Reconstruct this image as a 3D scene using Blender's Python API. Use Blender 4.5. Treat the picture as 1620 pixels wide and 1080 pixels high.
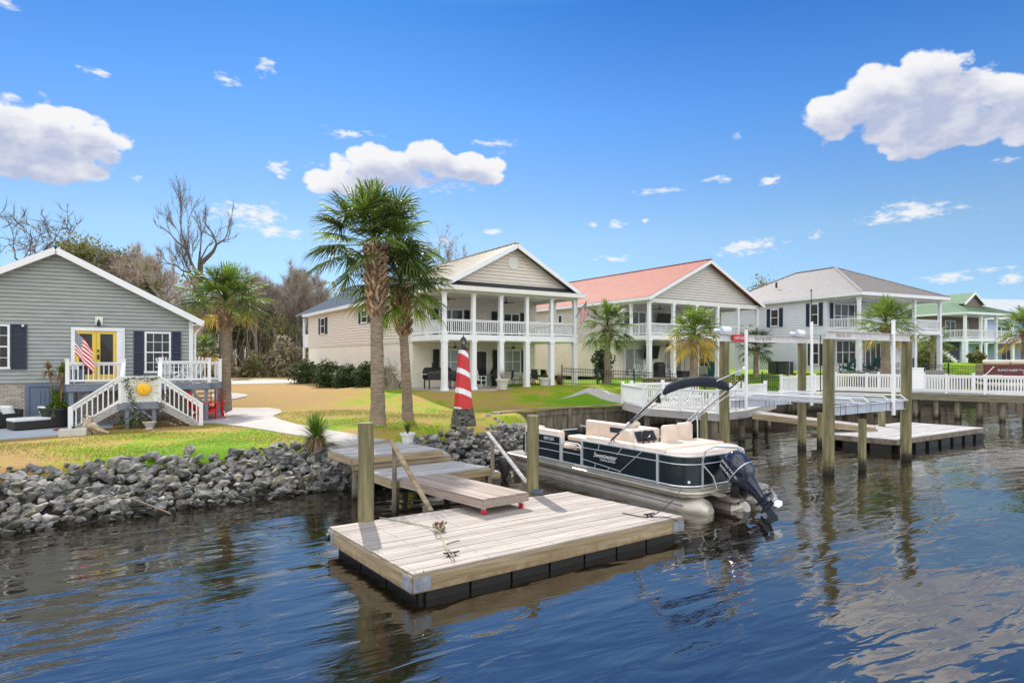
import bpy, bmesh, math, random
import numpy as np
from mathutils import Vector, Matrix
for o in list(bpy.data.objects): bpy.data.objects.remove(o)
S = bpy.context.scene
R = math.radians
# ------------------------------------------------------------------ camera, sky, sun
CZ, HY, FP = 3.42, 567.0, 980.0            # camera height over the water, horizon row, focal length in photo pixels
cam = bpy.data.objects.new('camera', bpy.data.cameras.new('camera')); S.collection.objects.link(cam)
cam.location = (0, 0, CZ); cam.rotation_euler = (R(90), 0, 0)
cam.data.sensor_width = 36; cam.data.lens = FP / 1620 * 36; cam.data.shift_y = (HY - 540) / 1620
cam.data.clip_start = .1; cam.data.clip_end = 6000
S.camera = cam
SUN_EL, SUN_AZ = 46.0, -17.0               # azimuth from +Y towards +X
W = bpy.data.worlds.new('World'); S.world = W; W.use_nodes = True
nt = W.node_tree; N = nt.nodes; L = nt.links; N.clear()
wo = N.new('ShaderNodeOutputWorld'); bg = N.new('ShaderNodeBackground'); L.new(bg.outputs[0], wo.inputs[0])
sky = N.new('ShaderNodeTexSky'); sky.sky_type = 'NISHITA'; sky.sun_disc = False
sky.sun_elevation = R(SUN_EL); sky.sun_rotation = R(SUN_AZ); sky.air_density = 1.0; sky.dust_density = .3; sky.ozone_density = 3.0
bg.inputs[1].default_value = .15
hs = N.new('ShaderNodeHueSaturation'); hs.inputs['Saturation'].default_value = 1.0; hs.inputs['Value'].default_value = 1.0
L.new(sky.outputs[0], hs.inputs['Color'])
tc = N.new('ShaderNodeTexCoord'); sep = N.new('ShaderNodeSeparateXYZ'); L.new(tc.outputs['Generated'], sep.inputs[0])
def M(op, a, b=None, c=None):
    n = N.new('ShaderNodeMath'); n.operation = op
    for i, v in enumerate((a, b, c)):
        if v is None: continue
        if isinstance(v, (int, float)): n.inputs[i].default_value = v
        else: L.new(v, n.inputs[i])
    return n.outputs[0]
az = M('ARCTAN2', sep.outputs[0], sep.outputs[1]); el = M('ARCSINE', sep.outputs[2])
cmb = N.new('ShaderNodeCombineXYZ'); L.new(az, cmb.inputs[0]); L.new(el, cmb.inputs[1])
clouds = [  # centre and half size, in tenths of degrees of azimuth and elevation, as seen from the dock
 (5,208,75,52),(-60,215,60,48),(80,214,60,38),(150,222,52,34),(90,262,90,20),(20,250,90,28),
 (1330,178,62,34),(1400,150,70,45),(1470,120,70,42),(1540,150,60,44),(1600,160,70,52),(1660,190,80,40),(1500,168,90,44),(1440,165,105,60),(1450,225,62,22),(1530,205,90,26),
 (540,290,62,17),(610,262,65,26),(680,252,58,26),(740,264,50,24),(640,285,120,20),
 (441,266,17,13),(552,211,38,8),(784,227,34,6),(395,338,62,18),(434,366,44,10),
 (977,354,14,9),(1050,302,38,5),(1180,390,55,13),(1140,283,20,7),(1218,286,20,7),(1440,335,72,15),(1400,348,44,8),
 (1592,253,24,5),(780,366,18,5),(975,410,26,6),(160,117,24,8),(420,106,17,13),(360,126,22,9),(1168,215,8,8),(1500,440,44,9),(1560,428,40,6),(10,5,20,8),
 (940,355,8,5),(1020,350,7,4),(1600,440,26,7),(1290,372,12,5),(700,380,20,5)]
def blobs(co, lst):
    md = None
    for (px, py, rw, rh) in lst:
        k = (px - 810) / FP; a0 = math.atan(k); e0 = math.atan((HY - py) / FP * math.cos(a0))
        ca = math.cos(a0); ra = rw / FP * ca * ca; re = rh / FP * ca * math.cos(e0) ** 2
        s1 = N.new('ShaderNodeVectorMath'); s1.operation = 'SUBTRACT'; L.new(co, s1.inputs[0]); s1.inputs[1].default_value = (a0, e0, 0)
        s2 = N.new('ShaderNodeVectorMath'); s2.operation = 'MULTIPLY'; L.new(s1.outputs[0], s2.inputs[0]); s2.inputs[1].default_value = (1 / ra, 1 / re, 0)
        s3 = N.new('ShaderNodeVectorMath'); s3.operation = 'LENGTH'; L.new(s2.outputs[0], s3.inputs[0])
        md = s3.outputs['Value'] if md is None else M('SMOOTH_MIN', md, s3.outputs['Value'], .22)
    return md
def wnoise(co, scale, detail, rough, off=0, st=(1, 1.5, 1)):
    mp = N.new('ShaderNodeMapping'); L.new(co, mp.inputs[0]); mp.inputs['Scale'].default_value = st; mp.inputs['Location'].default_value = (off, off, off)
    n = N.new('ShaderNodeTexNoise'); n.inputs['Scale'].default_value = scale; n.inputs['Detail'].default_value = detail; n.inputs['Roughness'].default_value = rough
    L.new(mp.outputs[0], n.inputs[0]); return n.outputs[0]
def dens(co, lst, vor=True):
    nz = M('ADD', M('MULTIPLY', M('SUBTRACT', wnoise(co, 20, 5, .5), .5), 1.0), M('MULTIPLY', M('SUBTRACT', wnoise(co, 80, 5, .62, 3), .5), .55))
    for sc_, am_ in (((30, .62),) if vor else ()):
        vm = N.new('ShaderNodeMapping'); vm.inputs['Scale'].default_value = (1, 1.35, 1); L.new(co, vm.inputs[0]); vn_ = N.new('ShaderNodeTexVoronoi'); vn_.feature = 'F1'; vn_.inputs['Scale'].default_value = sc_; L.new(vm.outputs[0], vn_.inputs['Vector']); nz = M('ADD', nz, M('MULTIPLY', M('SUBTRACT', vn_.outputs['Distance'], .42), am_ * 1.6))
    return M('SUBTRACT', M('SUBTRACT', 1.24, blobs(co, lst)), nz)
co = cmb.outputs[0]; dd = dens(co, clouds[:20])
up = N.new('ShaderNodeVectorMath'); up.operation = 'ADD'; L.new(co, up.inputs[0]); up.inputs[1].default_value = (-.004, .024, 0)
du = dens(up.outputs[0], clouds[:20], False)
def MR(v, a, b, c=0, d=1, sm=True):
    m_ = N.new('ShaderNodeMapRange'); m_.interpolation_type = 'SMOOTHSTEP' if sm else 'LINEAR'; L.new(v, m_.inputs[0])
    for i, x in enumerate((a, b, c, d)): m_.inputs[i + 1].default_value = x
    return m_.outputs[0]
wisp = M('SUBTRACT', M('SUBTRACT', 1.05, blobs(co, clouds[20:])), M('ADD', M('MULTIPLY', M('SUBTRACT', wnoise(co, 55, 7, .6, 11, (1, 2.4, 1)), .5), 4.2), M('MULTIPLY', M('SUBTRACT', wnoise(co, 18, 4, .6, 5, (1, 2, 1)), .5), 1.6)))
cover = M('MAXIMUM', MR(dd, -.04, .26), M('MULTIPLY', MR(wisp, -.1, 1.2), .9))
thick = MR(du, -.15, .75, 0, 1)                       # much cloud between this point and the light: grey-blue
shd = M('MULTIPLY', thick, MR(wnoise(co, 26, 5, .55, 7), .3, .6, .55, 1.0))
cm = N.new('ShaderNodeMixRGB'); L.new(shd, cm.inputs[0]); cm.inputs[1].default_value = (3.75, 3.72, 3.75, 1); cm.inputs[2].default_value = (1.95, 2.15, 2.85, 1)
ramp = N.new('ShaderNodeValToRGB'); L.new(M('DIVIDE', el, 1.57), ramp.inputs[0]); ramp.color_ramp.interpolation = 'LINEAR'
E_ = ramp.color_ramp.elements; E_[0].position = 0; E_[0].color = (.30, .40, .56, 1); E_[1].position = .12; E_[1].color = (.38, .44, .47, 1)
for p_, c_ in ((.235, (.20, .375, .55)), (.33, (.085, .26, .48)), (.375, (.42, .54, .70)), (.5, (.8, .83, .86))): e_ = E_.new(p_); e_.color = (*c_, 1)
gm = N.new('ShaderNodeMixRGB'); gm.blend_type = 'MULTIPLY'; gm.inputs[0].default_value = 1; L.new(hs.outputs[0], gm.inputs[1]); L.new(ramp.outputs[0], gm.inputs[2])
mx = N.new('ShaderNodeMixRGB'); L.new(M('MULTIPLY', cover, .97), mx.inputs[0]); L.new(gm.outputs[0], mx.inputs[1]); L.new(cm.outputs[0], mx.inputs[2])
# bright unseen clouds added behind the viewer and overhead to fill the shaded facades
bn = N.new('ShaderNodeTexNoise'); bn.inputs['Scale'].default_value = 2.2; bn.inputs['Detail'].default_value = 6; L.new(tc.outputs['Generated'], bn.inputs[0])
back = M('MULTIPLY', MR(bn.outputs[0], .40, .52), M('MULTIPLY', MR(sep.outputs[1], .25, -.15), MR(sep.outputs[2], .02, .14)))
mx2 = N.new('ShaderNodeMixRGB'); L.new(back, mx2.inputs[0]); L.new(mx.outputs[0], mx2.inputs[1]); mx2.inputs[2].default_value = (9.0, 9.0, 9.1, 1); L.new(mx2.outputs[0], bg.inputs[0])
sl = bpy.data.lights.new('sun', 'SUN'); sl.energy = 3.1; sl.angle = R(.5); sl.color = (1, .955, .88)
so = bpy.data.objects.new('sun', sl); S.collection.objects.link(so)
sd = Vector((math.sin(R(SUN_AZ)) * math.cos(R(SUN_EL)), math.cos(R(SUN_AZ)) * math.cos(R(SUN_EL)), math.sin(R(SUN_EL))))
so.rotation_euler = sd.to_track_quat('Z', 'Y').to_euler()
S.view_settings.view_transform = 'Standard'; S.view_settings.look = 'None'; S.view_settings.exposure = .76; S.view_settings.gamma = 1
S.render.engine = 'CYCLES'; S.cycles.max_bounces = 6; S.cycles.transparent_max_bounces = 6

# ------------------------------------------------------------------ helpers
COL = S.collection
rng = random.Random(7)
def at(px, py, z):
    Y = FP * (CZ - z) / (py - HY); return Vector(((px - 810) / FP * Y, Y, z))
def atY(px, py, Y): return Vector(((px - 810) / FP * Y, Y, CZ + (HY - py) * Y / FP))
class MB:
    def __init__(s): s.v = []; s.f = []; s.m = []; s.mi = 0; s.sm = False; s.uv = None
    def face(s, pts):
        b = len(s.v); s.v += [tuple(p) for p in pts]; s.f.append(tuple(range(b, b + len(pts)))); s.m.append(s.mi)
    def grid(s, rows, closed=False):
        b = len(s.v); n = len(rows[0])
        for r in rows: s.v += [tuple(p) for p in r]
        for i in range(len(rows) - 1):
            for j in range(n if closed else n - 1):
                k = (j + 1) % n
                s.f.append((b + i * n + j, b + i * n + k, b + (i + 1) * n + k, b + (i + 1) * n + j)); s.m.append(s.mi)
    def ori(s, c, e, ax):   # oriented box: centre, half extents, three axes
        c = Vector(c); X, Y, Z = [Vector(a) * h for a, h in zip(ax, e)]
        p = [c + sx * X + sy * Y + sz * Z for sz in (-1, 1) for sy in (-1, 1) for sx in (-1, 1)]
        b = len(s.v); s.v += [tuple(q) for q in p]
        for f in ((0, 2, 3, 1), (4, 5, 7, 6), (0, 1, 5, 4), (2, 6, 7, 3), (0, 4, 6, 2), (1, 3, 7, 5)):
            s.f.append(tuple(b + i for i in f)); s.m.append(s.mi)
    def box(s, c, d, rz=0):
        cs, sn = math.cos(rz), math.sin(rz)
        s.ori(c, (d[0] / 2, d[1] / 2, d[2] / 2), ((cs, sn, 0), (-sn, cs, 0), (0, 0, 1)))
    def b2(s, x0, x1, y0, y1, z0, z1): s.box(((x0 + x1) / 2, (y0 + y1) / 2, (z0 + z1) / 2), (abs(x1 - x0), abs(y1 - y0), abs(z1 - z0)))
    def bar(s, p0, p1, w, h, up=(0, 0, 1)):
        p0 = Vector(p0); p1 = Vector(p1); d = p1 - p0
        if d.length < 1e-6: return
        dn = d.normalized(); u = Vector(up)
        if abs(dn.dot(u)) > .98: u = Vector((0, 1, 0))
        sd = dn.cross(u).normalized(); uu = sd.cross(dn)
        s.ori((p0 + p1) / 2, (d.length / 2, w / 2, h / 2), (dn, sd, uu))
    def tube(s, pts, rad, n=8, cap=True, sq=1.0):
        pts = [Vector(p) for p in pts]
        if isinstance(rad, (int, float)): rad = [rad] * len(pts)
        rows = []; ref = None
        for i, p in enumerate(pts):
            d = (pts[min(i + 1, len(pts) - 1)] - pts[max(i - 1, 0)]).normalized()
            if ref is None: ref = Vector((0, 0, 1)) if abs(d.z) < .9 else Vector((1, 0, 0))
            a = d.cross(ref).normalized(); b = a.cross(d).normalized(); ref = b
            rows.append([p + (a * math.cos(t) + b * math.sin(t) * sq) * rad[i] for t in [2 * math.pi * j / n for j in range(n)]])
        s.grid(rows, True)
        if cap: s.face(rows[0][::-1]); s.face(rows[-1])
    def lathe(s, c, prof, n=16, sx=1, sy=1):
        c = Vector(c)
        rows = [[c + Vector((r * math.cos(2 * math.pi * j / n) * sx, r * math.sin(2 * math.pi * j / n) * sy, z)) for j in range(n)] for r, z in prof]
        s.grid(rows, True); s.face(rows[0][::-1]); s.face(rows[-1])
    def prism(s, poly, z0, z1):
        n = len(poly)
        s.face([(p[0], p[1], z1) for p in poly]); s.face([(p[0], p[1], z0) for p in poly][::-1])
        for i in range(n):
            a, b = poly[i], poly[(i + 1) % n]; s.face([(a[0], a[1], z0), (b[0], b[1], z0), (b[0], b[1], z1), (a[0], a[1], z1)])
    def slab(s, poly3, t):   # extruded 3d polygon, thickness downwards
        lo = [(p[0], p[1], p[2] - t) for p in poly3]; n = len(poly3)
        s.face(poly3); s.face(lo[::-1])
        for i in range(n): j = (i + 1) % n; s.face([lo[i], lo[j], poly3[j], poly3[i]])
    def ell(s, c, r, n=12, m=8, p=1.0, rot=None):   # (super)ellipsoid
        rows = []; c = Vector(c)
        sg = lambda v: math.copysign(abs(v) ** p, v)
        for i in range(m + 1):
            t = -math.pi / 2 + math.pi * i / m; ct, st = sg(math.cos(t)), sg(math.sin(t))
            row = []
            for j in range(n):
                a = 2 * math.pi * j / n; q = Vector((r[0] * ct * sg(math.cos(a)), r[1] * ct * sg(math.sin(a)), r[2] * st))
                if rot: q = rot @ q
                row.append(c + q)
            rows.append(row)
        s.grid(rows, True)
    def cut(s): s.cuts = getattr(s, 'cuts', [(0, 0)]) + [(len(s.v), len(s.f))]
    def split(s, name, mat, parent=None, **k):   # one object for each piece marked with cut()
        for (v0, f0), (v1, f1) in zip(s.cuts[:-1], s.cuts[1:]):
            m = MB(); m.v = s.v[v0:v1]; m.f = [tuple(i - v0 for i in f) for f in s.f[f0:f1]]; m.m = s.m[f0:f1]; m.build(name, mat, parent, **k)
    def build(s, name, mat, parent=None, label=None, smooth=False, bevel=0, angle=None):
        me = bpy.data.meshes.new(name); me.from_pydata(s.v, [], s.f)
        mats = mat if isinstance(mat, (list, tuple)) else [mat]
        for m_ in mats: me.materials.append(m_)
        me.polygons.foreach_set('material_index', [min(i, len(mats) - 1) for i in s.m])
        if smooth: me.polygons.foreach_set('use_smooth', [True] * len(s.f))
        me.validate(); me.update()
        if smooth or bevel:
            bm = bmesh.new(); bm.from_mesh(me); bmesh.ops.remove_doubles(bm, verts=bm.verts, dist=1e-4)
            if smooth:
                for e in bm.edges:
                    if len(e.link_faces) == 2 and e.calc_face_angle(0) > R(angle or 42): e.smooth = False
            bm.to_mesh(me); bm.free()
        o = bpy.data.objects.new(name, me); COL.objects.link(o)
        if parent: o.parent = parent
        if label: o['label'] = label
        if bevel:
            b = o.modifiers.new('bevel', 'BEVEL'); b.width = bevel; b.segments = 2; b.limit_method = 'ANGLE'
        return o
def tag(o, label, cat, group=None, kind=None):
    o['label'] = label; o['category'] = cat
    if group: o['group'] = group
    if kind: o['kind'] = kind
    return o
def T(name, label, cat, loc=(0, 0, 0), rz=0, group=None):
    o = bpy.data.objects.new(name, None); COL.objects.link(o); o.empty_display_size = .2
    o.location = loc; o.rotation_euler = (0, 0, rz); return tag(o, label, cat, group)
def dup(root, loc, rz, label, group=None, scale=None):
    def cp(o, par):
        c = o.copy(); COL.objects.link(c); c.parent = par
        for ch in o.children: cp(ch, c)
        return c
    r = cp(root, None); r.location = loc; r.rotation_euler = (0, 0, rz); r['label'] = label
    if group: r['group'] = group
    if scale is not None: r.scale = (scale,) * 3 if isinstance(scale, (int, float)) else scale
    return r
def structure(o): o['kind'] = 'structure'; return o
class Fr:   # a local frame: origin, yaw; converts photo rows/columns on its own planes to local metres
    def __init__(s, X, Y, z, yaw): s.X, s.Y, s.z, s.a = X, Y, z, yaw; s.c, s.s = math.cos(yaw), math.sin(yaw)
    def w(s, x, y, z=0): return Vector((s.X + s.c * x - s.s * y, s.Y + s.s * x + s.c * y, s.z + z))
    def sx(s, px, y): k = (px - 810) / FP; return (k * (s.Y + s.c * y) - s.X + s.s * y) / (s.c - k * s.s)
    def ty(s, px, x): k = (px - 810) / FP; return (s.X + s.c * x - k * (s.Y + s.s * x)) / (k * s.c + s.s)
    def zz(s, py, x, y): return CZ + (HY - py) * s.w(x, y).y / FP - s.z

# ------------------------------------------------------------------ materials
def mat(name, col, rough=.6, var=.12, scale=3.0, bump=0.0, bscale=None, metal=0, col2=None, spec=None, stretch=(1, 1, 1), detail=6, coat=0, w2=(.35, .65), rot=0):
    m = bpy.data.materials.new(name); m.use_nodes = True; t = m.node_tree; p = t.nodes['Principled BSDF']
    p.inputs['Roughness'].default_value = rough; p.inputs['Metallic'].default_value = metal
    if spec is not None: p.inputs['Specular IOR Level'].default_value = spec
    if coat: p.inputs['Coat Weight'].default_value = coat
    c = t.nodes.new('ShaderNodeTexCoord'); mp = t.nodes.new('ShaderNodeMapping'); mp.inputs['Scale'].default_value = stretch
    m0 = t.nodes.new('ShaderNodeMapping'); m0.inputs['Rotation'].default_value = (0, 0, -rot); t.links.new(c.outputs['Object'], m0.inputs[0]); t.links.new(m0.outputs[0], mp.inputs[0])
    n = t.nodes.new('ShaderNodeTexNoise'); n.inputs['Scale'].default_value = scale; n.inputs['Detail'].default_value = detail; n.inputs['Roughness'].default_value = .6
    t.links.new(mp.outputs[0], n.inputs[0])
    r = t.nodes.new('ShaderNodeValToRGB'); r.color_ramp.elements[0].position = w2[0]; r.color_ramp.elements[1].position = w2[1]
    a = col; b = col2 or col
    if col2 is None:
        a = tuple(x * (1 - var) for x in col); b = tuple(min(1, x * (1 + var)) for x in col)
    r.color_ramp.elements[0].color = (*a, 1); r.color_ramp.elements[1].color = (*b, 1)
    t.links.new(n.outputs[0], r.inputs[0]); t.links.new(r.outputs[0], p.inputs['Base Color'])
    if bump:
        n2 = t.nodes.new('ShaderNodeTexNoise'); n2.inputs['Scale'].default_value = bscale or scale * 4; n2.inputs['Detail'].default_value = 5
        t.links.new(mp.outputs[0], n2.inputs[0])
        bn = t.nodes.new('ShaderNodeBump'); bn.inputs['Strength'].default_value = .6; bn.inputs['Distance'].default_value = bump
        t.links.new(n2.outputs[0], bn.inputs['Height']); t.links.new(bn.outputs[0], p.inputs['Normal'])
    return m
def nodes(m): return m.node_tree, m.node_tree.nodes, m.node_tree.links, m.node_tree.nodes['Principled BSDF']
def multi_noise(m, scale, amt, stretch=(1, 1, 1)):   # multiply base colour by a second, larger wear pattern
    t, n, l, p = nodes(m); src = p.inputs['Base Color'].links[0].from_socket
    c = n.new('ShaderNodeTexCoord'); mp = n.new('ShaderNodeMapping'); mp.inputs['Scale'].default_value = stretch; l.new(c.outputs['Object'], mp.inputs[0])
    z = n.new('ShaderNodeTexNoise'); z.inputs['Scale'].default_value = scale; z.inputs['Detail'].default_value = 4; l.new(mp.outputs[0], z.inputs[0])
    mr_ = n.new('ShaderNodeMapRange'); mr_.inputs[1].default_value = .3; mr_.inputs[2].default_value = .7; mr_.inputs[3].default_value = 1 - amt; mr_.inputs[4].default_value = 1 + amt
    l.new(z.outputs[0], mr_.inputs[0]); mm = n.new('ShaderNodeVectorMath'); mm.operation = 'SCALE'; l.new(src, mm.inputs[0]); l.new(mr_.outputs[0], mm.inputs['Scale'])
    l.new(mm.outputs[0], p.inputs['Base Color']); return m
def per_object(m, amt=.25, island=False):
    t, n, l, p = nodes(m); src = p.inputs['Base Color'].links[0].from_socket
    if island: g = n.new('ShaderNodeNewGeometry'); rs = g.outputs['Random Per Island']
    else: g = n.new('ShaderNodeObjectInfo'); rs = g.outputs['Random']
    mr_ = n.new('ShaderNodeMapRange'); mr_.inputs[3].default_value = 1 - amt; mr_.inputs[4].default_value = 1 + amt; l.new(rs, mr_.inputs[0])
    mm = n.new('ShaderNodeVectorMath'); mm.operation = 'SCALE'; l.new(src, mm.inputs[0]); l.new(mr_.outputs[0], mm.inputs['Scale']); l.new(mm.outputs[0], p.inputs['Base Color']); return m
def leafy(m, tr=.35):
    t, n, l, p = nodes(m); out = n['Material Output']; ts = n.new('ShaderNodeBsdfTranslucent'); ms = n.new('ShaderNodeMixShader'); ms.inputs[0].default_value = tr
    src = p.inputs['Base Color'].links[0].from_socket; l.new(src, ts.inputs[0]); l.new(p.outputs[0], ms.inputs[1]); l.new(ts.outputs[0], ms.inputs[2]); l.new(ms.outputs[0], out.inputs[0]); return m
white = mat('white_paint', (.78, .79, .80), .45, .03, 2)
white2 = mat('white_vinyl', (.82, .82, .80), .4, .03, 2)
trim = mat('cream_trim', (.74, .72, .66), .5, .04, 2)
sid_grey = per_object(mat('grey_siding', (.325, .35, .335), .7, .10, 1.6, stretch=(1, 1, 6)), .0)
sid_cream = mat('cream_siding', (.70, .63, .54), .65, .06, 2, stretch=(1, 1, 5))
sid_taupe = mat('taupe_siding', (.60, .56, .51), .65, .06, 2, stretch=(1, 1, 5))
sid_white = mat('white_siding', (.72, .73, .76), .6, .03, 2)
sid_brown = mat('brown_siding', (.20, .15, .12), .7, .1, 2)
sid_blue = mat('pale_blue_siding', (.42, .52, .70), .7, .04, 2)
stucco = multi_noise(mat('stucco', (.76, .70, .59), .9, .07, 5, bump=.02, bscale=25), .8, .05)
brick = mat('brick', (.36, .31, .26), .9, .2, 6, bump=.01)
def _brick():
    t, n, l, p = nodes(brick); c = n.new('ShaderNodeTexCoord'); mp = n.new('ShaderNodeMapping'); mp.inputs['Rotation'].default_value = (R(90), 0, 0)
    b = n.new('ShaderNodeTexBrick'); b.inputs['Scale'].default_value = 1; b.inputs['Brick Width'].default_value = .22; b.inputs['Row Height'].default_value = .08; b.inputs['Mortar Size'].default_value = .008
    b.inputs['Color1'].default_value = (.42, .36, .29, 1); b.inputs['Color2'].default_value = (.24, .19, .16, 1); b.inputs['Mortar'].default_value = (.5, .47, .42, 1)
    l.new(c.outputs['Object'], mp.inputs[0]); l.new(mp.outputs[0], b.inputs[0]); l.new(b.outputs[0], p.inputs['Base Color'])
_brick()
navy = mat('navy_shutter', (.022, .035, .062), .5, .1, 3)
dark = mat('dark_paint', (.018, .022, .024), .5, .15, 3)
yellow = mat('yellow_paint', (.75, .52, .06), .5, .05, 3)
glass = mat('window_glass', (.045, .042, .038), .08, .3, .8, spec=.45)
glass_w = mat('window_blind_glass', (.30, .30, .27), .1, .12, 1.2, spec=.9)
roof_shingle = mat('dark_shingle', (.03, .033, .036), .9, .3, 12)
roof_slate = mat('slate_roof', (.17, .20, .25), .55, .08, 4)
roof_tan = mat('tan_metal_roof', (.46, .41, .33), .4, .06, 2, metal=.0)
roof_red = mat('red_metal_roof', (.40, .155, .11), .6, .07, 1.5, spec=.2)
roof_grey = mat('grey_metal_roof', (.30, .27, .25), .45, .05, 2)
roof_green = mat('green_metal_roof', (.17, .25, .15), .5, .05, 2, spec=.3)
roof_silver = mat('silver_metal_roof', (.50, .52, .52), .4, .05, 2)
concrete = multi_noise(mat('concrete', (.40, .37, .335), .85, .07, 3, bump=.004, bscale=60), .5, .08)
slabm = multi_noise(mat('patio_concrete', (.36, .40, .44), .85, .06, 3), .5, .08)
plate_m = multi_noise(mat('aged_galvanised', (.24, .26, .30), .6, .15, 5, metal=.2), 9, .25)
black_m = mat('black_metal', (.012, .012, .013), .4, .1, 5)
alu = multi_noise(mat('brushed_aluminium', (.46, .42, .35), .42, .07, 3, metal=.75, stretch=(.6, 3, 3)), 2.5, .14)
chrome = mat('stainless_steel', (.75, .75, .75), .14, .03, 4, metal=1)
lift_m = multi_noise(mat('galvanised_steel', (.50, .54, .60), .5, .10, 2.5, metal=.25), 6, .1, (1, 1, .3))
beam_m = multi_noise(mat('painted_steel_beam', (.62, .60, .59), .5, .06, 2.5), 5, .08)
navy_boat = mat('navy_gelcoat', (.006, .015, .020), .28, .1, 2, coat=.15)
silver_p = mat('silver_rail', (.66, .69, .70), .3, .04, 4, metal=.5)
vinyl = multi_noise(mat('beige_vinyl', (.66, .54, .44), .42, .05, 4, bump=.004, bscale=14), 3, .05)
vinyl2 = mat('tan_vinyl', (.50, .40, .31), .45, .05, 4)
carpet = mat('marine_carpet', (.30, .27, .23), .95, .1, 10)
canvas = mat('navy_canvas', (.010, .016, .028), .85, .25, 6, bump=.02, bscale=7)
motor_m = mat('dark_blue_motor', (.008, .014, .034), .22, .1, 3, coat=.5)
red_p = mat('red_paint', (.55, .03, .03), .5, .06, 4)
red_pl = mat('red_plastic', (.70, .015, .02), .4, .05, 4)
wicker = mat('dark_wicker', (.03, .027, .025), .8, .4, 30, bump=.01, bscale=60)
cushion = mat('white_cushion', (.68, .72, .72), .8, .04, 5)
wick_col = mat('pot_black', (.02, .018, .018), .5, .2, 5)
pot_w = mat('pot_stone', (.55, .53, .48), .8, .08, 6)
wood_new = dict(a=(.56, .45, .34), b=(.40, .32, .25))
def woodmat(name, a, b, scale=2.0, st=(.7, 14, 14), isl=.13, bump=.003, rot=R(33.8)):
    m = mat(name, a, .8, .1, scale, col2=b, stretch=st, bump=bump, bscale=scale * 3, rot=rot); return per_object(m, isl, True)
deck_w = woodmat('dock_boards', (.26, .22, .185), (.42, .37, .32), 1.6, isl=.16)
fascia_w = woodmat('weathered_fascia', (.21, .15, .075), (.38, .30, .19), 1.2, (.8, .8, 13), .1)
grey_w = woodmat('grey_weathered_boards', (.27, .25, .235), (.45, .43, .41), 1.6)
ramp_w = woodmat('ramp_boards', (.25, .19, .15), (.36, .29, .24), 1.8, rot=R(-46))
old_w = woodmat('old_dark_boards', (.10, .085, .06), (.24, .20, .14), 1.5, (3, 3, 1))
pile_w = multi_noise(mat('treated_piling', (.11, .105, .045), .85, .1, 2.2, col2=(.26, .22, .115), stretch=(5, 5, .5), bump=.012, bscale=6), 1.2, .3, (2, 2, .35))
def wetband(m, z0=.0, z1=.45, col=(.018, .015, .010), space='Position'):   # wet, algae-dark base of what stands in the river: a stain with its own edge
    t, n, l, p = nodes(m); src = p.inputs['Base Color'].links[0].from_socket
    g = n.new('ShaderNodeNewGeometry'); sx = n.new('ShaderNodeSeparateXYZ'); l.new(g.outputs['Position'], sx.inputs[0])
    z = n.new('ShaderNodeTexNoise'); z.inputs['Scale'].default_value = 6; l.new(g.outputs['Position'], z.inputs[0])
    a = n.new('ShaderNodeMath'); a.operation = 'MULTIPLY_ADD'; l.new(z.outputs[0], a.inputs[0]); a.inputs[1].default_value = .35; l.new(sx.outputs[2], a.inputs[2])
    r_ = n.new('ShaderNodeMapRange'); r_.inputs[1].default_value = z0 + .17; r_.inputs[2].default_value = z1 + .17; l.new(a.outputs[0], r_.inputs[0])
    mm = n.new('ShaderNodeMixRGB'); l.new(r_.outputs[0], mm.inputs[0]); mm.inputs[1].default_value = (*col, 1); l.new(src, mm.inputs[2]); l.new(mm.outputs[0], p.inputs['Base Color']); return m
wetband(pile_w, .12, .42); wetband(old_w, .0, .3); wetband(fascia_w, .02, .24, (.16, .08, .015))
float_m = mat('black_dock_float', (.007, .0065, .006), .5, .3, 3)
rock_m = mat('rock', (.055, .06, .065), .85, .2, 2.2, col2=(.30, .29, .24), bump=.03, bscale=6)
pier_w = woodmat('pier_boards', (.12, .11, .07), (.24, .22, .14), 1.2, (.8, .8, 13), .1)
def _rock():
    t, n, l, p = nodes(rock_m); src = p.inputs['Base Color'].links[0].from_socket; g = n.new('ShaderNodeObjectInfo'); r_ = n.new('ShaderNodeValToRGB'); e = r_.color_ramp.elements
    e[0].position = 0; e[0].color = (.48, .50, .48, 1); e[1].position = 1; e[1].color = (1.0, 1.0, .98, 1); k = e.new(.35); k.color = (.80, .82, .76, 1); k = e.new(.6); k.color = (1.0, .88, .68, 1); k = e.new(.85); k.color = (1.0, .97, .9, 1)
    wn_ = n.new('ShaderNodeTexWhiteNoise'); wn_.noise_dimensions = '1D'; l.new(g.outputs['Random'], wn_.inputs['W']); l.new(wn_.outputs['Value'], r_.inputs[0]); mm = n.new('ShaderNodeMixRGB'); mm.blend_type = 'MULTIPLY'; mm.inputs[0].default_value = 1; l.new(src, mm.inputs[1]); l.new(r_.outputs[0], mm.inputs[2]); l.new(mm.outputs[0], p.inputs['Base Color']); per_object(rock_m, .5)
_rock(); wetband(rock_m, .06, .36, (.018, .018, .010))
rock_s = mat('rock_small', (.06, .065, .07), .85, .2, 2.2, col2=(.29, .27, .24), bump=.02, bscale=8); per_object(rock_s, .4, True); wetband(rock_s, .02, .2, (.02, .018, .014))
rope_m = mat('rope', (.35, .32, .22), .9, .2, 30)
bark = mat('bark', (.14, .115, .09), .95, .3, 4, col2=(.30, .26, .21), stretch=(3, 3, .6), bump=.03, bscale=9)
twig = per_object(mat('twigs', (.24, .20, .165), .95, .2, 2, col2=(.42, .36, .31)), .25)
moss = leafy(per_object(mat('spanish_moss', (.30, .25, .19), .95, .2, .6, col2=(.50, .40, .29)), .25, True), .4)
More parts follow.
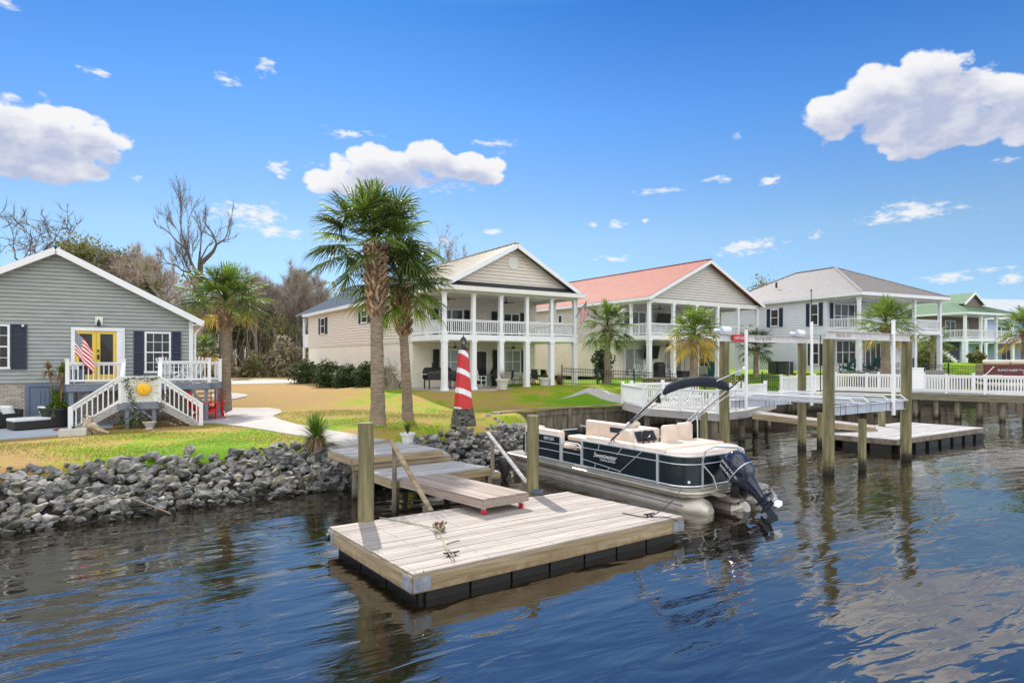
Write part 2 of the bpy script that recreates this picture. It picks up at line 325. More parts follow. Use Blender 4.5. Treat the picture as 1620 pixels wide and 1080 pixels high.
olive = leafy(per_object(mat('olive_leaves', (.10, .12, .035), .7, .2, .4, col2=(.30, .29, .10)), .3, True), .4)
dkleaf = leafy(per_object(mat('dark_shrub_leaves', (.028, .055, .016), .55, .2, 1.5, col2=(.075, .12, .035)), .3, True), .2)
pgreen = leafy(per_object(mat('palm_leaf', (.05, .085, .02), .5, .2, 1.3, col2=(.12, .165, .035)), .3, True), .35)
plime = leafy(per_object(mat('palm_leaf_light', (.11, .20, .025), .48, .2, 1.3, col2=(.24, .32, .05)), .3, True), .4)
pyel = leafy(per_object(mat('palm_leaf_yellow', (.50, .34, .03), .5, .2, 1.3, col2=(.55, .42, .10)), .25, True), .4)
pdead = leafy(per_object(mat('palm_leaf_dead', (.30, .20, .11), .8, .2, 1.3), .25, True), .2)
palmtrunk = multi_noise(mat('palm_trunk', (.17, .125, .085), .95, .1, 4, col2=(.33, .26, .19), stretch=(1, 1, 6), bump=.02, bscale=5), 1.5, .15)
boots_m = per_object(mat('palm_boots', (.20, .11, .06), .9, .2, 4, col2=(.56, .38, .25)), .5, True)
dkbark = mat('dark_bark', (.07, .06, .05), .95, .3, 4, col2=(.16, .14, .12), stretch=(3, 3, .6), bump=.03, bscale=9)
dktwig = mat('dark_twigs', (.09, .075, .06), .95, .2, 2, col2=(.17, .145, .12))
# ------------------------------------------------------------------ ground, water, paths
CP = [(-11,13.8,1.02),(-9,15.3,1.03),(-7,17,1.03),(-5.5,17.5,1.05),(-16,21.5,.86),(-20,22,.84),(-13,23,.92),(-12,27,1.0),(-17,26,.85),(-30,20,.85),(-25,30,.95),
 (-4.3,20.7,1.18),(-3.9,22.7,1.2),(-13,28,1.0),(-1.65,21,1.13),(-.5,22,1.08),(-.6,26.5,1.1),(5.3,30.7,1.1),(12,35.5,1.12),(20,41,1.15),(33,48,1.3),
 (-3.6,32.9,1.70),(3.8,37.8,1.82),(-7,38,1.70),(-18,57,1.5),(2.9,36.5,1.85),(6,38,1.9),(9.3,42,2.07),(19,48.5,2.2),(24.6,44,2.45),(33,48.5,2.6),(49,67,3.0),(57,71,3.0),(80,90,3.0),
 (-15.9,43,1.3),(-23,55,1.35),(-10,30,1.15),(-7,28,1.2),(-60,60,1.3),(-100,100,1.4),(0,150,2),(150,180,3),(-4.8,16.6,1.03),(-3.4,17.6,1.05)]
CPa = np.array(CP)
def zland(x, y):
    x = np.asarray(x, float); y = np.asarray(y, float); sh = x.shape
    X = x.ravel()[:, None]; Y = y.ravel()[:, None]
    d2 = (X - CPa[:, 0]) ** 2 + (Y - CPa[:, 1]) ** 2 + .6
    w = 1 / d2 ** 1.6
    return ((w * CPa[:, 2]).sum(1) / w.sum(1)).reshape(sh)
def ZL(x, y): return float(zland(np.array([x]), np.array([y]))[0])
SH = [(-900,-330),(-60,-14),(-24,3.5),(-9.97,12.06),(-8.4,13.5),(-6.3,15),(-4.7,16.2),(-2.6,17.3),(-.74,19.7),(.6,22),(1.3,24.5),(1.6,28.05),(5.3,30.7),(12.6,35.9),(20,41),(33,48),(60,66),(200,160),(3000,1900)]
BW = [2.0]*10 + [1.2, .25, .25, .25, .25, .25, .25, .25]
def shore(x, y):   # signed distance (+ inland) and bank width of the closest piece of shore
    x = np.asarray(x, float); y = np.asarray(y, float)
    best = np.full(x.shape, 1e9); bw = np.zeros(x.shape); sg = np.ones(x.shape)
    for i in range(len(SH) - 1):
        a = np.array(SH[i]); b = np.array(SH[i + 1]); d = b - a; L2 = (d ** 2).sum()
        t = np.clip(((x - a[0]) * d[0] + (y - a[1]) * d[1]) / L2, 0, 1)
        dx = x - a[0] - t * d[0]; dy = y - a[1] - t * d[1]; ds = np.hypot(dx, dy)
        cr = d[0] * dy - d[1] * dx
        u = ds < best - 1e-9; best = np.where(u, ds, best); bw = np.where(u, BW[i], bw); sg = np.where(u, np.where(cr >= 0, 1, -1), sg)
    return best * sg, bw
def ground_z(x, y):
    d, bw = shore(x, y); z = zland(x, y)
    t = np.clip(d / bw, 0, 1)
    return np.where(d >= 0, t * z, np.maximum(d * .8, -2.2)) - .0
def GZ(x, y): return float(ground_z(np.array([x]), np.array([y]))[0])
def axis(fine0, fine1, st, lo, hi):
    a = list(np.arange(fine0, fine1, st)); s = st; v = fine1
    while v < hi: a.append(v); s *= 1.16; v += s
    a.append(hi); s = st; v = fine0
    b = []
    while v > lo: s *= 1.16; v -= s; b.append(max(v, lo))
    return np.array(b[::-1] + a)
gx = axis(-19, 12, .22, -2500, 2500); gy = axis(9, 38, .22, -300, 3500)
GXX, GYY = np.meshgrid(gx, gy); GZZ = ground_z(GXX, GYY)
nx, ny = len(gx), len(gy)
me = bpy.data.meshes.new('ground'); idx = np.arange(nx * ny).reshape(ny, nx)
q = np.stack([idx[:-1, :-1], idx[:-1, 1:], idx[1:, 1:], idx[1:, :-1]], -1).reshape(-1, 4)
me.from_pydata(np.stack([GXX.ravel(), GYY.ravel(), GZZ.ravel()], 1).tolist(), [], q.tolist()); me.polygons.foreach_set('use_smooth', [True] * len(me.polygons))
lawn = bpy.data.materials.new('lawn'); lawn.use_nodes = True
def _lawn():
    t, n, l, p = nodes(lawn); p.inputs['Roughness'].default_value = .9; p.inputs['Specular IOR Level'].default_value = .15
    g = n.new('ShaderNodeNewGeometry')
    def nz_(s, d, r=.6, st=(1, 1, 1), off=0):
        mp = n.new('ShaderNodeMapping'); mp.inputs['Scale'].default_value = st; mp.inputs['Location'].default_value = (off, off, 0); l.new(g.outputs['Position'], mp.inputs[0])
        z = n.new('ShaderNodeTexNoise'); z.inputs['Scale'].default_value = s; z.inputs['Detail'].default_value = d; z.inputs['Roughness'].default_value = r; l.new(mp.outputs[0], z.inputs[0]); return z.outputs[0]
    def mm(op, a, b, c=None):
        k = n.new('ShaderNodeMath'); k.operation = op
        for i, v in enumerate((a, b, c)):
            if v is None: continue
            if isinstance(v, (int, float)): k.inputs[i].default_value = v
            else: l.new(v, k.inputs[i])
        return k.outputs[0]
    big = nz_(.22, 4, .55, off=4); mid = nz_(1.1, 6, .65); fine = nz_(14, 5, .7)
    sx = n.new('ShaderNodeSeparateXYZ'); l.new(g.outputs['Position'], sx.inputs[0])
    f = mm('ADD', mm('MULTIPLY', big, .9), mm('MULTIPLY', mid, .75)); f = mm('ADD', f, mm('MULTIPLY', mm('SUBTRACT', fine, .5), .8))
    # dormant (tan) turf takes over away from the river edge and in the far west corner
    far = n.new('ShaderNodeMapRange'); far.inputs[1].default_value = 19; far.inputs[2].default_value = 30; far.inputs[3].default_value = 0; far.inputs[4].default_value = .10; l.new(sx.outputs[1], far.inputs[0])
    wst = n.new('ShaderNodeMapRange'); wst.inputs[1].default_value = -8; wst.inputs[2].default_value = -14; wst.inputs[3].default_value = 0; wst.inputs[4].default_value = .22; l.new(sx.outputs[0], wst.inputs[0])
    est = n.new('ShaderNodeMapRange'); est.inputs[1].default_value = -2; est.inputs[2].default_value = 8; est.inputs[3].default_value = 0; est.inputs[4].default_value = -.22; l.new(sx.outputs[0], est.inputs[0])
    f = mm('ADD', mm('ADD', mm('ADD', f, far.outputs[0]), wst.outputs[0]), est.outputs[0])
    r = n.new('ShaderNodeValToRGB'); e = r.color_ramp.elements; e[0].position = .73; e[0].color = (.13, .27, .006, 1); e[1].position = 1.03; e[1].color = (.36, .225, .085, 1)
    k = r.color_ramp.elements.new(.82); k.color = (.25, .32, .012, 1); k = r.color_ramp.elements.new(.9); k.color = (.36, .27, .055, 1)
    l.new(f, r.inputs[0])
    vv = n.new('ShaderNodeMapRange'); vv.inputs[1].default_value = .3; vv.inputs[2].default_value = .7; vv.inputs[3].default_value = .58; vv.inputs[4].default_value = 1.32; l.new(nz_(30, 6, .8), vv.inputs[0])
    sc = n.new('ShaderNodeVectorMath'); sc.operation = 'SCALE'; l.new(r.outputs[0], sc.inputs[0]); l.new(vv.outputs[0], sc.inputs['Scale'])
    # bare mud / silt below the lawn edge
    mud = n.new('ShaderNodeMapRange'); mud.inputs[1].default_value = .72; mud.inputs[2].default_value = .82; l.new(mm('ADD', sx.outputs[2], mm('MULTIPLY', mm('SUBTRACT', mid, .5), .2)), mud.inputs[0])
    mx_ = n.new('ShaderNodeMixRGB'); l.new(mud.outputs[0], mx_.inputs[0]); mx_.inputs[1].default_value = (.035, .03, .022, 1); l.new(sc.outputs[0], mx_.inputs[2]); l.new(mx_.outputs[0], p.inputs['Base Color'])
    b = n.new('ShaderNodeBump'); b.inputs['Strength'].default_value = .7; b.inputs['Distance'].default_value = .05; l.new(nz_(22, 6, .75), b.inputs['Height']); l.new(b.outputs[0], p.inputs['Normal'])
_lawn()
me.materials.append(lawn); go = bpy.data.objects.new('ground', me); COL.objects.link(go); structure(go)
water = bpy.data.materials.new('river_water'); water.use_nodes = True
def _water():
    t, n, l, p = nodes(water); p.inputs['Base Color'].default_value = (.010, .008, .005, 1); p.inputs['Roughness'].default_value = .035; p.inputs['IOR'].default_value = 3.1; p.inputs['Specular Tint'].default_value = (1, .95, .87, 1)
    g = n.new('ShaderNodeNewGeometry')
    def nz_(s, d, st, rot=0, w='n', dist=0):
        m0 = n.new('ShaderNodeMapping'); m0.inputs['Rotation'].default_value = (0, 0, rot); l.new(g.outputs['Position'], m0.inputs[0])
        mp = n.new('ShaderNodeMapping'); mp.inputs['Scale'].default_value = st; l.new(m0.outputs[0], mp.inputs[0])
        z = n.new('ShaderNodeTexNoise'); z.inputs['Scale'].default_value = s; z.inputs['Detail'].default_value = d; z.inputs['Roughness'].default_value = .5; z.inputs['Distortion'].default_value = dist; l.new(mp.outputs[0], z.inputs[0]); return z.outputs[0]
    def mm(op, a, b):
        k = n.new('ShaderNodeMath'); k.operation = op
        for i, v in enumerate((a, b)):
            if isinstance(v, (int, float)): k.inputs[i].default_value = v
            else: l.new(v, k.inputs[i])
        return k.outputs[0]
    h = mm('ADD', mm('MULTIPLY', nz_(.55, 2, (.55, 1.5, 1), -.5, dist=.4), .055), mm('MULTIPLY', nz_(1.9, 2, (.5, 1.7, 1), -.5, dist=.6), .0135))
    gust = n.new('ShaderNodeMapRange'); l.new(nz_(.13, 3, (.7, 1.4, 1), -.5), gust.inputs[0]); gust.inputs[1].default_value = .42; gust.inputs[2].default_value = .60; gust.inputs[3].default_value = .12; gust.inputs[4].default_value = 1.0
    h = mm('ADD', h, mm('MULTIPLY', mm('MULTIPLY', nz_(7, 3, (.6, 1.7, 1), -.5), .0024), gust.outputs[0]))
    b = n.new('ShaderNodeBump'); b.inputs['Strength'].default_value = 1; b.inputs['Distance'].default_value = 1.0; l.new(h, b.inputs['Height']); l.new(b.outputs[0], p.inputs['Normal'])
_water()
wm = MB(); wm.face([(-3000, -400, 0), (4000, -400, 0), (4000, 3000, 0), (-3000, 3000, 0)]); structure(wm.build('river_water', water))
def ribbon(name, left, right, m, dz=.03, sub=10, th=.08):
    mb = MB(); rows = []
    def samp(pl, n):
        P = [Vector(p[:2]) for p in pl]; d = [0]
        for i in range(1, len(P)): d.append(d[-1] + (P[i] - P[i - 1]).length)
        out = []
        for k in range(n + 1):
            s = d[-1] * k / n; i = 1
            while i < len(P) - 1 and d[i] < s: i += 1
            u = (s - d[i - 1]) / max(d[i] - d[i - 1], 1e-6); out.append(P[i - 1].lerp(P[i], u))
        return out
    A = samp(left, sub); B = samp(right, sub)
    for a, b in zip(A, B):
        r = [a.lerp(b, t / 8) for t in range(9)]; rr = [(p.x, p.y, ZL(p.x, p.y) + dz) for p in r]
        rows.append([(rr[0][0], rr[0][1], rr[0][2] - th)] + rr + [(rr[-1][0], rr[-1][1], rr[-1][2] - th)])
    mb.grid(rows); mb.face(rows[0]); mb.face(rows[-1][::-1]); return mb.build(name, m, smooth=True)
def onz(px, py):
    z = 1.2
    for _ in range(30): p = at(px, py, z); z = .5 * z + .5 * ZL(p.x, p.y)
    return at(px, py, z)
g_ = lambda px, py, z=0: onz(px, py)
upper = [g_(300,652,.95), g_(352,645,1.0), g_(420,645,1.08), g_(443,648,1.1), g_(446,653,1.1), g_(430,658,1.08), g_(442,664), g_(470,672), g_(520,681), g_(560,688), g_(612,697)]
lower = [g_(285,670,.9), g_(345,670,.95), g_(400,678,1.0), g_(450,686), g_(482,691), g_(515,700), g_(540,705), g_(548,706)]
structure(ribbon('path', upper, lower, concrete, sub=40, th=.35))
structure(ribbon('driveway', [g_(300,604,1.33), g_(360,601,1.35), g_(420,600,1.37), g_(470,600,1.4), g_(490,601,1.4)], [g_(300,614,1.28), g_(360,608,1.3), g_(420,607,1.3), g_(465,606,1.33), g_(490,606,1.35)], concrete, .03, 20))
structure(ribbon('garden_slab', [g_(335,623,1.15), g_(375,623,1.15), g_(392,625,1.15)], [g_(335,633,1.12), g_(370,632,1.12), g_(390,628,1.12)], concrete, .06, 12))
structure(ribbon('house_path', [onz(890,621), onz(935,625), onz(985,631)], [onz(884,623), onz(928,629), onz(985,638)], concrete, .03, 16))
# ------------------------------------------------------------------ riprap
def rock_mesh(seed, mp, sm=None):
    r = random.Random(seed); bm = bmesh.new()
    sc = (r.uniform(.8, 1.25), r.uniform(.6, .95), r.uniform(.5, .8))
    for i in range(r.randint(11, 16)):
        v = Vector((r.gauss(0, 1), r.gauss(0, 1), r.gauss(0, 1))).normalized() * r.uniform(.78, 1.08)
        bm.verts.new((v.x * sc[0], v.y * sc[1], v.z * sc[2]))
    g = bmesh.ops.convex_hull(bm, input=bm.verts); 
    for e in [x for x in g['geom_interior'] if isinstance(x, bmesh.types.BMVert)]: bm.verts.remove(e)
    bmesh.ops.dissolve_limit(bm, angle_limit=R(14), verts=bm.verts, edges=bm.edges)
    m = bpy.data.meshes.new('rock'); bm.to_mesh(m); bm.free(); m.materials.append(rock_m); return m
RM = [rock_mesh(i, rock_m) for i in range(14)]
rocks = []
def scatter(poly_top, poly_bot, n, smin, smax, seed, side, ztop=None):
    r = random.Random(seed)
    def lerp_pl(pl, t):
        k = t * (len(pl) - 1); i = min(int(k), len(pl) - 2); return Vector(pl[i]).lerp(Vector(pl[i + 1]), k - i)
    for i in range(n):
        t = r.random(); v = r.random() ** .9
        a = lerp_pl(poly_top, t); b = lerp_pl(poly_bot, t); p = a.lerp(b, v)
        s = r.uniform(smin, smax) * (1 + .35 * (r.random() < .12)); z = a.z * (1 - v) + b.z * v
        rocks.append((p.x + r.uniform(-.06, .06), p.y + r.uniform(-.06, .06), z + r.uniform(-.03, .07), s, r.random() * 6.28, r.uniform(-.5, .5), r.uniform(-.5, .5), side))
LT = [(-15.5,10.7,.98),(-11.0,13.75,.98),(-9.2,15.1,1.0),(-7.2,16.6,1.0),(-5.5,17.25,1.02),(-4.9,17.0,.98)]
LB = [(-14.0,8.7,-.1),(-9.8,11.9,-.1),(-8.2,13.35,-.1),(-6.2,14.85,-.1),(-4.6,16.1,-.1),(-3.6,16.3,-.1)]
scatter(LT, LB, 1350, .09, .21, 3, 'l')
RT = [(-3.2,17.9,1.0),(-2.9,18.9,1.05),(-2.0,20.1,1.08),(-.7,21.3,1.05),(-.2,22.4,1.0),(-1.0,25.0,1.08),(-.5,26.3,1.05)]
RB = [(-2.0,16.7,.05),(-1.4,17.8,-.1),(-.7,19.3,-.1),(.5,21.2,-.1),(1.3,23.2,-.1),(1.6,24.6,-.1),(1.9,27.4,-.1)]
scatter(RT, RB, 760, .08, .19, 5, 'r')
scatter([(-3.6,17.5,.7),(-4.6,17.0,.9)], [(-3.0,16.2,-.1),(-3.9,16.0,-.1)], 40, .12, .2, 8, 'l')
rocks.append((.35,23.6,.72,.62,.3,.1,.0,'r'))
def rsize(k): return k[3] / math.hypot(k[0], k[1] - 0)
rocks.sort(key=lambda k: -rsize(k)); r5 = random.Random(5); lab = {'l': 'grey angular boulder in the riprap bank below the left lawn', 'r': 'grey angular boulder in the riprap pile right of the wooden steps'}
small = MB(); small.sm = False
for i, (x, y, z, s, a, b, c, sd_) in enumerate(rocks):
    m_ = RM[r5.randrange(len(RM))]; eu = Matrix.Translation((x, y, z)) @ Matrix.Rotation(a, 4, 'Z') @ Matrix.Rotation(b, 4, 'X') @ Matrix.Rotation(c, 4, 'Y') @ Matrix.Scale(s, 4)
    if i < 298:
        o = bpy.data.objects.new('rock', m_); COL.objects.link(o); o.matrix_world = eu; tag(o, lab[sd_], 'rock', 'rocks of the left bank' if sd_ == 'l' else 'rocks of the bank by the steps')
    else:
        b0 = len(small.v); small.v += [tuple(eu @ v.co) for v in m_.vertices]
        for p in m_.polygons: small.f.append(tuple(b0 + k for k in p.vertices)); small.m.append(0)
tag(small.build('riprap', rock_s), 'smaller grey stones filling the rock banks along the water', 'rocks', kind='stuff')
# grass blades on the near lawn
gb = MB(); r6 = random.Random(11); cnt = 0; bx_ = []
xs = np.array([r6.uniform(-17, .5) for _ in range(90000)]); ys = np.array([r6.uniform(12.5, 27) for _ in range(90000)])
keep = np.abs(xs) < .9 * ys; xs, ys = xs[keep], ys[keep]
d_, b_ = shore(xs, ys); k = d_ > 1.95; xs, ys = xs[k], ys[k]; zs = zland(xs, ys)
nn = np.sin(xs * 1.3 + 2 * np.sin(ys * .9)) + np.sin(ys * 1.7 + xs * .6)
def inpoly(x, y, P):
    c = False; j = len(P) - 1
    for i in range(len(P)):
        if (P[i][1] > y) != (P[j][1] > y) and x < (P[j][0] - P[i][0]) * (y - P[i][1]) / (P[j][1] - P[i][1]) + P[i][0]: c = not c
        j = i
    return c
pathpoly = [tuple(p[:2]) for p in upper] + [tuple(p[:2]) for p in lower[::-1]]
patio_poly = [tuple(at(-120,700,.86)[:2]), tuple(at(0,697,.86)[:2]), tuple(at(112,690,.86)[:2]), tuple(at(330,668,.9)[:2]), tuple(at(330,640,.95)[:2]), tuple(at(-120,640,.9)[:2])]
for x, y, z, w_ in zip(xs, ys, zs, nn):
    if cnt > 30000: break
    if r6.random() > .5 + .3 * w_ or inpoly(x, y, pathpoly) or inpoly(x, y, patio_poly): continue
    a = r6.random() * 6.28; h = r6.uniform(.02, .05); dx, dy = math.cos(a) * .012, math.sin(a) * .012
    gb.mi = 0 if r6.random() < .7 else 1
    gb.face([(x - dx, y - dy, z), (x + dx, y + dy, z), (x + r6.uniform(-.03, .03), y + r6.uniform(-.03, .03), z + h)]); cnt += 1
blade = leafy(mat('grass_blade', (.12, .25, .01), .7, .2, 1, col2=(.22, .33, .02)), .35); blade2 = leafy(mat('dry_grass_blade', (.36, .24, .09), .8, .15, 1), .3)
tag(gb.build('grass', [blade, blade2]), 'short grass blades, green and straw coloured, on the near lawn', 'grass', kind='stuff')
# ------------------------------------------------------------------ seawall
sw = T('seawall', 'dark wooden seawall with a cap board holding up the lawn behind the pontoon boat', 'seawall')
pts = [(-.9,26.15),(1.6,28.0),(5.3,30.65),(12.6,35.85),(20,40.95),(33,47.95),(60,65.95)]
mb = MB(); cp = MB(); pb = MB(); r7 = random.Random(2)
for (a, b) in zip(pts[:-1], pts[1:]):
    A = Vector((*a, 0)); B = Vector((*b, 0)); n = int((B - A).length / .22); d = (B - A).normalized(); nrm = Vector((d.y, -d.x, 0))
    for i in range(n):
        p = A.lerp(B, (i + .5) / n) + nrm * (.1 + r7.uniform(0, .015)); zt = ZL(p.x, p.y)
        mb.ori((p.x, p.y, (zt - .9) / 2), ((B - A).length / n / 2 - .004, .03, (zt + .8) / 2), (d, nrm, (0, 0, 1)))
    for i in range(max(1, n // 9)):
        p = A.lerp(B, (i + .5) / max(1, n // 9)) + nrm * .2; pb.tube([(p.x, p.y, -1), (p.x, p.y, ZL(p.x, p.y) - .05)], .09, 8); pb.cut()
    zA, zB = ZL(*a), ZL(*b)
    cp.bar(A + nrm * .1 + Vector((0, 0, zA + .03)), B + nrm * .1 + Vector((0, 0, zB + .03)), .3, .06)
    mb.bar(A + nrm * .16 + Vector((0, 0, zA - .2)), B + nrm * .16 + Vector((0, 0, zB - .2)), .06, .16)
mb.build('wall_boards', old_w, sw); cp.build('cap_board', fascia_w, sw); pb.split('wall_pile', old_w, sw)
# ------------------------------------------------------------------ house parts
def siding(mb, A, B, z0, z1, rng_=None, h=.19, off=.04):
    A = Vector((*A, 0)); B = Vector((*B, 0)); Lw = (B - A).length; d = (B - A).normalized(); n = Vector((d.y, -d.x, 0))
    z = z0
    while z < z1 - 1e-4:
        zt = min(z + h, z1); a0, a1 = rng_(z) if rng_ else (0, Lw); b0, b1 = rng_(zt) if rng_ else (0, Lw)
        if a1 - a0 > .01:
            P = lambda s, zz, o: A + d * s + n * o + Vector((0, 0, zz))
            g = .032; zg = min(z + g, zt); k = (zg - z) / (zt - z); c0, c1 = a0 + (b0 - a0) * k, a1 + (b1 - a1) * k
            mb.face([P(a0, z, -.012), P(a1, z, -.012), P(c1, zg, -.012), P(c0, zg, -.012)]); mb.face([P(c0, zg, -.012), P(c1, zg, -.012), P(c1, zg, off), P(c0, zg, off)])
            mb.face([P(c0, zg, off), P(c1, zg, off), P(b1, zt, off * .55), P(b0, zt, off * .55)]); mb.face([P(b0, zt, off * .55), P(b1, zt, off * .55), P(b1, zt, -.012), P(b0, zt, -.012)])
        z = zt
def wallplane(mb, A, B, z0, z1, t=.1):
    A = Vector((*A, 0)); B = Vector((*B, 0)); d = (B - A).normalized(); n = Vector((d.y, -d.x, 0)); c = (A + B) / 2 - n * (t / 2 + .016)
    mb.ori((c.x, c.y, (z0 + z1) / 2), ((B - A).length / 2, t / 2, (z1 - z0) / 2), (d, n, (0, 0, 1)))
def wf(A, B):   # wall frame helper: maps (s, out, z) -> local point
    A = Vector((*A, 0)); B = Vector((*B, 0)); d = (B - A).normalized(); n = Vector((d.y, -d.x, 0))
    return A + n * .036, d, n   # on the face of the siding
def wbox(mb, F, s0, s1, z0, z1, o0, o1):
    A, d, n = F; c = A + d * ((s0 + s1) / 2) + n * ((o0 + o1) / 2); mb.ori((c.x, c.y, (z0 + z1) / 2), (abs(s1 - s0) / 2, abs(o1 - o0) / 2, abs(z1 - z0) / 2), (d, n, (0, 0, 1)))
def window(par, F, s0, s1, z0, z1, cols=1, rows=2, fm=white, gm=glass, grid=(0, 0), name='window', fw=.07, gms=None):
    f = MB(); g = MB()
    wbox(f, F, s0, s1, z1 - fw, z1, 0, .07); wbox(f, F, s0 - .02, s1 + .02, z0 - .01, z0 + fw, 0, .085)
    wbox(f, F, s0, s0 + fw, z0 + fw, z1 - fw, 0, .07); wbox(f, F, s1 - fw, s1, z0 + fw, z1 - fw, 0, .07)
    for i in range(1, cols): s = s0 + (s1 - s0) * i / cols; wbox(f, F, s - .035, s + .035, z0 + fw, z1 - fw, 0, .065)
    for j in range(1, rows): z = z0 + (z1 - z0) * j / rows; wbox(f, F, s0 + fw, s1 - fw, z - .025, z + .025, 0, .058)
    gc, gr = grid
    for i in range(1, gc): s = s0 + (s1 - s0) * i / gc; wbox(f, F, s - .011, s + .011, z0 + fw, z1 - fw, .02, .05)
    for j in range(1, gr): z = z0 + (z1 - z0) * j / gr; wbox(f, F, s0 + fw, s1 - fw, z - .011, z + .011, .02, .048)
    wbox(g, F, s0 + .02, s1 - .02, z0 + .02, z1 - .02, .0, .03)
    o = f.build(name, fm, par); g.build('pane', gm, o); return o
def shutter(par, F, s0, s1, z0, z1, m=navy):
    f = MB(); w = .05
    wbox(f, F, s0, s0 + w, z0, z1, 0.01, .06); wbox(f, F, s1 - w, s1, z0, z1, .01, .06)
    for z in (z0, (z0 + z1) / 2 - w / 2, z1 - w): wbox(f, F, s0 + w, s1 - w, z, z + w, .01, .058)
    n = max(3, int((z1 - z0) / .09))
    for i in range(n):
        z = z0 + (z1 - z0) * (i + .5) / n; A, d, nn = F; c = A + d * ((s0 + s1) / 2) + nn * .032
        mb_ax = (d, (nn * .6 - Vector((0, 0, .8))).normalized(), (nn * .8 + Vector((0, 0, .6))).normalized()); f.ori((c.x, c.y, z), ((s1 - s0) / 2 - w, .035, .006), mb_ax)
    wbox(f, F, s0 + .01, s1 - .01, z0 + .01, z1 - .01, .0, .02)
    return f.build('shutter', m, par)
def railing(par, P0, P1, z, h=.95, sp=.13, m=white, posts=(), name='railing', bw=.035):
    f = MB(); P0 = Vector(P0[:2]); P1 = Vector(P1[:2]); d = (P1 - P0); Ln = d.length; d.normalize(); v = lambda p, zz: Vector((p.x, p.y, zz))
    f.bar(v(P0, z + h - .03), v(P1, z + h - .03), .10, .05); f.bar(v(P0, z + h - .09), v(P1, z + h - .09), .035, .06); f.bar(v(P0, z + .11), v(P1, z + .11), .04, .07)
    n = max(1, int(Ln / sp)); a = math.atan2(d.y, d.x)
    for i in range(1, n): p = P0.lerp(P1, i / n); f.box((p.x, p.y, z + .09 + (h - .16) / 2), (bw, bw, h - .18), a)
    for p in posts:
        q_ = P0.lerp(P1, p); f.box((q_.x, q_.y, z + (h + .1) / 2 - .02), (.12, .12, h + .1), a); f.box((q_.x, q_.y, z + h + .10), (.16, .16, .04), a)
    return f.build(name, m, par)
def ribs(mb, poly, dirv, sp, w=.03, h=.03, up=None):   # raised seams on a convex roof plane, running along dirv
    P = [Vector(p) for p in poly]; nrm = (P[1] - P[0]).cross(P[2] - P[0]).normalized()
    if nrm.z < 0: nrm = -nrm
    d = Vector(dirv); d = (d - nrm * d.dot(nrm)).normalized(); s = nrm.cross(d)
    o = P[0]; us = [((p - o).dot(s), (p - o).dot(d)) for p in P]; lo = min(u[0] for u in us); hi = max(u[0] for u in us)
    k = lo + sp * .5
    while k < hi:
        ts = []
        for i in range(len(us)):
            a, b = us[i], us[(i + 1) % len(us)]
            if (a[0] - k) * (b[0] - k) < 0: t = (k - a[0]) / (b[0] - a[0]); ts.append(a[1] + t * (b[1] - a[1]))
        if len(ts) >= 2: mb.bar(o + s * k + d * min(ts) + nrm * h / 2, o + s * k + d * max(ts) + nrm * h / 2, w, h, nrm)
        k += sp
def fan(par, c, rz=0, m=dark, r=.55):
    f = MB(); c = Vector(c); f.tube([c, c - Vector((0, 0, .25))], .02, 6); f.lathe(c - Vector((0, 0, .37)), [(.04, 0), (.11, .02), (.12, .08), (.05, .13)], 10)
    for i in range(5):
        a = rz + i * 2 * math.pi / 5; d = Vector((math.cos(a), math.sin(a), 0)); f.bar(c + d * .1 - Vector((0, 0, .3)), c + d * r - Vector((0, 0, .32)), .12, .012)
    return f.build('ceiling_fan', m, par)
def gable_roof(par, x0, x1, y0, y1, ze, za, m, th=.14, segs=None, sp=.4, rake=white, tint=None):
    xm = (x0 + x1) / 2; cuts = segs or [(y0, y1, m)]
    root = None
    for (a, b, mm_) in cuts:
        f = MB(); L_ = [(x0, a, ze), (xm, a, za), (xm, b, za), (x0, b, ze)]; R_ = [(xm, a, za), (x1, a, ze), (x1, b, ze), (xm, b, za)]
        f.slab(L_, th * .5); f.slab(R_, th * .5)
        if sp: ribs(f, L_, (xm - x0, 0, za - ze), sp); ribs(f, R_, (x1 - xm, 0, ze - za), sp)
        f.bar((xm, a, za + .02), (xm, b, za + .02), .25, .05)
        o = f.build('roof', mm_, par); root = root or o
    t = MB(); dn = Vector((0, 0, -.16))
    for y in (y0 - .02, y1 + .02):
        t.bar(Vector((x0, y, ze)) + dn, Vector((xm, y, za)) + dn, .04, .22); t.bar(Vector((xm, y, za)) + dn, Vector((x1, y, ze)) + dn, .04, .22)
    t.b2(x0 - .02, x0 + .02, y0, y1, ze - .24, ze - .03); t.b2(x1 - .02, x1 + .02, y0, y1, ze - .24, ze - .03)
    t.slab([(x0, y0, ze - .2), (x0 + .5, y0, ze - .2), (x0 + .5, y1, ze - .2), (x0, y1, ze - .2)], .03); t.slab([(x1 - .5, y0, ze - .2), (x1, y0, ze - .2), (x1, y1, ze - .2), (x1 - .5, y1, ze - .2)], .03)
    t.build('roof_trim', rake, par); return root
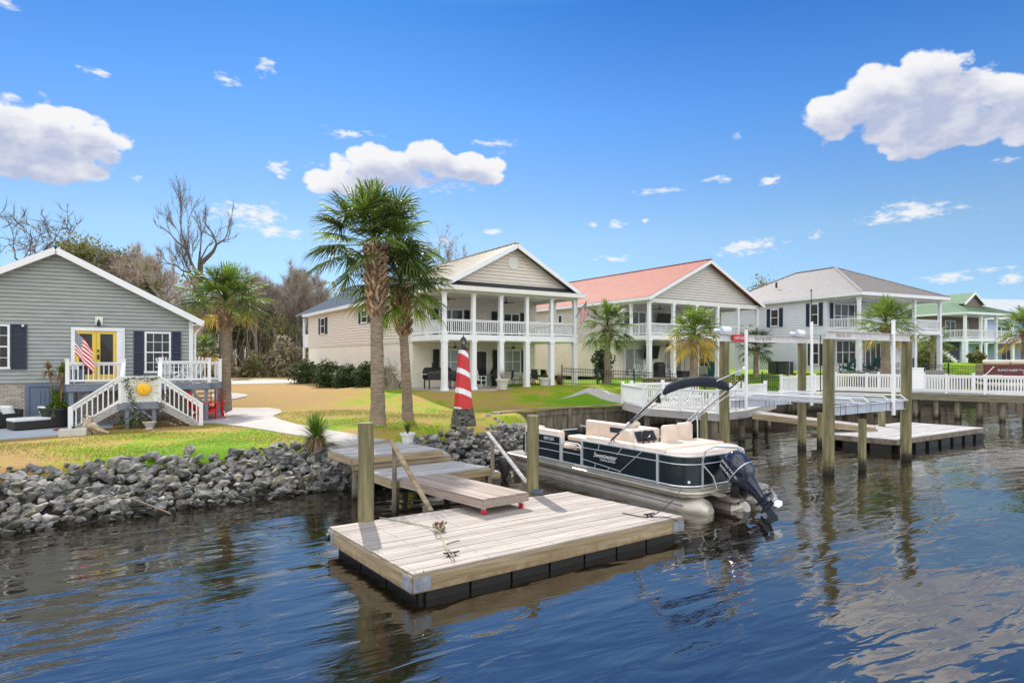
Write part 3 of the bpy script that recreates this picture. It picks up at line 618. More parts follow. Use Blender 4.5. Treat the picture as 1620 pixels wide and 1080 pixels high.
def hip_roof(par, x0, x1, y0, y1, ze, za, f0, f1, m, sp=.35, rake=white):
    xm = (x0 + x1) / 2; A, B = (xm, y0 + f0, za), (xm, y1 - f1, za)
    pl = [([(x0, y0, ze), (x1, y0, ze), A], (0, f0, za - ze)), ([(x0, y1, ze), (x0, y0, ze), A, B], (xm - x0, 0, za - ze)), ([(x1, y0, ze), (x1, y1, ze), B, A], (x0 - xm, 0, za - ze)), ([(x1, y1, ze), (x0, y1, ze), B], (0, -f1, za - ze))]
    f = MB()
    for P, d in pl: f.face(P); ribs(f, P, d, sp)
    for p, q_ in (((x0, y0, ze), A), ((x1, y0, ze), A), ((x0, y1, ze), B), ((x1, y1, ze), B), (A, B)): f.bar(Vector(p) + Vector((0, 0, .03)), Vector(q_) + Vector((0, 0, .03)), .22, .05)
    f.face([(x0, y0, ze - .02), (x0, y1, ze - .02), (x1, y1, ze - .02), (x1, y0, ze - .02)])
    o = f.build('roof', m, par); t = MB()
    t.b2(x0 - .03, x1 + .03, y0 - .03, y0, ze - .22, ze); t.b2(x0 - .03, x1 + .03, y1, y1 + .03, ze - .22, ze); t.b2(x0 - .03, x0, y0, y1, ze - .22, ze); t.b2(x1, x1 + .03, y0, y1, ze - .22, ze)
    t.b2(x0, x1, y0, y1, ze - .24, ze - .2); t.build('roof_trim', rake, par); return o
def post(par, x, y, z0, z1, w=.2, m=white, cap=True):
    f = MB(); f.b2(x - w / 2, x + w / 2, y - w / 2, y + w / 2, z0, z1)
    if cap: f.b2(x - w / 2 - .03, x + w / 2 + .03, y - w / 2 - .03, y + w / 2 + .03, z0, z0 + .16); f.b2(x - w / 2 - .03, x + w / 2 + .03, y - w / 2 - .03, y + w / 2 + .03, z1 - .12, z1 - .002)
    return f.build('post', m, par)

# ------------------------------------------------------------------ chairs and small furniture
def adirondack(label, m, loc, rz, group=None):
    t = T('adirondack_chair', label, 'chair', loc, rz, group); b = MB(); s = MB(); l = MB(); a = MB()
    for i in range(5):
        x = (i - 2) * .105; b.bar((x, .22, .32), (x * 1.25, .52, .98 - .03 * abs(i - 2)), .095, .02, (1, 0, 0))
    for i in range(5): s.bar((-.26, -.28 + i * .11, .38 - i * .02), (.26, -.28 + i * .11, .38 - i * .02), .1, .02)
    for x in (-.3, .3):
        l.bar((x, -.3, 0), (x, -.3, .56), .03, .1, (1, 0, 0)); l.bar((x, -.32, .34), (x, .5, .02), .03, .1); l.cut(); a.bar((x * 1.1, -.38, .58), (x * 1.1, .36, .58), .12, .025); a.cut()
    b.build('backrest', m, t); s.build('seat', m, t); l.split('leg', m, t); a.split('armrest', m, t); return t
def sling_chair(label, loc, rz, group=None, m=None):
    m = m or black_m; t = T('patio_chair', label, 'chair', loc, rz, group); s = MB(); f = MB(); s.box((0, 0, .43), (.48, .46, .03)); s.build('seat', dark, t)
    b = MB(); b.ori((0, .28, .72), (.23, .012, .3), ((1, 0, 0), (0, .97, .2), (0, -.2, .97))); b.build('backrest', dark, t)
    for x in (-.25, .25):
        for (p, q_) in (((x, -.22, 0), (x, -.24, .62)), ((x, -.24, .62), (x, .24, .64)), ((x, .28, 0), (x, .2, .44)), ((x, .2, .42), (x, .34, 1.02))): f.tube([p, q_], .014, 5)
    f.build('frame', m, t); return t
def patio_table(label, loc, m=black_m, r=.55, top=None):
    t = T('patio_table', label, 'table', loc); a = MB(); a.lathe((0, 0, .70), [(r, 0), (r, .03)], 20); a.build('tabletop', top or m, t)
    for i in range(4):
        b = MB(); q_ = i * math.pi / 2 + .4; b.tube([(math.cos(q_) * r * .8, math.sin(q_) * r * .8, 0), (math.cos(q_) * r * .5, math.sin(q_) * r * .5, .7)], .018, 5); b.build('leg', m, t)
    return t
def tuft(mb, c, n, L_, w, seed, el0=.2, el1=1.4, droop=.4):
    r = random.Random(seed); c = Vector(c)
    for i in range(n):
        a = r.random() * 6.28; e = r.uniform(el0, el1); l_ = L_ * r.uniform(.7, 1.1); d = Vector((math.cos(a) * math.cos(e), math.sin(a) * math.cos(e), math.sin(e))); s = Vector((-math.sin(a), math.cos(a), 0)) * w
        p1 = c + d * l_ * .55; p2 = c + d * l_ - Vector((0, 0, droop * l_ * math.cos(e)))
        mb.face([c - s * .5, c + s * .5, p1 + s * .5, p1 - s * .5]); mb.face([p1 - s * .5, p1 + s * .5, p2])
def pot_plant(name, label, loc, r, h, pm, leafm, n=60, L_=.5, w=.03, seed=1, cat='potted plant', el0=.2, droop=.35):
    t = T(name, label, cat, loc); p = MB(); p.lathe((0, 0, 0), [(r * .68, 0), (r * .92, h * .8), (r * 1.06, h * .82), (r * 1.06, h), (r * .92, h), (r * .9, h * .9), (.01, h * .9)], 18); p.build('pot', pm, t, smooth=True)
    f = MB(); tuft(f, (0, 0, h * .9), n, L_, w, seed, el0, 1.5, droop); f.build('leaves', leafm, t); return t
def text(s, size, m, par, loc, rot, name='lettering', shear=0, ext=.003, align='CENTER'):
    c = bpy.data.curves.new('t', 'FONT'); c.body = s; c.size = size; c.extrude = ext; c.shear = shear; c.align_x = align; c.align_y = 'CENTER'
    o = bpy.data.objects.new('t', c); COL.objects.link(o); bpy.context.view_layer.update(); me = bpy.data.meshes.new_from_object(o.evaluated_get(bpy.context.evaluated_depsgraph_get())); bpy.data.objects.remove(o)
    me.materials.clear(); me.materials.append(m); o = bpy.data.objects.new(name, me); COL.objects.link(o); o.parent = par; o.location = loc; o.rotation_euler = rot; return o

# ------------------------------------------------------------------ the cream house
YA = R(33.3)
def two_storey(name, label, X, Y, z0, yaw, w, D, pd, zf, ze, za, bays, sidm, low_m, roof_segs, o=.42, fo=.4, gable=True, side_posts=1, sp=.4, rails=True):
    t = T(name, label, 'house', (X, Y, z0), yaw); F = Fr(X, Y, z0, yaw)
    wl = MB(); wallplane(wl, (0, pd), (w, pd), 0, zf + .0, .15); wallplane(wl, (0, D), (0, pd), 0, zf, .15); wallplane(wl, (w, pd), (w, D), 0, zf, .15); wallplane(wl, (w, D), (0, D), 0, ze, .15)
    wl.build('lower_wall', low_m, t)
    wu = MB(); core = MB()
    for A, B in (((0, pd), (w, pd)), ((0, D), (0, pd)), ((w, pd), (w, D))): siding(wu, A, B, zf, ze - .05); wallplane(wu, A, B, zf, ze - .02, .12)
    if gable:
        yg = .12 + .0; sl_ = (za - ze - .12) / (w / 2)
        siding(wu, (0, yg), (w, yg), ze, za - .15, lambda z: (max(0, (z - ze) / sl_), min(w, w - (z - ze) / sl_)) if z < za - .12 else (w / 2, w / 2)); wu.face([(0, yg + .02, ze), (w, yg + .02, ze), (w / 2, yg + .02, za - .12)])
    wu.build('wall', sidm, t)
    c = MB(); c.b2(-.02, w + .02, 0, pd, ze - .16, ze - .05); c.b2(-.1, w + .1, -.1, .1, ze - .36, ze - .05); c.b2(-.1, .1, .1, pd, ze - .36, ze - .05); c.b2(w - .1, w + .1, .1, pd, ze - .36, ze - .05); c.build('porch_ceiling', trim, t)
    s = MB(); s.b2(-.12, w + .12, -.12, pd - .01, zf - .02, zf + .28); s.b2(0, w, 0, pd - .02, zf - .06, zf - .02); s.build('balcony_floor', white, t)
    for i in range(bays + 1):
        x = w * i / bays; post(t, x, 0, 0, zf - .02, .27); post(t, x, 0, zf + .28, ze - .36, .2)
    for i in range(1, side_posts + 1):
        y = pd * i / (side_posts + 1)
        for x in (0, w): post(t, x, y, zf + .28, ze - .36, .17)
    if rails:
        for i in range(bays): railing(t, (w * i / bays + .1, -.02), (w * (i + 1) / bays - .1, -.02), zf + .28, .82, .12)
        for x in (0, w): railing(t, (x, .1), (x, pd), zf + .28, .82, .13)
    tr = MB()
    for (x, y) in ((0, pd), (w, pd)): tr.b2(x - .06, x + .06, y - .03, y + .06, zf + .28, ze - .36)
    tr.b2(-.03, w + .03, pd - .028, pd - .002, zf - .1, zf - .06); tr.b2(-.03, -.002, pd, D, zf - .08, zf + .02); tr.build('corner_trim', sidm, t)
    if gable: gable_roof(t, -o, w + o, -fo, D + .4, ze, za, None, segs=roof_segs, sp=sp)
    return t, F
h1, F1 = two_storey('cream_house', 'two storey cream house with gabled tan roof and white balcony behind the palms', -3.59, 32.9, 1.72, YA, 8.85, 26.3, 4.1, 2.72, 5.6, 8.22, 5, sid_cream, stucco, [(-.4, 11, roof_tan), (11, 29.2, roof_slate)])
pt = MB(); pt.b2(-.35, 9.3, -.35, 4.1, -.25, -.0); pt.b2(9.3, 10.6, 1.0, 3.6, -.28, -.04); pt.build('patio', concrete, h1)
sk = MB(); sk.slab([(-.35, -.55, 5.56), (9.2, -.55, 5.56), (9.2, .12, 5.92), (-.35, .12, 5.92)], .05); sk.build('skirt_roof', roof_shingle, h1)
sk2 = MB(); sk2.b2(-.42, 9.27, -.6, -.55, 5.34, 5.58); sk2.b2(-.42, 9.27, -.55, 0.1, 5.36, 5.4); sk2.build('skirt_fascia', trim, h1)
fr = wf((0, 4.1), (8.85, 4.1)); yA = 4.1
def pw(F, f, px0, px1, y, z0, z1, **k): return F.sx(px0, y), F.sx(px1, y), z0, z1
def W1(px0, px1, z0, z1, cols=2, rows=1, gm=glass, name='window', **k): a, b = F1.sx(px0, yA), F1.sx(px1, yA); return window(h1, fr, a, b, z0, z1, cols, rows, white, gm, name=name, **k)
W1(694, 732, 3.02, 4.72, 2, 1, name='sliding_door'); W1(795, 821, 3.02, 4.62, 2, 1, name='sliding_door')
for a, b in ((684, 692.5), (734, 742), (777, 785.5), (822.5, 829)): shutter(h1, fr, F1.sx(a, yA), F1.sx(b, yA), 3.1, 4.68, dark)
W1(695, 728, .75, 2.25, 2, 2, glass_w); W1(796, 823, .75, 2.25, 2, 2, glass_w); W1(750, 770, .03, 2.2, 1, 1, glass, 'patio_door')
for a, b in ((684.5, 693.5), (779, 787.5), (824, 829)): shutter(h1, fr, F1.sx(a, yA), F1.sx(b, yA), .8, 2.25, dark)
fl = wf((0, 26.3), (0, 4.1))
def W1s(px0, px1, z0, z1, **k): a, b = 26.3 - F1.ty(px0, 0), 26.3 - F1.ty(px1, 0); return window(h1, fl, a, b, z0, z1, 1, 2, white, glass)
for (a, b, z0_, z1_) in ((508.5, 515.5, 3.7, 5.05), (573, 583, 4.15, 5.05), (602, 610.5, 3.65, 5.05)):
    W1s(a, b, z0_, z1_); sa, sb = 26.3 - F1.ty(a, 0), 26.3 - F1.ty(b, 0); q_ = (sb - sa) * .33 + .1
    shutter(h1, fl, sa - q_ - .02, sa - .02, z0_, z1_); shutter(h1, fl, sb + .02, sb + q_ + .02, z0_, z1_)
v = MB(); v.lathe((0, 0, 0), [(.36, 0), (.36, .05), (.28, .055), (.28, .03)], 20)
for i in range(6): v.b2(-.26, .26, -.25 + i * .085, -.2 + i * .085, .03, .055)
vo = v.build('gable_vent', trim, h1); vo.location = (4.42, .1, 7.15); vo.rotation_euler = (R(90), 0, 0)
for x in (1.2, 5.2): fan(h1, (x, 2, 5.38), x); fan(h1, (x + .5, 2, 2.66), x + .6)
rp = MB(); rp.b2(0, 8.85, 26.5, 28.2, 2.7, 3.0); rp.b2(.0, .15, 27.9, 28.2, 0, 5.36); rp.b2(0, .12, 26.4, 28.2, 3.0, 3.85); rp.build('rear_porch', white, h1)
gu = MB(); gu.tube([(8.85, -.1, 2.6), (8.95, -.15, 5.3)], .03, 6); gu.build('downspout', white, h1)
# ------------------------------------------------------------------ red-roofed house
h2, F2 = two_storey('taupe_house', 'two storey taupe house with a red metal roof and white posts', 9.3, 42, 2.05, YA, 11.8, 26, 3.43, 2.70, 5.55, 8.55, 5, sid_taupe, stucco, [(-.4, 26.4, roof_red)], sp=.32)
p = MB(); p.b2(-.3, 12.1, -.3, 3.4, -.35, 0); p.build('patio', concrete, h2)
y2 = 3.43; fr2 = wf((0, y2), (11.8, y2))
def W2(px0, px1, z0, z1, cols=1, rows=1, gm=glass, name='window', **k): a, b = F2.sx(px0, y2), F2.sx(px1, y2); return window(h2, fr2, a, b, z0, z1, cols, rows, white, gm, name=name, **k)
W2(985, 1021, 3.05, 4.85, 3, 1, name='sliding_door'); W2(1072, 1096, 3.0, 4.75, 2, 1, name='sliding_door'); W2(1104, 1124, 3.0, 4.85, 1, 1, name='window')
W2(987, 1017, .03, 2.15, 2, 1, glass_w, 'french_door'); W2(1052, 1077, .03, 2.15, 2, 1, glass_w, 'french_door'); W2(1104, 1122, .7, 2.2, 2, 2)
for (px0, px1, z0_, z1_, yy) in ((1040, 1060, 3.75, 4.8, 3.0), (1020, 1042, 1.35, 2.35, 3.0)):
    f = MB(); a, b = F2.sx(px0, yy), F2.sx(px1, yy); f.ori(((a + b) / 2, yy, (z0_ + z1_) / 2), ((b - a) / 2, .04, (z1_ - z0_) / 2), ((1, 0, 0), (0, .97, .24), (0, -.24, .97))); f.bar(((a + b) / 2, yy, (z0_ + z1_) / 2), ((a + b) / 2, yy + .42, (z0_ + z1_) / 2), .1, .1); f.build('television', black_m, h2)
for x in (2.8, 7.4): fan(h2, (x, 1.7, 5.3), x); fan(h2, (x + .8, 1.7, 2.62), x)
fl2 = wf((0, 26), (0, y2))
for a, b in ((868, 873), (884, 891)): sa, sb = 26 - F2.ty(a, 0), 26 - F2.ty(b, 0); window(h2, fl2, sa, sb, 3.6, 4.9, 1, 2)
# ------------------------------------------------------------------ white hip-roofed house
YB = R(25); h3, F3 = two_storey('white_house', 'two storey white house with a grey hip roof and dark shutters', 24.65, 44, 2.5, YB, 9.3, 14.0, 2.6, 2.77, 5.62, 8.3, 3, sid_white, sid_white, None, gable=False, side_posts=0, rails=True)
hip_roof(h3, -.45, 9.75, -.5, 14.5, 5.62, 8.4, 6.0, 5.2, roof_grey, .3)
p = MB(); p.b2(-.3, 9.6, -.3, 2.6, -.4, 0); p.build('patio', concrete, h3)
y3 = 2.6; fr3 = wf((0, y3), (9.3, y3)); fl3 = wf((0, 14), (0, y3))
def W3(px0, px1, z0, z1, cols=1, rows=1, gm=glass, name='window'): a, b = F3.sx(px0, y3), F3.sx(px1, y3); return window(h3, fr3, a, b, z0, z1, cols, rows, white, gm, name=name)
W3(1318, 1351, 3.25, 5.05, 3, 2); W3(1321, 1352, .5, 2.3, 3, 2); W3(1367, 1392, .03, 2.2, 3, 1, glass, 'sliding_door'); W3(1432, 1442, 3.1, 5.0, 1, 1)
for a, b, z0_, z1_ in ((1312, 1316.5, 3.3, 5.1), (1352, 1356, 3.3, 5.0), (1353, 1358, .5, 2.3)): shutter(h3, fr3, F3.sx(a, y3), F3.sx(b, y3), z0_, z1_)
for a, b, z0_, z1_ in ((1220, 1233, 3.55, 4.95), (1282.5, 1296, 3.45, 5.1), (1285, 1297, .45, 2.2)):
    sa, sb = 14 - F3.ty(a, 0), 14 - F3.ty(b, 0); window(h3, fl3, sa, sb, z0_, z1_, 1, 2); q_ = (sb - sa) * .4
    shutter(h3, fl3, sa - q_ - .05, sa - .05, z0_ - .05, z1_ + .05); shutter(h3, fl3, sb + .05, sb + q_ + .05, z0_ - .05, z1_ + .05)
for x in (1.8, 4.8): fan(h3, (x, 1.3, 5.4), x)
vp = MB(); vp.tube([(1.5, 8.6, 6.9), (1.5, 8.6, 7.35)], .09, 8); vp.build('vent_pipe', dark, h3)
eb = MB(); s_ = F3.ty(1204.5, 0); eb.b2(-.22, -.02, s_ - .3, s_ + .3, .9, 1.75); eb.b2(-.24, -.22, s_ - .24, s_ + .24, .96, 1.69); eb.tube([(-.1, s_, 1.75), (-.1, s_, 2.7)], .03, 6); eb.build('electrical_panel', lift_m, h3)
# ------------------------------------------------------------------ green-roofed house
YG = R(25); h4 = T('green_roofed_house', 'raised brown house with a pale green roof and a wide white porch', 'house', (49, 67, 2.85), YG); F4 = Fr(49, 67, 2.85, YG)
w4 = 9.0; f = MB()
for A, B in (((0, 3), (w4, 3)), ((0, 14), (0, 3)), ((w4, 3), (w4, 14))): siding(f, A, B, 2.75, 5.5); wallplane(f, A, B, 2.75, 5.5)
f.build('wall', sid_brown, h4)
f = MB(); f.b2(.4, 2.6, 2.4, 8, 0, 2.7); f.b2(2.6, 6.2, 4, 8.5, 0, 2.7); f.build('lower_wall', navy, h4)
f = MB(); f.b2(6.2, w4, 5, 12, 0, 2.7); f.b2(0, 6.2, 9, 13.9, 0, 2.7); f.build('garage_wall', sid_blue, h4)
f = MB(); f.b2(-.15, w4 + .15, -.15, 14, 2.45, 2.78); f.build('balcony_floor', white, h4)
hip_roof(h4, -.5, w4 + .5, -.5, 15, 5.6, 7.55, 4.9, 3.5, roof_green, .35)
f = MB(); gz = 6.5
A0 = (w4 / 2 - 2.0, 1.4, 6.75); B0 = (w4 / 2 + 2.0, 1.4, 6.75); C0 = (w4 / 2, 1.4, 8.05); C1 = (w4 / 2, 8, 8.05); A1 = (w4 / 2 - 2.0, 8, 6.75); B1 = (w4 / 2 + 2.0, 8, 6.75)
f.slab([A0, C0, C1, A1], .08); f.slab([C0, B0, B1, C1], .08); ribs(f, [A0, C0, C1, A1], (2, 0, 1.3), .35); f.build('gable_dormer', roof_green, h4)
f = MB(); f.face([(w4 / 2 - 1.75, 1.7, 6.45), (w4 / 2 + 1.75, 1.7, 6.45), (w4 / 2 + 1.75, 1.7, 6.7), (w4 / 2, 1.7, 7.95), (w4 / 2 - 1.75, 1.7, 6.7)]); f.build('gable_wall', sid_brown, h4)
f = MB(); 
for (p_, q_) in ((A0, C0), (C0, B0)): f.bar(Vector(p_) + Vector((0, -.03, -.1)), Vector(q_) + Vector((0, -.03, -.1)), .05, .22)
f.build('rake_board', white, h4)
for x in (0, 2.9, 5.8, 9.0): post(h4, x, 0, 2.78, 5.4, .25); post(h4, x, 0, 0, 2.45, .42 if x == 0 else .22)
for a, b in ((0, 2.9), (2.9, 5.8), (5.8, 9)): railing(h4, (a + .12, -.02), (b - .12, -.02), 2.78, .95, .16)
railing(h4, (0, .1), (0, 3), 2.78, .95, .16)
fr4 = wf((0, 3), (w4, 3)); window(h4, fr4, 1.6, 3.4, 2.85, 4.9, 2, 1, name='french_door'); window(h4, fr4, 5.0, 5.9, 3.5, 4.9, 1, 2); window(h4, wf((0, 14), (0, 3)), 9.2, 10.4, 2.85, 4.9, 1, 1, white, white, name='side_door')
st = MB()
for i in range(11): st.b2(-.9 - .9, -.9, 2.6 - i * .28, 2.85 - i * .28, 2.5 - i * .24, 2.55 - i * .24)
st.build('stair', white, h4)
bf = MB(); bf.ori((-1.6, 1.3, 1.3), (.04, 1.75, .16), ((1, 0, 0), (0, .76, .65), (0, -.65, .76))); bf.build('stair_stringer', white, h4)
# ------------------------------------------------------------------ last house, silver roof
h5 = T('silver_roofed_house', 'blue house with a long silver metal roof at the right edge', 'house', (60, 83, 2.9), R(8)); 
f = MB(); siding(f, (1, 0), (20, 0), 0, 5.85); wallplane(f, (1, 0), (20, 0), 0, 5.85); siding(f, (1, 12), (1, 0), 0, 5.85); wallplane(f, (1, 12), (1, 0), 0, 5.85); wallplane(f, (20, 0), (20, 12), 0, 5.2); f.build('wall', sid_blue, h5)
f = MB(); P_ = [(-.5, -1, 6.0), (21, -1, 6.0), (21, 6, 9.2), (-.5, 6, 9.2)]; Q_ = [(-.5, 6, 9.2), (21, 6, 9.2), (21, 13, 6.0), (-.5, 13, 6.0)]; f.slab(P_, .1); f.slab(Q_, .1); ribs(f, P_, (0, 7, 3.1), .5); f.build('roof', roof_silver, h5)
f = MB(); f.b2(-.5, 21, -1.05, -1, 5.75, 6.0); f.b2(-.5, 21, -.96, 0, 5.8, 5.85); f.b2(.9, 21, -3, -.02, 2.5, 2.75); f.build('roof_trim', white, h5)
fr5 = wf((1, 0), (20, 0))
for s in (1.2, 5.2, 9.5): window(h5, fr5, s, s + 1.4, 3.2, 4.8, 1, 2); shutter(h5, fr5, s - .6, s - .08, 3.2, 4.8); window(h5, fr5, s, s + 1.6, .3, 2.2, 2, 1)
for x in (1, 5, 9, 13): post(h5, x, -2.9, 0, 2.5, .25); post(h5, x, -2.9, 2.75, 5.75, .2)
railing(h5, (1, -2.9), (13, -2.9), 2.75, .95, .2)
# ------------------------------------------------------------------ grey house on the left
YL = math.atan2(.462, .887); FL = Fr(-16.7, 25, .85, YL)
hL = T('grey_house', 'single storey grey sided house with a yellow front door and white deck', 'house', (-16.7, 25, .85), YL)
XR, XL, XA = 3.37, -6.03, -1.33; ZS = 1.6; zev = 4.28; zap = 6.75; mL = (zap - zev) / (XR - XA)
wl = MB(); wallplane(wl, (XL, 0), (XR, 0), ZS, 4.2); siding(wl, (XL, 0), (XR, 0), ZS, zap, lambda z: (0, XR - XL) if z < zev - .05 else ((z - zev) / mL, XR - XL - (z - zev) / mL), h=.15)
wl.face([(XL, .02, 4.1), (XR, .02, 4.1), (XR, .02, zev), (XA, .02, zap), (XL, .02, zev)])
siding(wl, (XR, 0), (XR, 14), ZS, zev, h=.15); wallplane(wl, (XR, 0), (XR, 14), ZS, zev); wallplane(wl, (XL, 14), (XL, 0), 0, zev); wl.build('wall', sid_grey, hL)
b_ = MB(); wallplane(b_, (XL, .02), (-2.35, .02), -.3, ZS, .15); wallplane(b_, (-.75, .02), (XR, .02), -.3, ZS, .15); wallplane(b_, (XR, .02), (XR, 14), -.3, ZS, .15); b_.build('foundation', brick, hL)
bv = MB()
for dz in (1.12, 1.28): bv.b2(-3.95, -3.6, -.05, .02, dz - .04, dz + .03)
bv.build('foundation_vent', dark, hL)
cd = MB(); FW = wf((XL, 0), (XR, 0)); blue_d = mat('grey_blue_paint', (.13, .17, .24), .6, .08, 3)
cd.b2(-2.35, -.75, -.01, .05, -.1, ZS); 
for x in (-2.35, -.87): cd.b2(x, x + .12, -.05, -.012, -.1, ZS)
cd.b2(-2.23, -.87, -.05, -.012, ZS - .12, ZS)
for i in range(8): cd.b2(-1.98 + i * .135, -1.87 + i * .135, -.045, -.013, -.05, ZS - .3)
cd.build('crawlspace_door', blue_d, hL)
# gable roof in two parts: shingled plane, white rake
rf = MB(); o_ = .42; ze_ = zev - o_ * mL + .14; za_ = zap + .17; x0, x1 = XL - o_, XR + o_
rf.slab([(XA, -.42, za_), (x1, -.42, ze_), (x1, 14.4, ze_), (XA, 14.4, za_)], .05); rf.slab([(x0, -.42, ze_), (XA, -.42, za_), (XA, 14.4, za_), (x0, 14.4, ze_)], .05)
rf.build('roof', roof_shingle, hL)
sp_ = MB()
for k in range(1): sp_.ori((1.05, .75, (za_ + ze_) / 2 + .085), (2.0, 1.1, .03), (Vector((1, 0, -mL)).normalized(), (0, 1, 0), Vector((mL, 0, 1)).normalized()))
sp_.build('roof_panel', black_m, hL)
tr = MB()
for (a, b) in (((x0, ze_), (XA, za_)), ((XA, za_), (x1, ze_))): tr.bar((a[0], -.44, a[1] - .15), (b[0], -.44, b[1] - .15), .04, .24); 
tr.slab([(x0, -.42, ze_ - .2), (XA, -.42, za_ - .2), (XA, 0, za_ - .2), (x0, 0, ze_ - .2)], .02); tr.slab([(XA, -.42, za_ - .2), (x1, -.42, ze_ - .2), (x1, 0, ze_ - .2), (XA, 0, za_ - .2)], .02)
tr.b2(XR, x1, -.42, 14.4, ze_ - .22, ze_ - .18); tr.b2(x1 - .02, x1 + .03, -.42, 14.4, ze_ - .25, ze_ - .06)
tr.b2(XR - .12, XR + .035, -.045, -.002, ZS, zev - .1); tr.b2(XR, XR + .05, -.03, .12, ZS, zev - .1)
tr.tube([(x1 - .05, -.1, ze_ - .25), (XR + .12, -.08, ze_ - .55), (XR + .1, -.08, 0)], .04, 6); tr.build('roof_trim', white, hL)
# door pair
a, b = FL.sx(113, 0) - XL, FL.sx(198, 0) - XL; zd0, zd1 = 1.68, 3.68
f = MB(); wbox(f, FW, a, a + .13, zd0, zd1, 0, .09); wbox(f, FW, b - .28, b, zd0, zd1, 0, .09); wbox(f, FW, a, b, zd1, zd1 + .13, 0, .1); wbox(f, FW, b - .12, b - .08, zd0, zd1, .09, .12); f.build('door_frame', white, hL)
mid = (a + b - .15) / 2
for (s0, s1, hx) in ((a + .13, mid - .005, 0), (mid + .005, b - .28, 1)):
    f = MB(); wbox(f, FW, s0, s0 + .13, zd0, zd1, .0, .05); wbox(f, FW, s1 - .13, s1, zd0, zd1, 0, .05); wbox(f, FW, s0 + .13, s1 - .13, zd1 - .12, zd1, 0, .05); wbox(f, FW, s0 + .13, s1 - .13, zd0, zd0 + .25, 0, .05)
    dd_ = f.build('door', yellow, hL); g = MB(); wbox(g, FW, s0 + .12, s1 - .12, zd0 + .24, zd1 - .11, .01, .03); g.build('pane', glass, dd_)
    if hx: k = MB(); wbox(k, FW, s0 + .03, s0 + .1, zd0 + .85, zd0 + 1.05, .05, .09); wbox(k, FW, s0 + .035, s0 + .09, zd0 + 1.15, zd0 + 1.25, .05, .1); k.build('handle', black_m, dd_)
a, b = FL.sx(229, 0) - XL, FL.sx(270.5, 0) - XL; window(hL, FW, a, b, 1.98, 3.68, 1, 2, white, glass, (3, 4)); shutter(hL, FW, FL.sx(211.5, 0) - XL, a - .02, 1.9, 3.7); shutter(hL, FW, b + .02, FL.sx(286.5, 0) - XL, 1.9, 3.7)
b = FL.sx(16.5, 0) - XL; window(hL, FW, b - .95, b, 2.18, 3.87, 1, 2, white, glass, (3, 4)); shutter(hL, FW, b + .02, b + .52, 2.16, 3.89); shutter(hL, FW, b - 1.47, b - .97, 2.16, 3.89)
s = FL.sx(157, 0) - XL; lt = MB(); wbox(lt, FW, s - .13, s + .13, 3.92, 4.25, 0, .04); lt.build('lamp_plate', trim, hL)
lt = MB(); c = FW[0] + FW[1] * s + FW[2] * .14; lt.lathe((c.x, c.y, 3.93), [(.03, -.06), (.05, -.04), (.05, .0), (.075, .02), (.075, .05), (.02, .2), (.01, .22)], 10); lt.build('wall_lamp', black_m, hL)
lt = MB(); lt.ell((c.x, c.y, 4.02), (.045, .045, .055), 10, 6); lt.build('bulb', glass_w, hL)
s = FL.sx(37.5, 0) - XL; cc = MB(); c = FW[0] + FW[1] * s + FW[2] * .1; cc.ell((c.x, c.y, 3.82), (.05, .07, .05), 10, 6); cc.bar((c.x, c.y + .1, 3.85), (c.x, c.y, 3.85), .04, .04); cc.build('security_camera', white, hL)
# ------------------------------------------------------------------ its deck and double stairs
DK = T('deck', 'raised white railed deck with double stairs in front of the grey house', 'deck', (-16.7, 25, .85), YL); zf = 1.66; y0d = -2.7; xa, xb = FL.sx(107, -2.7), FL.sx(331, -2.7)
grey_p = mat('grey_deck_paint', (.17, .20, .25), .6, .08, 3)
d_ = MB()
n = int((xb - xa) / .14)
for i in range(n): x = xa + (xb - xa) * i / n; d_.b2(x + .004, x + (xb - xa) / n - .004, y0d, -.05, zf - .04, zf)
d_.b2(xb, xb + .4, -2.3, 4.0, zf - .04, zf); d_.build('deck_boards', grey_w, DK)
r_ = MB(); r_.b2(xa - .02, xb + .02, y0d - .06, y0d, zf - .28, zf - .05); r_.b2(xa - .06, xa, y0d, -.05, zf - .28, zf - .05); r_.b2(xb, xb + .06, y0d, -2.3, zf - .28, zf - .05); r_.b2(xb + .06, xb + .45, -2.36, -2.3, zf - .28, zf - .05); r_.build('rim_joist', grey_p, DK)
def dpost(x, y, z1=zf - .28, w=.14, m=grey_p, z0=-.1): f = MB(); f.b2(x - w / 2, x + w / 2, y - w / 2, y + w / 2, z0, z1); f.build('post', m, DK)
for x in (xa + .1, xb - .1): dpost(x, y0d + .1)
dpost(xb + .35, -2.2, w=.1); dpost(xb + .35, 1.0, w=.1)
br = MB(); br.bar((xa + .1, y0d + .1, .7), (xa + .65, y0d + .1, zf - .3), .09, .09); br.bar((xb - .1, y0d + .1, .7), (xb - .65, y0d + .1, zf - .3), .09, .09); br.build('brace', grey_p, DK)
l0, l1 = FL.sx(188, -4.0), FL.sx(254, -4.0); zl = .98; ylf, ylb = -4.0, -3.35
s0_, s1_ = l0 + .05, l1 - .05
railing(DK, (xa, y0d - .03), (s0_, y0d - .03), zf, .78, .15, posts=(0, 1), name='deck_railing'); railing(DK, (s1_, y0d - .03), (xb, y0d - .03), zf, .82, .15, posts=(0, 1), name='deck_railing')
railing(DK, (xa, y0d), (xa, -.1), zf, .78, .15, name='deck_railing'); railing(DK, (xb + .05, -2.33), (xb + .4, -2.33), zf, .78, .15, posts=(1,), name='deck_railing'); railing(DK, (xb + .4, -2.3), (xb + .4, 3.9), zf, .78, .15, name='deck_railing')
st = MB()
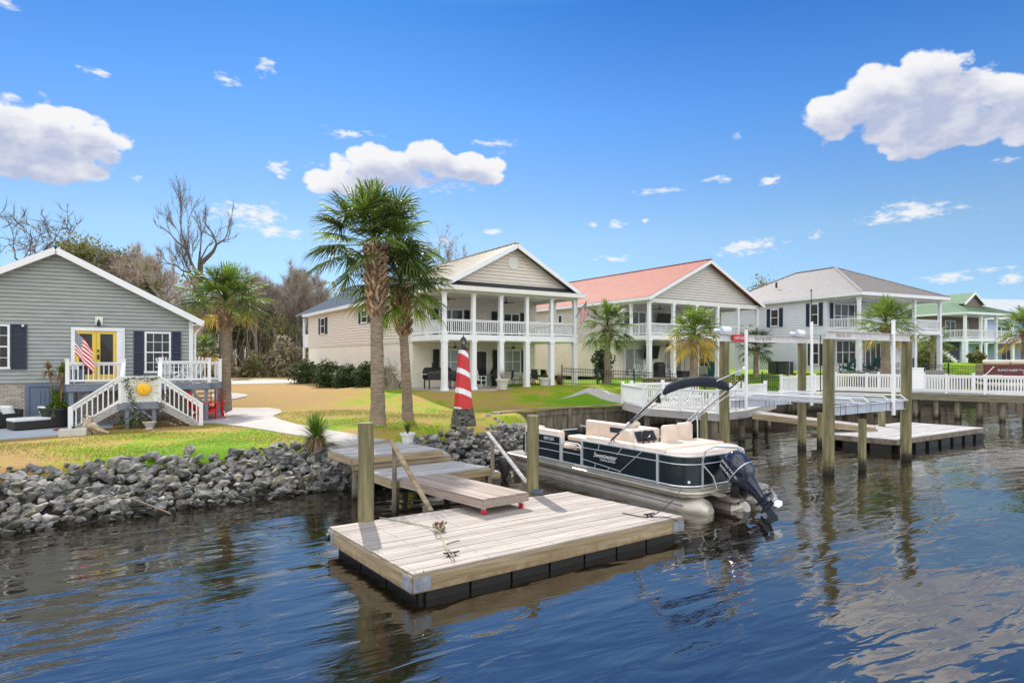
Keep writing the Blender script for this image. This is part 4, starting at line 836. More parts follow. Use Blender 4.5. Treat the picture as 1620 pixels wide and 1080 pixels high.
for i in range(3): st.b2(s0_, s1_, y0d - .02 - (i + 1) * .25, y0d - .03 - i * .25, zf - .04 - (i + 1) * .18, zf - (i + 1) * .18)
st.b2(l0, l1, ylf, ylb - .05, zl - .04, zl)
XLf, XRf = FL.sx(112, -4.0), FL.sx(318, -4.0); nst = 5
for i in range(nst):
    z = zl - (i + 1) * .175; k = (i + .5) / nst
    x = l0 + (XLf - l0) * k; st.b2(x - .17, x + .17, ylf + .02, ylb - .1, z - .04, z); x = l1 + (XRf - l1) * k; st.b2(x - .17, x + .17, ylf + .02, ylb - .1, z - .04, z)
st.build('stair_tread', grey_w, DK)
sg = MB()
for (xs_, xe_) in ((l0, XLf), (l1, XRf)):
    for y in (ylf - .02, ylb - .1): sg.bar((xs_, y, zl - .12), (xe_, y, .02), .05, .24); sg.cut()
sg.split('stair_stringer', grey_w, DK)
lb = MB(); lb.b2(l0 - .05, l1 + .05, ylf - .07, ylf - .02, zl - .22, zl); lb.build('landing_beam', grey_p, DK)
for x in (l0 + .25, l1 - .2): dpost(x, ylf + .05, zl - .22, .12)
br = MB(); br.bar((l0 + .25, ylf + .05, .35), (l0 + .7, ylf + .05, zl - .22), .07, .07); br.bar((l1 - .2, ylf + .05, .35), (l1 - .65, ylf + .05, zl - .22), .07, .07); br.build('brace', grey_p, DK)
# white slatted sun panel on the landing
lp = MB(); 
for x in (l0 + .04, l1 - .04): lp.b2(x - .05, x + .05, ylf - .06, ylf + .04, zl, zl + .93)
lp.b2(l0, l1, ylf - .08, ylf + .06, zl + .91, zl + .95); lp.b2(l0 + .09, l1 - .09, ylf - .03, ylf, zl + .04, zl + .9)
for i in range(9): x = l0 + .12 + (l1 - l0 - .24) * i / 8; lp.b2(x - .02, x + .02, ylf - .05, ylf - .03, zl + .04, zl + .9)
lp.build('landing_panel', white, DK)
for (xs_, xe_) in ((l0, XLf), (l1, XRf)):
    f = MB(); y = ylf - .02; zs, ze2 = zl + .93, .02 + .88
    f.bar((xs_, y, zs), (xe_, y, ze2), .12, .06); f.bar((xs_, y, zs - .12), (xe_, y, ze2 - .12), .04, .1); f.bar((xs_, y, zl + .08), (xe_, y, .1), .05, .09)
    n = 9
    for i in range(1, n): k = i / n; x = xs_ + (xe_ - xs_) * k; f.b2(x - .02, x + .02, y - .02, y + .02, zl + .08 + (.02 - zl) * k, zs - .1 + (ze2 - zs) * k)
    f.b2(xe_ - .07, xe_ + .07, y - .07, y + .07, -.05, ze2 + .02); f.build('stair_railing', white, DK)
f = MB()
for x in (s0_, s1_): f.bar((x, y0d - .05, zf + .75), (x, ylb - .05, zl + .95), .13, .06); f.b2(x - .06, x + .06, y0d - .75, y0d - .63, zl, zl + .98)
f.build('stair_railing', white, DK)
ul = MB()
for i in range(6): ul.b2(xb - .4, xb + .3, -1.6 + i * .25, -1.4 + i * .25, zf - .35 - i * .2, zf - .31 - i * .2)
ul.build('side_step', grey_w, DK)
# sun face ornament
sn = T('sun_ornament', 'round yellow sun face with metal rays hung on the white landing panel', 'ornament', FL.w((l0 + l1) / 2 + .12, ylf - .1, zl + .50), YL)
f = MB(); f.ell((0, -.01, 0), (.225, .055, .225), 22, 10); sun_y = mat('sun_yellow', (.85, .50, .02), .45, .06, 8); f.build('face', sun_y, sn, smooth=True)
f = MB()
for i in range(20):
    a = i * math.pi / 10; l_ = .50 if i % 2 else .40; f.bar((math.cos(a) * .17, 0, math.sin(a) * .17), (math.cos(a) * l_, 0, math.sin(a) * l_), .012, .03 if i % 2 else .012)
f.build('ray', mat('ray_gold', (.60, .50, .20), .5), sn)
f = MB()
for x in (-.06, .06): f.ell((x, -.055, .05), (.025, .012, .012), 8, 4)
f.ell((0, -.065, -.01), (.018, .016, .035), 8, 4); f.ell((0, -.055, -.075), (.05, .01, .014), 8, 4); f.build('features', mat('sun_orange', (.60, .28, .01), .5), sn)
# ------------------------------------------------------------------ palms
def frond(mb, o, az, el, pl, fr, droop, r, n=26, mi=0, w=.05):
    d = Vector((math.cos(az) * math.cos(el), math.sin(az) * math.cos(el), math.sin(el))); s = Vector((-math.sin(az), math.cos(az), 0)); u = d.cross(s) * -1
    o = Vector(o); e = o + d * pl - Vector((0, 0, pl * pl * .12)); mb.mi = mi
    mb.bar(o, e, .035, .02)
    d2 = (d - Vector((0, 0, .18))).normalized(); s = (s + d.cross(s) * r.uniform(-.45, .45)).normalized(); u = s.cross(d2) * -1
    for i in range(n):
        t = -1 + 2 * (i + .5) / n; a = t * R(122) + r.uniform(-.04, .04); L_ = fr * (.80 + .20 * math.cos(a)) * r.uniform(.86, 1.06)
        q_ = (d2 * math.cos(a) + s * math.sin(a)).normalized(); fold = -.10 * abs(math.sin(a)) - .02; q_ = (q_ + Vector((0, 0, fold))).normalized()
        b = e + d2 * .12 * (1 - abs(t)); pw_ = q_.cross(Vector((0, 0, 1)));  pw_ = (pw_.normalized() if pw_.length > .05 else s) ; pw_ = (pw_ + Vector((0, 0, r.uniform(-.9, .9)))).normalized() * w * .5
        p1 = b + q_ * L_ * .45 - Vector((0, 0, droop * L_ * .07)); p2 = b + q_ * L_ * .78 - Vector((0, 0, droop * L_ * .3)); p3 = b + q_ * L_ * .98 - Vector((0, 0, droop * L_ * r.uniform(.55, .85)))
        mb.face([b - pw_ * .5, b + pw_ * .5, p1 + pw_, p1 - pw_]); mb.face([p1 - pw_, p1 + pw_, p2 + pw_ * .6, p2 - pw_ * .6]); mb.face([p2 - pw_ * .6, p2 + pw_ * .6, p3])
def palm(label, base, top, r0, r1, boots, crown_r, nf, seed, mats, low=0.0, group=None, lean=(0, 0), elr=(-.75, 1.4), boot_r=1.35, n=24, bottom_flare=1.25, w=.05):
    r = random.Random(seed); H = top - base[2]; t = T('palm_tree', label, 'palm tree', base, 0, group)
    tr = MB(); k = 16; rows = []
    ax = lambda z: Vector((lean[0] * (z / H) ** 1.3, lean[1] * (z / H) ** 1.3, z))
    hb = H - boots
    for i in range(k * 3 + 1):
        f = i / (k * 3); z = -.15 + (H + .1) * f; rad = r0 + (r1 - r0) * min(1, f * 1.4); rad *= 1 + (bottom_flare - 1) * math.exp(-f * 12) + .035 * math.sin(i * 2.4) + r.uniform(-.012, .012)
        c = ax(max(z, 0)) + Vector((0, 0, min(z, 0))); rows.append([c + Vector((math.cos(a) * rad * (1 + .03 * math.sin(3 * a + i)), math.sin(a) * rad, 0)) for a in [2 * math.pi * j / 14 for j in range(14)]])
    tr.grid(rows, True); tr.build('trunk', palmtrunk, t, smooth=True)
    if boots > 0:
        b = MB(); nrow = int(boots / .10)
        for i in range(nrow):
            z = hb + boots * i / nrow; c = ax(z); rr = (r1 * .92) * (1 + (boot_r - 1) * min(1, .35 + i / nrow))
            for j in range(9):
                a = 2 * math.pi * (j + .5 * (i % 2)) / 9 + r.uniform(-.1, .1); d = Vector((math.cos(a), math.sin(a), 0)); s = Vector((-math.sin(a), math.cos(a), 0)); tl = r.choice((-1, 1)) * .55
                p0 = c + d * rr * .72 + Vector((0, 0, -.05)); up = (d * r.uniform(.45, .9) + Vector((0, 0, 1)) + s * tl * .7).normalized(); L_ = r.uniform(.18, .32)
                b.bar(p0, p0 + up * L_, r.uniform(.06, .10), .03, d)
        b.build('leaf_bases', boots_m, t)
    cr = MB(); c = ax(H)
    for i in range(nf):
        f = i / nf; el = elr[0] + (elr[1] - elr[0]) * (f ** .8) + r.uniform(-.15, .15); az_ = i * 2.39996 + r.uniform(-.3, .3); mi = 0
        if f < low: mi = 2 if r.random() < .75 else 3
        elif r.random() < .3: mi = 1
        pl = crown_r * r.uniform(.48, .68) * (1 if el < 1 else .8); fr_ = crown_r * r.uniform(.42, .54)
        frond(cr, c + Vector((0, 0, (f - .3) * .35)), az_, el, pl, fr_, .55 if el < .3 else .3, r, n, mi, w)
    cr.build('crown', mats, t); return t
PM = [pgreen, plime, pyel, pdead]; PL = [plime, pgreen, pyel, pdead]
b = at(598, 672, 1.18); palm('tallest palm with a thick woven boot collar, in front of the cream house', b, 7.30, .245, .195, 2.45, 2.35, 56, 3, PM, 0, lean=(-.1, 0), boot_r=2.15, elr=(-.42, 1.45), n=30, w=.055)
b = at(645, 663, 1.2); palm('shorter palm just right of the tallest palm', b, 6.15, .20, .15, 1.85, 2.05, 52, 8, [pgreen, plime, plime, pyel], .1, lean=(-.28, 0), boot_r=2.5, elr=(-.6, 1.35), n=28, w=.055)
b = at(355, 651, .97); palm('palm with yellowing lower fronds beside the grey house deck', b, 6.05, .30, .24, 1.35, 2.1, 62, 5, PL, .07, lean=(.05, 0), boot_r=1.5, elr=(-.3, 1.4), n=24)
b = at(961, 604, 2.0); palm('palm inside the black fence at the left corner of the taupe house', b, 5.35, .22, .18, .9, 1.75, 50, 6, [plime, pgreen, plime, pdead], .0, boot_r=1.6, elr=(-.9, 1.4), n=20)
bb = atY(1098, 605, 33); bb.z = 1.7; palm('palm with orange dead fronds behind the boat lift', bb, 4.75, .25, .2, .6, 1.65, 56, 9, [plime, plime, pyel, pdead], .33, boot_r=1.5, elr=(-.95, 1.45), n=20)
bb = atY(1401, 600, 40); bb.z = 1.7; palm('round full palm in front of the white house', bb, 5.65, .32, .24, .9, 2.0, 66, 12, [plime, plime, pyel, pdead], .08, boot_r=1.4, elr=(-.8, 1.45), n=20)
bb = atY(1622, 600, 42); bb.z = 1.9; palm('palm cut by the right edge of the view', bb, 5.35, .28, .2, .6, 1.9, 54, 14, [plime, plime, pyel, pdead], .25, boot_r=1.4, elr=(-.8, 1.4), n=20)
for i, (px, Y, tz, cr_, lb_) in enumerate(((1196, 46, 4.3, 1.5, 'small dark palm between the taupe house and the white house'), (1475, 58, 5.3, 1.7, 'palm seen under the porch roof between the white and green houses'), (322, 46, 3.9, 1.6, 'yellow green palm behind the corner of the grey house'))):
    p_ = Vector(((px - 810) / FP * Y, Y, ZL((px - 810) / FP * Y, Y) - .05)); palm(lb_, p_, tz, .2, .17, .5, cr_, 30, 20 + i, [plime if i != 0 else pgreen, pgreen, pyel if i == 2 else plime, pdead], .2 if i == 2 else 0, boot_r=1.4, elr=(-.6, 1.4), n=16, w=.07)
# ------------------------------------------------------------------ trees
def grow(mb, tips, p, d, L_, rad, depth, r, bend=.25, up=.12, split=(2, 3), ratio=.74, segs=4, minr=.012, spread=.65):
    pts = [p]; rads = [rad]; q_ = Vector(p); dd = Vector(d)
    for i in range(segs):
        dd = (dd + Vector((r.uniform(-bend, bend), r.uniform(-bend, bend), r.uniform(-bend, bend) * .6 + up))).normalized(); q_ = q_ + dd * L_ / segs; pts.append(q_.copy()); rads.append(rad * (1 - .38 * (i + 1) / segs))
    mb.tube(pts, rads, 7 if rad > .12 else (5 if rad > .04 else 3), cap=False)
    for k_ in range(1, len(pts)): tips.append((pts[k_].copy(), dd.copy(), depth))
    if depth <= 0: return
    n = r.randint(*split)
    for i in range(n):
        k_ = len(pts) - 1 if i == 0 else r.randint(max(1, segs // 2), segs); a = r.random() * 6.28; s = r.uniform(.5, 1) * spread
        side = dd.orthogonal().normalized(); side.rotate(Matrix.Rotation(a, 3, dd)); nd = (dd * (1 - s * .45) + side * s).normalized()
        grow(mb, tips, pts[k_], nd, L_ * ratio * r.uniform(.8, 1.15), max(minr, rads[k_] * (.78 if i == 0 else .6)), depth - 1, r, bend * 1.1, up, split, ratio, max(2, segs - (depth < 3)), minr, spread)
def twigs(mb, tips, r, n, L_, w, lo=2):
    c = [t_ for t_ in tips if t_[2] <= lo]
    for i in range(n):
        p, d, _ = r.choice(c); dd = (d + Vector((r.uniform(-1, 1), r.uniform(-1, 1), r.uniform(-.5, 1)))).normalized(); s = dd.orthogonal().normalized() * w; l_ = L_ * r.uniform(.5, 1.2)
        p1 = p + dd * l_ * .5 + Vector((r.uniform(-.05, .05), r.uniform(-.05, .05), .02)); p2 = p + dd * l_ + Vector((r.uniform(-.15, .15), r.uniform(-.15, .15), .1)) * l_
        mb.face([p - s, p + s, p1 + s * .6, p1 - s * .6]); mb.face([p1 - s * .6, p1 + s * .6, p2])
def hang(mb, tips, r, n, L_, w, lo=3):
    c = [t_ for t_ in tips if t_[2] <= lo]
    for i in range(n):
        p, d, _ = r.choice(c); a = r.random() * 3.14; s = Vector((math.cos(a), math.sin(a), 0)) * w * r.uniform(.5, 1.2); l_ = L_ * r.uniform(.3, 1.2); p = p + Vector((r.uniform(-.3, .3), r.uniform(-.3, .3), 0))
        mb.face([p - s * .6, p + s * .6, p + s * .8 - Vector((0, 0, l_ * .5)), p - s * .5 - Vector((0, 0, l_ * .55))]); mb.face([p - s * .5 - Vector((0, 0, l_ * .55)), p + s * .8 - Vector((0, 0, l_ * .5)), p + s * .1 - Vector((0, 0, l_))])
def leaves(mb, tips, r, n, L_, spread, lo=2, flat=.3):
    c = [t_ for t_ in tips if t_[2] <= lo]
    for i in range(n):
        p, d, _ = r.choice(c); p = p + Vector((r.gauss(0, spread), r.gauss(0, spread), r.gauss(0, spread * .7))); a = Vector((r.gauss(0, 1), r.gauss(0, 1), r.gauss(0, 1))).normalized(); b = a.orthogonal().normalized(); l_ = L_ * r.uniform(.6, 1.3)
        b.rotate(Matrix.Rotation(r.random() * 6.28, 3, a)); mb.face([p - b * l_ * .5, p + a.cross(b) * l_ * .3, p + b * l_ * .5, p - a.cross(b) * l_ * .3])
def tree(name, label, cat, loc, seed, H, r0, depth, kw, crown, group=None, start=.3, mats=None, lean=(0, 0), bk=None, sxy=1):
    t = T(name, label, cat, loc, 0, group); r = random.Random(seed); tips = []; tb = MB()
    d = Vector((lean[0], lean[1], 1)).normalized(); hs = H * start; tb.tube([(0, 0, -.4), (0, 0, 0), d * hs * .5, d * hs], [r0 * 1.3, r0 * 1.1, r0 * .95, r0 * .88], 9, cap=False)
    for i in range(kw.pop('limbs', 1)): grow(tb, tips, d * hs * (1 - .12 * i), (d + Vector((r.uniform(-.35, .35), r.uniform(-.35, .35), 0)) * (i > 0 or .3)).normalized(), H * kw.get('l0', .3), r0 * (.85 - .18 * i), depth, r, **{k: v for k, v in kw.items() if k not in ('l0',)})
    tb.build('trunk', bk or bark, t); c = MB(); crown(c, tips, r); c.build('crown', mats or [twig, moss, olive], t); k_ = H / max(p[2] for p in c.v); t.scale = (k_ ** .6 * sxy, k_ ** .6 * sxy, k_); t['hh'] = H; del t['hh']; return t
def cr_bare(nt_=2600, nm=500, L_=.9, w=.016, ml=.9):
    def f(c, tips, r): c.mi = 0; twigs(c, tips, r, nt_, L_, w); c.mi = 1; hang(c, tips, r, nm, ml, .05, 3)
    return f
def cr_leaf(n=5000, L_=.22, sp=.5, nt_=600, mi=2, nm=0):
    def f(c, tips, r):
        c.mi = 0; twigs(c, tips, r, nt_, .9, .02); c.mi = mi; leaves(c, tips, r, n, L_, sp)
        if nm: c.mi = 1; hang(c, tips, r, nm, .7, .06, 4)
    return f
def P_(px, Y): X = (px - 810) / FP * Y; return (X, Y, ZL(X, Y) - .1)
def Hof(py, Y, z): return CZ + (HY - py) / FP * Y - z
tree('bare_tree', 'wide spreading bare tree behind the peak of the grey house', 'tree', P_(62, 52), 21, 16.2, .60, 5, dict(minr=.028, limbs=4, l0=.26, bend=.30, up=.05, spread=.95, ratio=.74, split=(2, 3)), cr_bare(1500, 160, .7, .014, .4), start=.30, mats=[dktwig, moss, olive], bk=dkbark)
tree('bare_tree', 'tall dark bare tree with a crooked forked top left of the first palm', 'tree', P_(312, 60), 30, 19.4, .75, 5, dict(minr=.03, limbs=3, l0=.24, bend=.28, up=.10, spread=.7, ratio=.72), cr_bare(1800, 260, .8, .016, .6), start=.36, lean=(.12, 0), mats=[dktwig, moss, olive], bk=dkbark, sxy=.55)
tree('bare_tree', 'mossy bare tree leaning beside the dark forked tree', 'tree', P_(235, 56), 35, 13.4, .42, 4, dict(limbs=2, l0=.26, bend=.32, up=.08, spread=.8, ratio=.74), cr_bare(3600, 700, .8, .018, .7), start=.34, lean=(-.1, 0))
tree('pine_tree', 'round olive green pine crown behind the roof of the grey house', 'tree', P_(165, 60), 37, 14.4, .35, 4, dict(limbs=3, l0=.22, bend=.3, up=.1, spread=.9, ratio=.7), cr_leaf(17000, .28, .55), start=.3, sxy=.9)
tree('bare_tree', 'slim bare tree top rising behind the cream house roof', 'tree', P_(722, 68), 41, 17.2, .34, 4, dict(limbs=2, l0=.24, bend=.22, up=.16, spread=.5, ratio=.74), cr_bare(1000, 40, .7, .018, .4), start=.4)
tree('leafy_tree', 'small leafy tree top behind the white house roof', 'tree', P_(1216, 78), 43, 12.2, .34, 4, dict(limbs=3, l0=.24, bend=.3, up=.1, spread=.8, ratio=.72), cr_leaf(2600, .3, .6, 1200), start=.4)
protos = []
protos.append(tree('bare_tree', 'slender bare grey tree of the wood behind the lawn', 'tree', P_(440, 78), 51, 12.5, .2, 4, dict(limbs=2, l0=.22, bend=.18, up=.2, spread=.45, ratio=.74), cr_bare(5200, 120, 1.0, .014, .5), 'trees of the wood behind the lawn', start=.3))
protos.append(tree('bare_tree', 'slender bare grey tree of the wood behind the lawn', 'tree', P_(470, 80), 53, 12.5, .18, 4, dict(limbs=3, l0=.23, bend=.2, up=.24, spread=.5, ratio=.72), cr_bare(5600, 200, 1.0, .014, .5), 'trees of the wood behind the lawn', start=.2))
protos.append(tree('mossy_tree', 'brown mossy tree of the wood behind the lawn', 'tree', P_(400, 76), 55, 12, .22, 4, dict(limbs=3, l0=.23, bend=.28, up=.12, spread=.7, ratio=.74), cr_bare(4600, 900, .9, .016, .6), 'mossy trees of the wood', start=.2))
protos.append(tree('leafy_tree', 'olive leaved tree of the wood behind the lawn', 'tree', P_(350, 72), 57, 9.5, .2, 4, dict(limbs=3, l0=.24, bend=.3, up=.1, spread=.8, ratio=.72), cr_leaf(4200, .26, .55, 1200, 2, 500), 'olive leaved trees of the wood', start=.15))
plabel = [p['label'] for p in protos]; pgroup = [p['group'] for p in protos]; base_h = [12.5, 12.5, 12, 9.5]
r8 = random.Random(77)
def skyline(px):   # tree top row wanted at a column
    P = [(-60, 420), (120, 430), (190, 400), (240, 400), (340, 440), (400, 425), (450, 438), (470, 418), (520, 428), (560, 445), (640, 450), (700, 470)]
    for (a, b_), (c, d) in zip(P[:-1], P[1:]):
        if a <= px <= c: return b_ + (d - b_) * (px - a) / (c - a)
    return 460
for i in range(66):
    px = -40 + 690 * (i + r8.random()) / 66 if i < 50 else r8.uniform(330, 570); Y = r8.uniform(68, 92); k = r8.choice((0, 1, 2, 0, 1, 3)) if px > 320 else r8.choice((2, 2, 3, 0))
    loc = P_(px, Y); want = Hof(skyline(px) + r8.uniform(-6, 34), Y, loc[2]); sc = want / base_h[k]
    if k == 3: sc = min(sc, .95)
    dup(protos[k], loc, r8.random() * 6.28, plabel[k], pgroup[k], (sc * r8.uniform(.85, 1.05), sc * r8.uniform(.85, 1.05), sc))
# undergrowth of the wood: nobody could count it
ug = MB(); r9 = random.Random(9)
for i in range(24000):
    px = r9.uniform(-120, 620); Y = r9.uniform(66, 76); X = (px - 810) / FP * Y; h = r9.random() ** 1.2 * (3.1 + 1.3 * math.sin(px * .045) + .8 * math.sin(px * .13)); z = ZL(X, Y) + h
    ug.mi = 0 if r9.random() < .5 + .25 * math.sin(px * .06 + Y * .7) else 1
    a = Vector((r9.gauss(0, 1), r9.gauss(0, 1), r9.gauss(0, 1))).normalized(); b = a.orthogonal().normalized(); c = a.cross(b); l_ = r9.uniform(.12, .32); p = Vector((X, Y, z))
    ug.face([p - b * l_, p + c * l_ * .6, p + b * l_, p - c * l_ * .6])
for i in range(1500):
    px = r9.uniform(-120, 620); Y = r9.uniform(66, 90); X = (px - 810) / FP * Y; z = ZL(X, Y); ug.mi = 2; a = r9.uniform(-.5, .5); l_ = r9.uniform(2, 5.5); s = .018; a = r9.uniform(-1.6, 1.6)
    ug.face([(X - s, Y, z), (X + s, Y, z), (X + a + s * .3, Y + r9.uniform(-.3, .3), z + l_), (X + a - s * .3, Y, z + l_)])
tag(ug.build('undergrowth', [olive, moss, twig]), 'tangled brush and saplings filling the foot of the wood', 'undergrowth', kind='stuff')
fw_ = MB()
for i in range(26000):
    px = r9.uniform(-150, 640); Y = r9.uniform(92, 104); X = (px - 810) / FP * Y; top = Hof(skyline(px) + 16, Y, 1.5); z = 1.5 + top * r9.random(); fw_.mi = 0 if r9.random() < .3 else 1
    if r9.random() < .55:
        a = r9.uniform(-.7, .7); s = .02; l_ = r9.uniform(1, 3); fw_.mi = 2; fw_.face([(X - s, Y, z - l_), (X + s, Y, z - l_), (X + a, Y, z)])
    else:
        a = Vector((r9.gauss(0, 1), r9.gauss(0, 1), r9.gauss(0, 1))).normalized(); b = a.orthogonal().normalized(); c = a.cross(b); l_ = r9.uniform(.15, .4); p = Vector((X, Y, z)); fw_.face([p - b * l_, p + c * l_ * .6, p + b * l_, p - c * l_ * .6])
tag(fw_.build('far_wood', [olive, moss, twig]), 'far bare wood closing the view behind the houses', 'wood', kind='stuff')
# distant tree belt right of the houses, low
dw = MB()
for i in range(14000):
    X = r9.uniform(-40, 420); Y = r9.uniform(150, 175) + X * .25; z = 3 + r9.random() ** 1.1 * (8 + 2 * math.sin(X * .09)); dw.mi = 0 if r9.random() < .6 else 1
    a = Vector((r9.gauss(0, 1), r9.gauss(0, 1), r9.gauss(0, 1))).normalized(); b = a.orthogonal().normalized(); c = a.cross(b); l_ = r9.uniform(.5, 1.1); p = Vector((X, Y, z)); dw.face([p - b * l_, p + c * l_ * .6, p + b * l_, p - c * l_ * .6])
tag(dw.build('distant_wood', [olive, moss]), 'distant low belt of trees behind the right hand houses', 'wood', kind='stuff')
# shrubs
def shrub(label, loc, rx, rz, n, seed, m, group=None, L_=.11, name='shrub', cat='shrub'):
    t = T(name, label, cat, loc, 0, group); r = random.Random(seed); c = MB()
    for i in range(n):
        d = Vector((r.gauss(0, 1), r.gauss(0, 1), r.gauss(0, 1))).normalized() * r.random() ** .35; w_ = 1 + .18 * math.sin(5 * math.atan2(d.y, d.x) + seed) + .15 * math.sin(7 * d.z)
        p = Vector((d.x * rx * w_, d.y * rx * w_, rz * .5 + d.z * rz * .52 * w_)); a = Vector((r.gauss(0, 1), r.gauss(0, 1), r.gauss(0, 1))).normalized(); b = a.orthogonal().normalized(); c2 = a.cross(b); l_ = L_ * r.uniform(.6, 1.3)
        c.face([p - b * l_, p + c2 * l_ * .5, p + b * l_, p - c2 * l_ * .5])
    c.build('foliage', m, t); s = MB()
    for i in range(6): a = i * 1.05; s.tube([(0, 0, -.1), (math.cos(a) * rx * .3, math.sin(a) * rx * .3, rz * .5), (math.cos(a) * rx * .6, math.sin(a) * rx * .6, rz * .85)], [.03, .02, .008], 5, cap=False)
    s.build('stem', bark, t); return t
for i, (px, x_, rr, hh, lb_) in enumerate(((483, -1.3, 1.25, 1.85, 'dark green shrub at the far end of the cream house wall'), (520, -1.3, 1.1, 1.95, 'tallest dark green shrub along the cream house wall'), (552, -1.3, 1.15, 1.55, 'dark green shrub third from the far end of the cream house wall'), (583, -1.3, .95, 1.55, 'dark green shrub just left of the tallest palm trunk'))):
    y_ = F1.ty(px, x_); p = F1.w(x_, y_); shrub(lb_, (p.x, p.y, ZL(p.x, p.y) - .05), rr, hh, 2600, 60 + i, dkleaf, 'shrubs by the cream house')
p = F1.w(-1.2, F1.ty(613, -1.2)); shrub('brown leafless shrub by the wall between the two palm trunks', (p.x, p.y, ZL(p.x, p.y)), .85, 1.6, 900, 70, moss, L_=.06)
p = F1.w(-1.0, F1.ty(622, -1.0)); st = T('tree_stump', 'dark rotten stump leaning by the cream house wall', 'stump', (p.x, p.y, ZL(p.x, p.y))); m_ = MB()
m_.tube([(0, 0, -.1), (0, 0, .3), (-.2, 0, .75), (-.35, 0, 1.15)], [.5, .36, .24, .12], 9); m_.tube([(0, 0, .1), (.35, 0, .35), (.55, 0, .3)], [.25, .18, .05], 7); m_.build('stump_wood', bark, st)
p = atY(953, 604, 38.5); shrub('dark upright shrub beside the palm at the taupe house corner', (p.x, p.y, 2.0), .65, 2.2, 1500, 71, dkleaf, L_=.1)
for i, (px, Y, rr, hh, lb_) in enumerate(((1462, 60, 1.7, 2.2, 'yellow flowering shrub under the white house balcony'), (1458, 70, 2.6, 2.6, 'big olive shrub beside the green roofed house'), (1545, 63, .7, 1.3, 'small shrub by the green house pillar'))):
    X = (px - 810) / FP * Y; shrub(lb_, (X, Y, ZL(X, Y) - .1), rr, hh, 1600, 80 + i, olive, L_=.16)
for i, (px, py, lb_) in enumerate(((862, 590, 'yellow green potted fern at the right end of the cream patio'), (885, 600, 'dry brown grass clump beside the cream patio'))):
    Y = 38 if i == 0 else 38.5; p = atY(px, py, Y); t = T('ornamental_grass', lb_, 'plant', (p.x, p.y, 1.75)); f = MB(); tuft(f, (0, 0, 0), 140, .9, .03, 5 + i, .5, 1.5, .3); f.build('leaves', plime if i == 0 else pdead, t)
# yucca by the water, pots
b = at(500, 706, 1.0); yc = T('yucca', 'spiky yucca clump at the water edge beside the steps', 'plant', b); f = MB(); tuft(f, (0, 0, .25), 340, .78, .03, 4, -.1, 1.5, .12); f.build('leaves', [plime], yc)
f = MB(); tuft(f, (0, 0, .32), 240, .50, .03, 6, -1.3, -.2, .2); f.build('dead_leaves', pdead, yc); f = MB(); f.tube([(0, 0, -.1), (0, 0, .35)], [.1, .08], 7); f.build('stem', bark, yc)
b = at(645, 700, 1.05); pot_plant('potted_plant', 'short white pot of spiky plant beside the top of the steps', b, .21, .28, mat('pot_white', (.62, .62, .58), .7, .08, 8), dkleaf, 30, .32, .035, 3, el0=.9, droop=0)
for i, (px, py, lb_, m_) in enumerate(((795, 615, 'beige stone planter with a small bare bush on the cream patio edge', moss), (861, 612, 'beige stone planter on the round slab at the cream patio', dkleaf))):
    b = at(px, py + 1.5, 1.68); pot_plant('stone_planter', lb_, b, .36, .62, pot_w, m_, 40, .75 if i == 0 else .3, .02, 31 + i, el0=.7, droop=0)
# lighthouse
LH = T('lighthouse_ornament', 'red and white striped garden lighthouse on a dark stone base', 'garden ornament', at(733, 673, 1.13), R(20)); zb = .58
stone_d = mat('dark_stone', (.06, .06, .05), .9, .3, 5, col2=(.20, .19, .16), bump=.03, bscale=10); r3 = random.Random(6); f = MB()
for i in range(9):
    z = i * .068; rr = .40 - .1 * i / 9
    for j in range(10): a = 2 * math.pi * (j + .5 * (i % 2)) / 10 + r3.uniform(-.1, .1); f.box((math.cos(a) * rr * .8, math.sin(a) * rr * .8, z + .03), (rr * .55, rr * r3.uniform(.5, .62), r3.uniform(.05, .07)), a + r3.uniform(-.15, .15))
f.build('stone_base', per_object(stone_d, .35, True), LH)
ring = []; hT = 2.02; nseg = 8
def lr(z): return .335 - .165 * z / hT
f = MB(); rowsN = 40
stripe = lambda z, a: ((z / hT) * 3.0 + .13 * math.sin(a + 2.0) + .35 + .12 * math.cos(a + 2.0 - math.pi)) % 1.0 < (.24 + .06 * (1 - z / hT))
N_ = 48
for i in range(80):
    for j in range(N_):
        a0, a1 = 2 * math.pi * j / N_, 2 * math.pi * (j + 1) / N_; z0_, z1_ = hT * i / 80, hT * (i + 1) / 80
        oct_ = lambda a, z: (lr(z) * math.cos(math.pi / 8) / math.cos(((a) % (math.pi / 4)) - math.pi / 8)); pt_ = lambda a, z: (oct_(a, z) * math.cos(a), oct_(a, z) * math.sin(a), zb + z)
        f.mi = 1 if stripe((z0_ + z1_) / 2, (a0 + a1) / 2) else 0; f.face([pt_(a0, z0_), pt_(a1 - 1e-6, z0_), pt_(a1 - 1e-6, z1_), pt_(a0, z1_)])
f.face([((lr(hT)) * math.cos(2 * math.pi * j / 8), lr(hT) * math.sin(2 * math.pi * j / 8), zb + hT) for j in range(8)])
f.build('tower', [red_p, white], LH)
f = MB(); f.lathe((0, 0, zb + hT), [(.20, 0), (.22, .03), (.12, .04), (.07, .1)], 8); f.lathe((0, 0, zb + hT + .12), [(.07, 0), (.09, .03), (.08, .04)], 8); f.lathe((0, 0, zb + hT + .32), [(.10, 0), (.12, .01), (.05, .09), (.015, .13), (.01, .22)], 8)
for j in range(6): a = j * math.pi / 3; f.bar((.075 * math.cos(a), .075 * math.sin(a), zb + hT + .15), (.09 * math.cos(a), .09 * math.sin(a), zb + hT + .33), .014, .014)
f.build('lantern', black_m, LH); f = MB(); f.lathe((0, 0, zb + hT + .155), [(.055, 0), (.07, .165)], 8); f.build('lantern_glass', glass_w, LH)
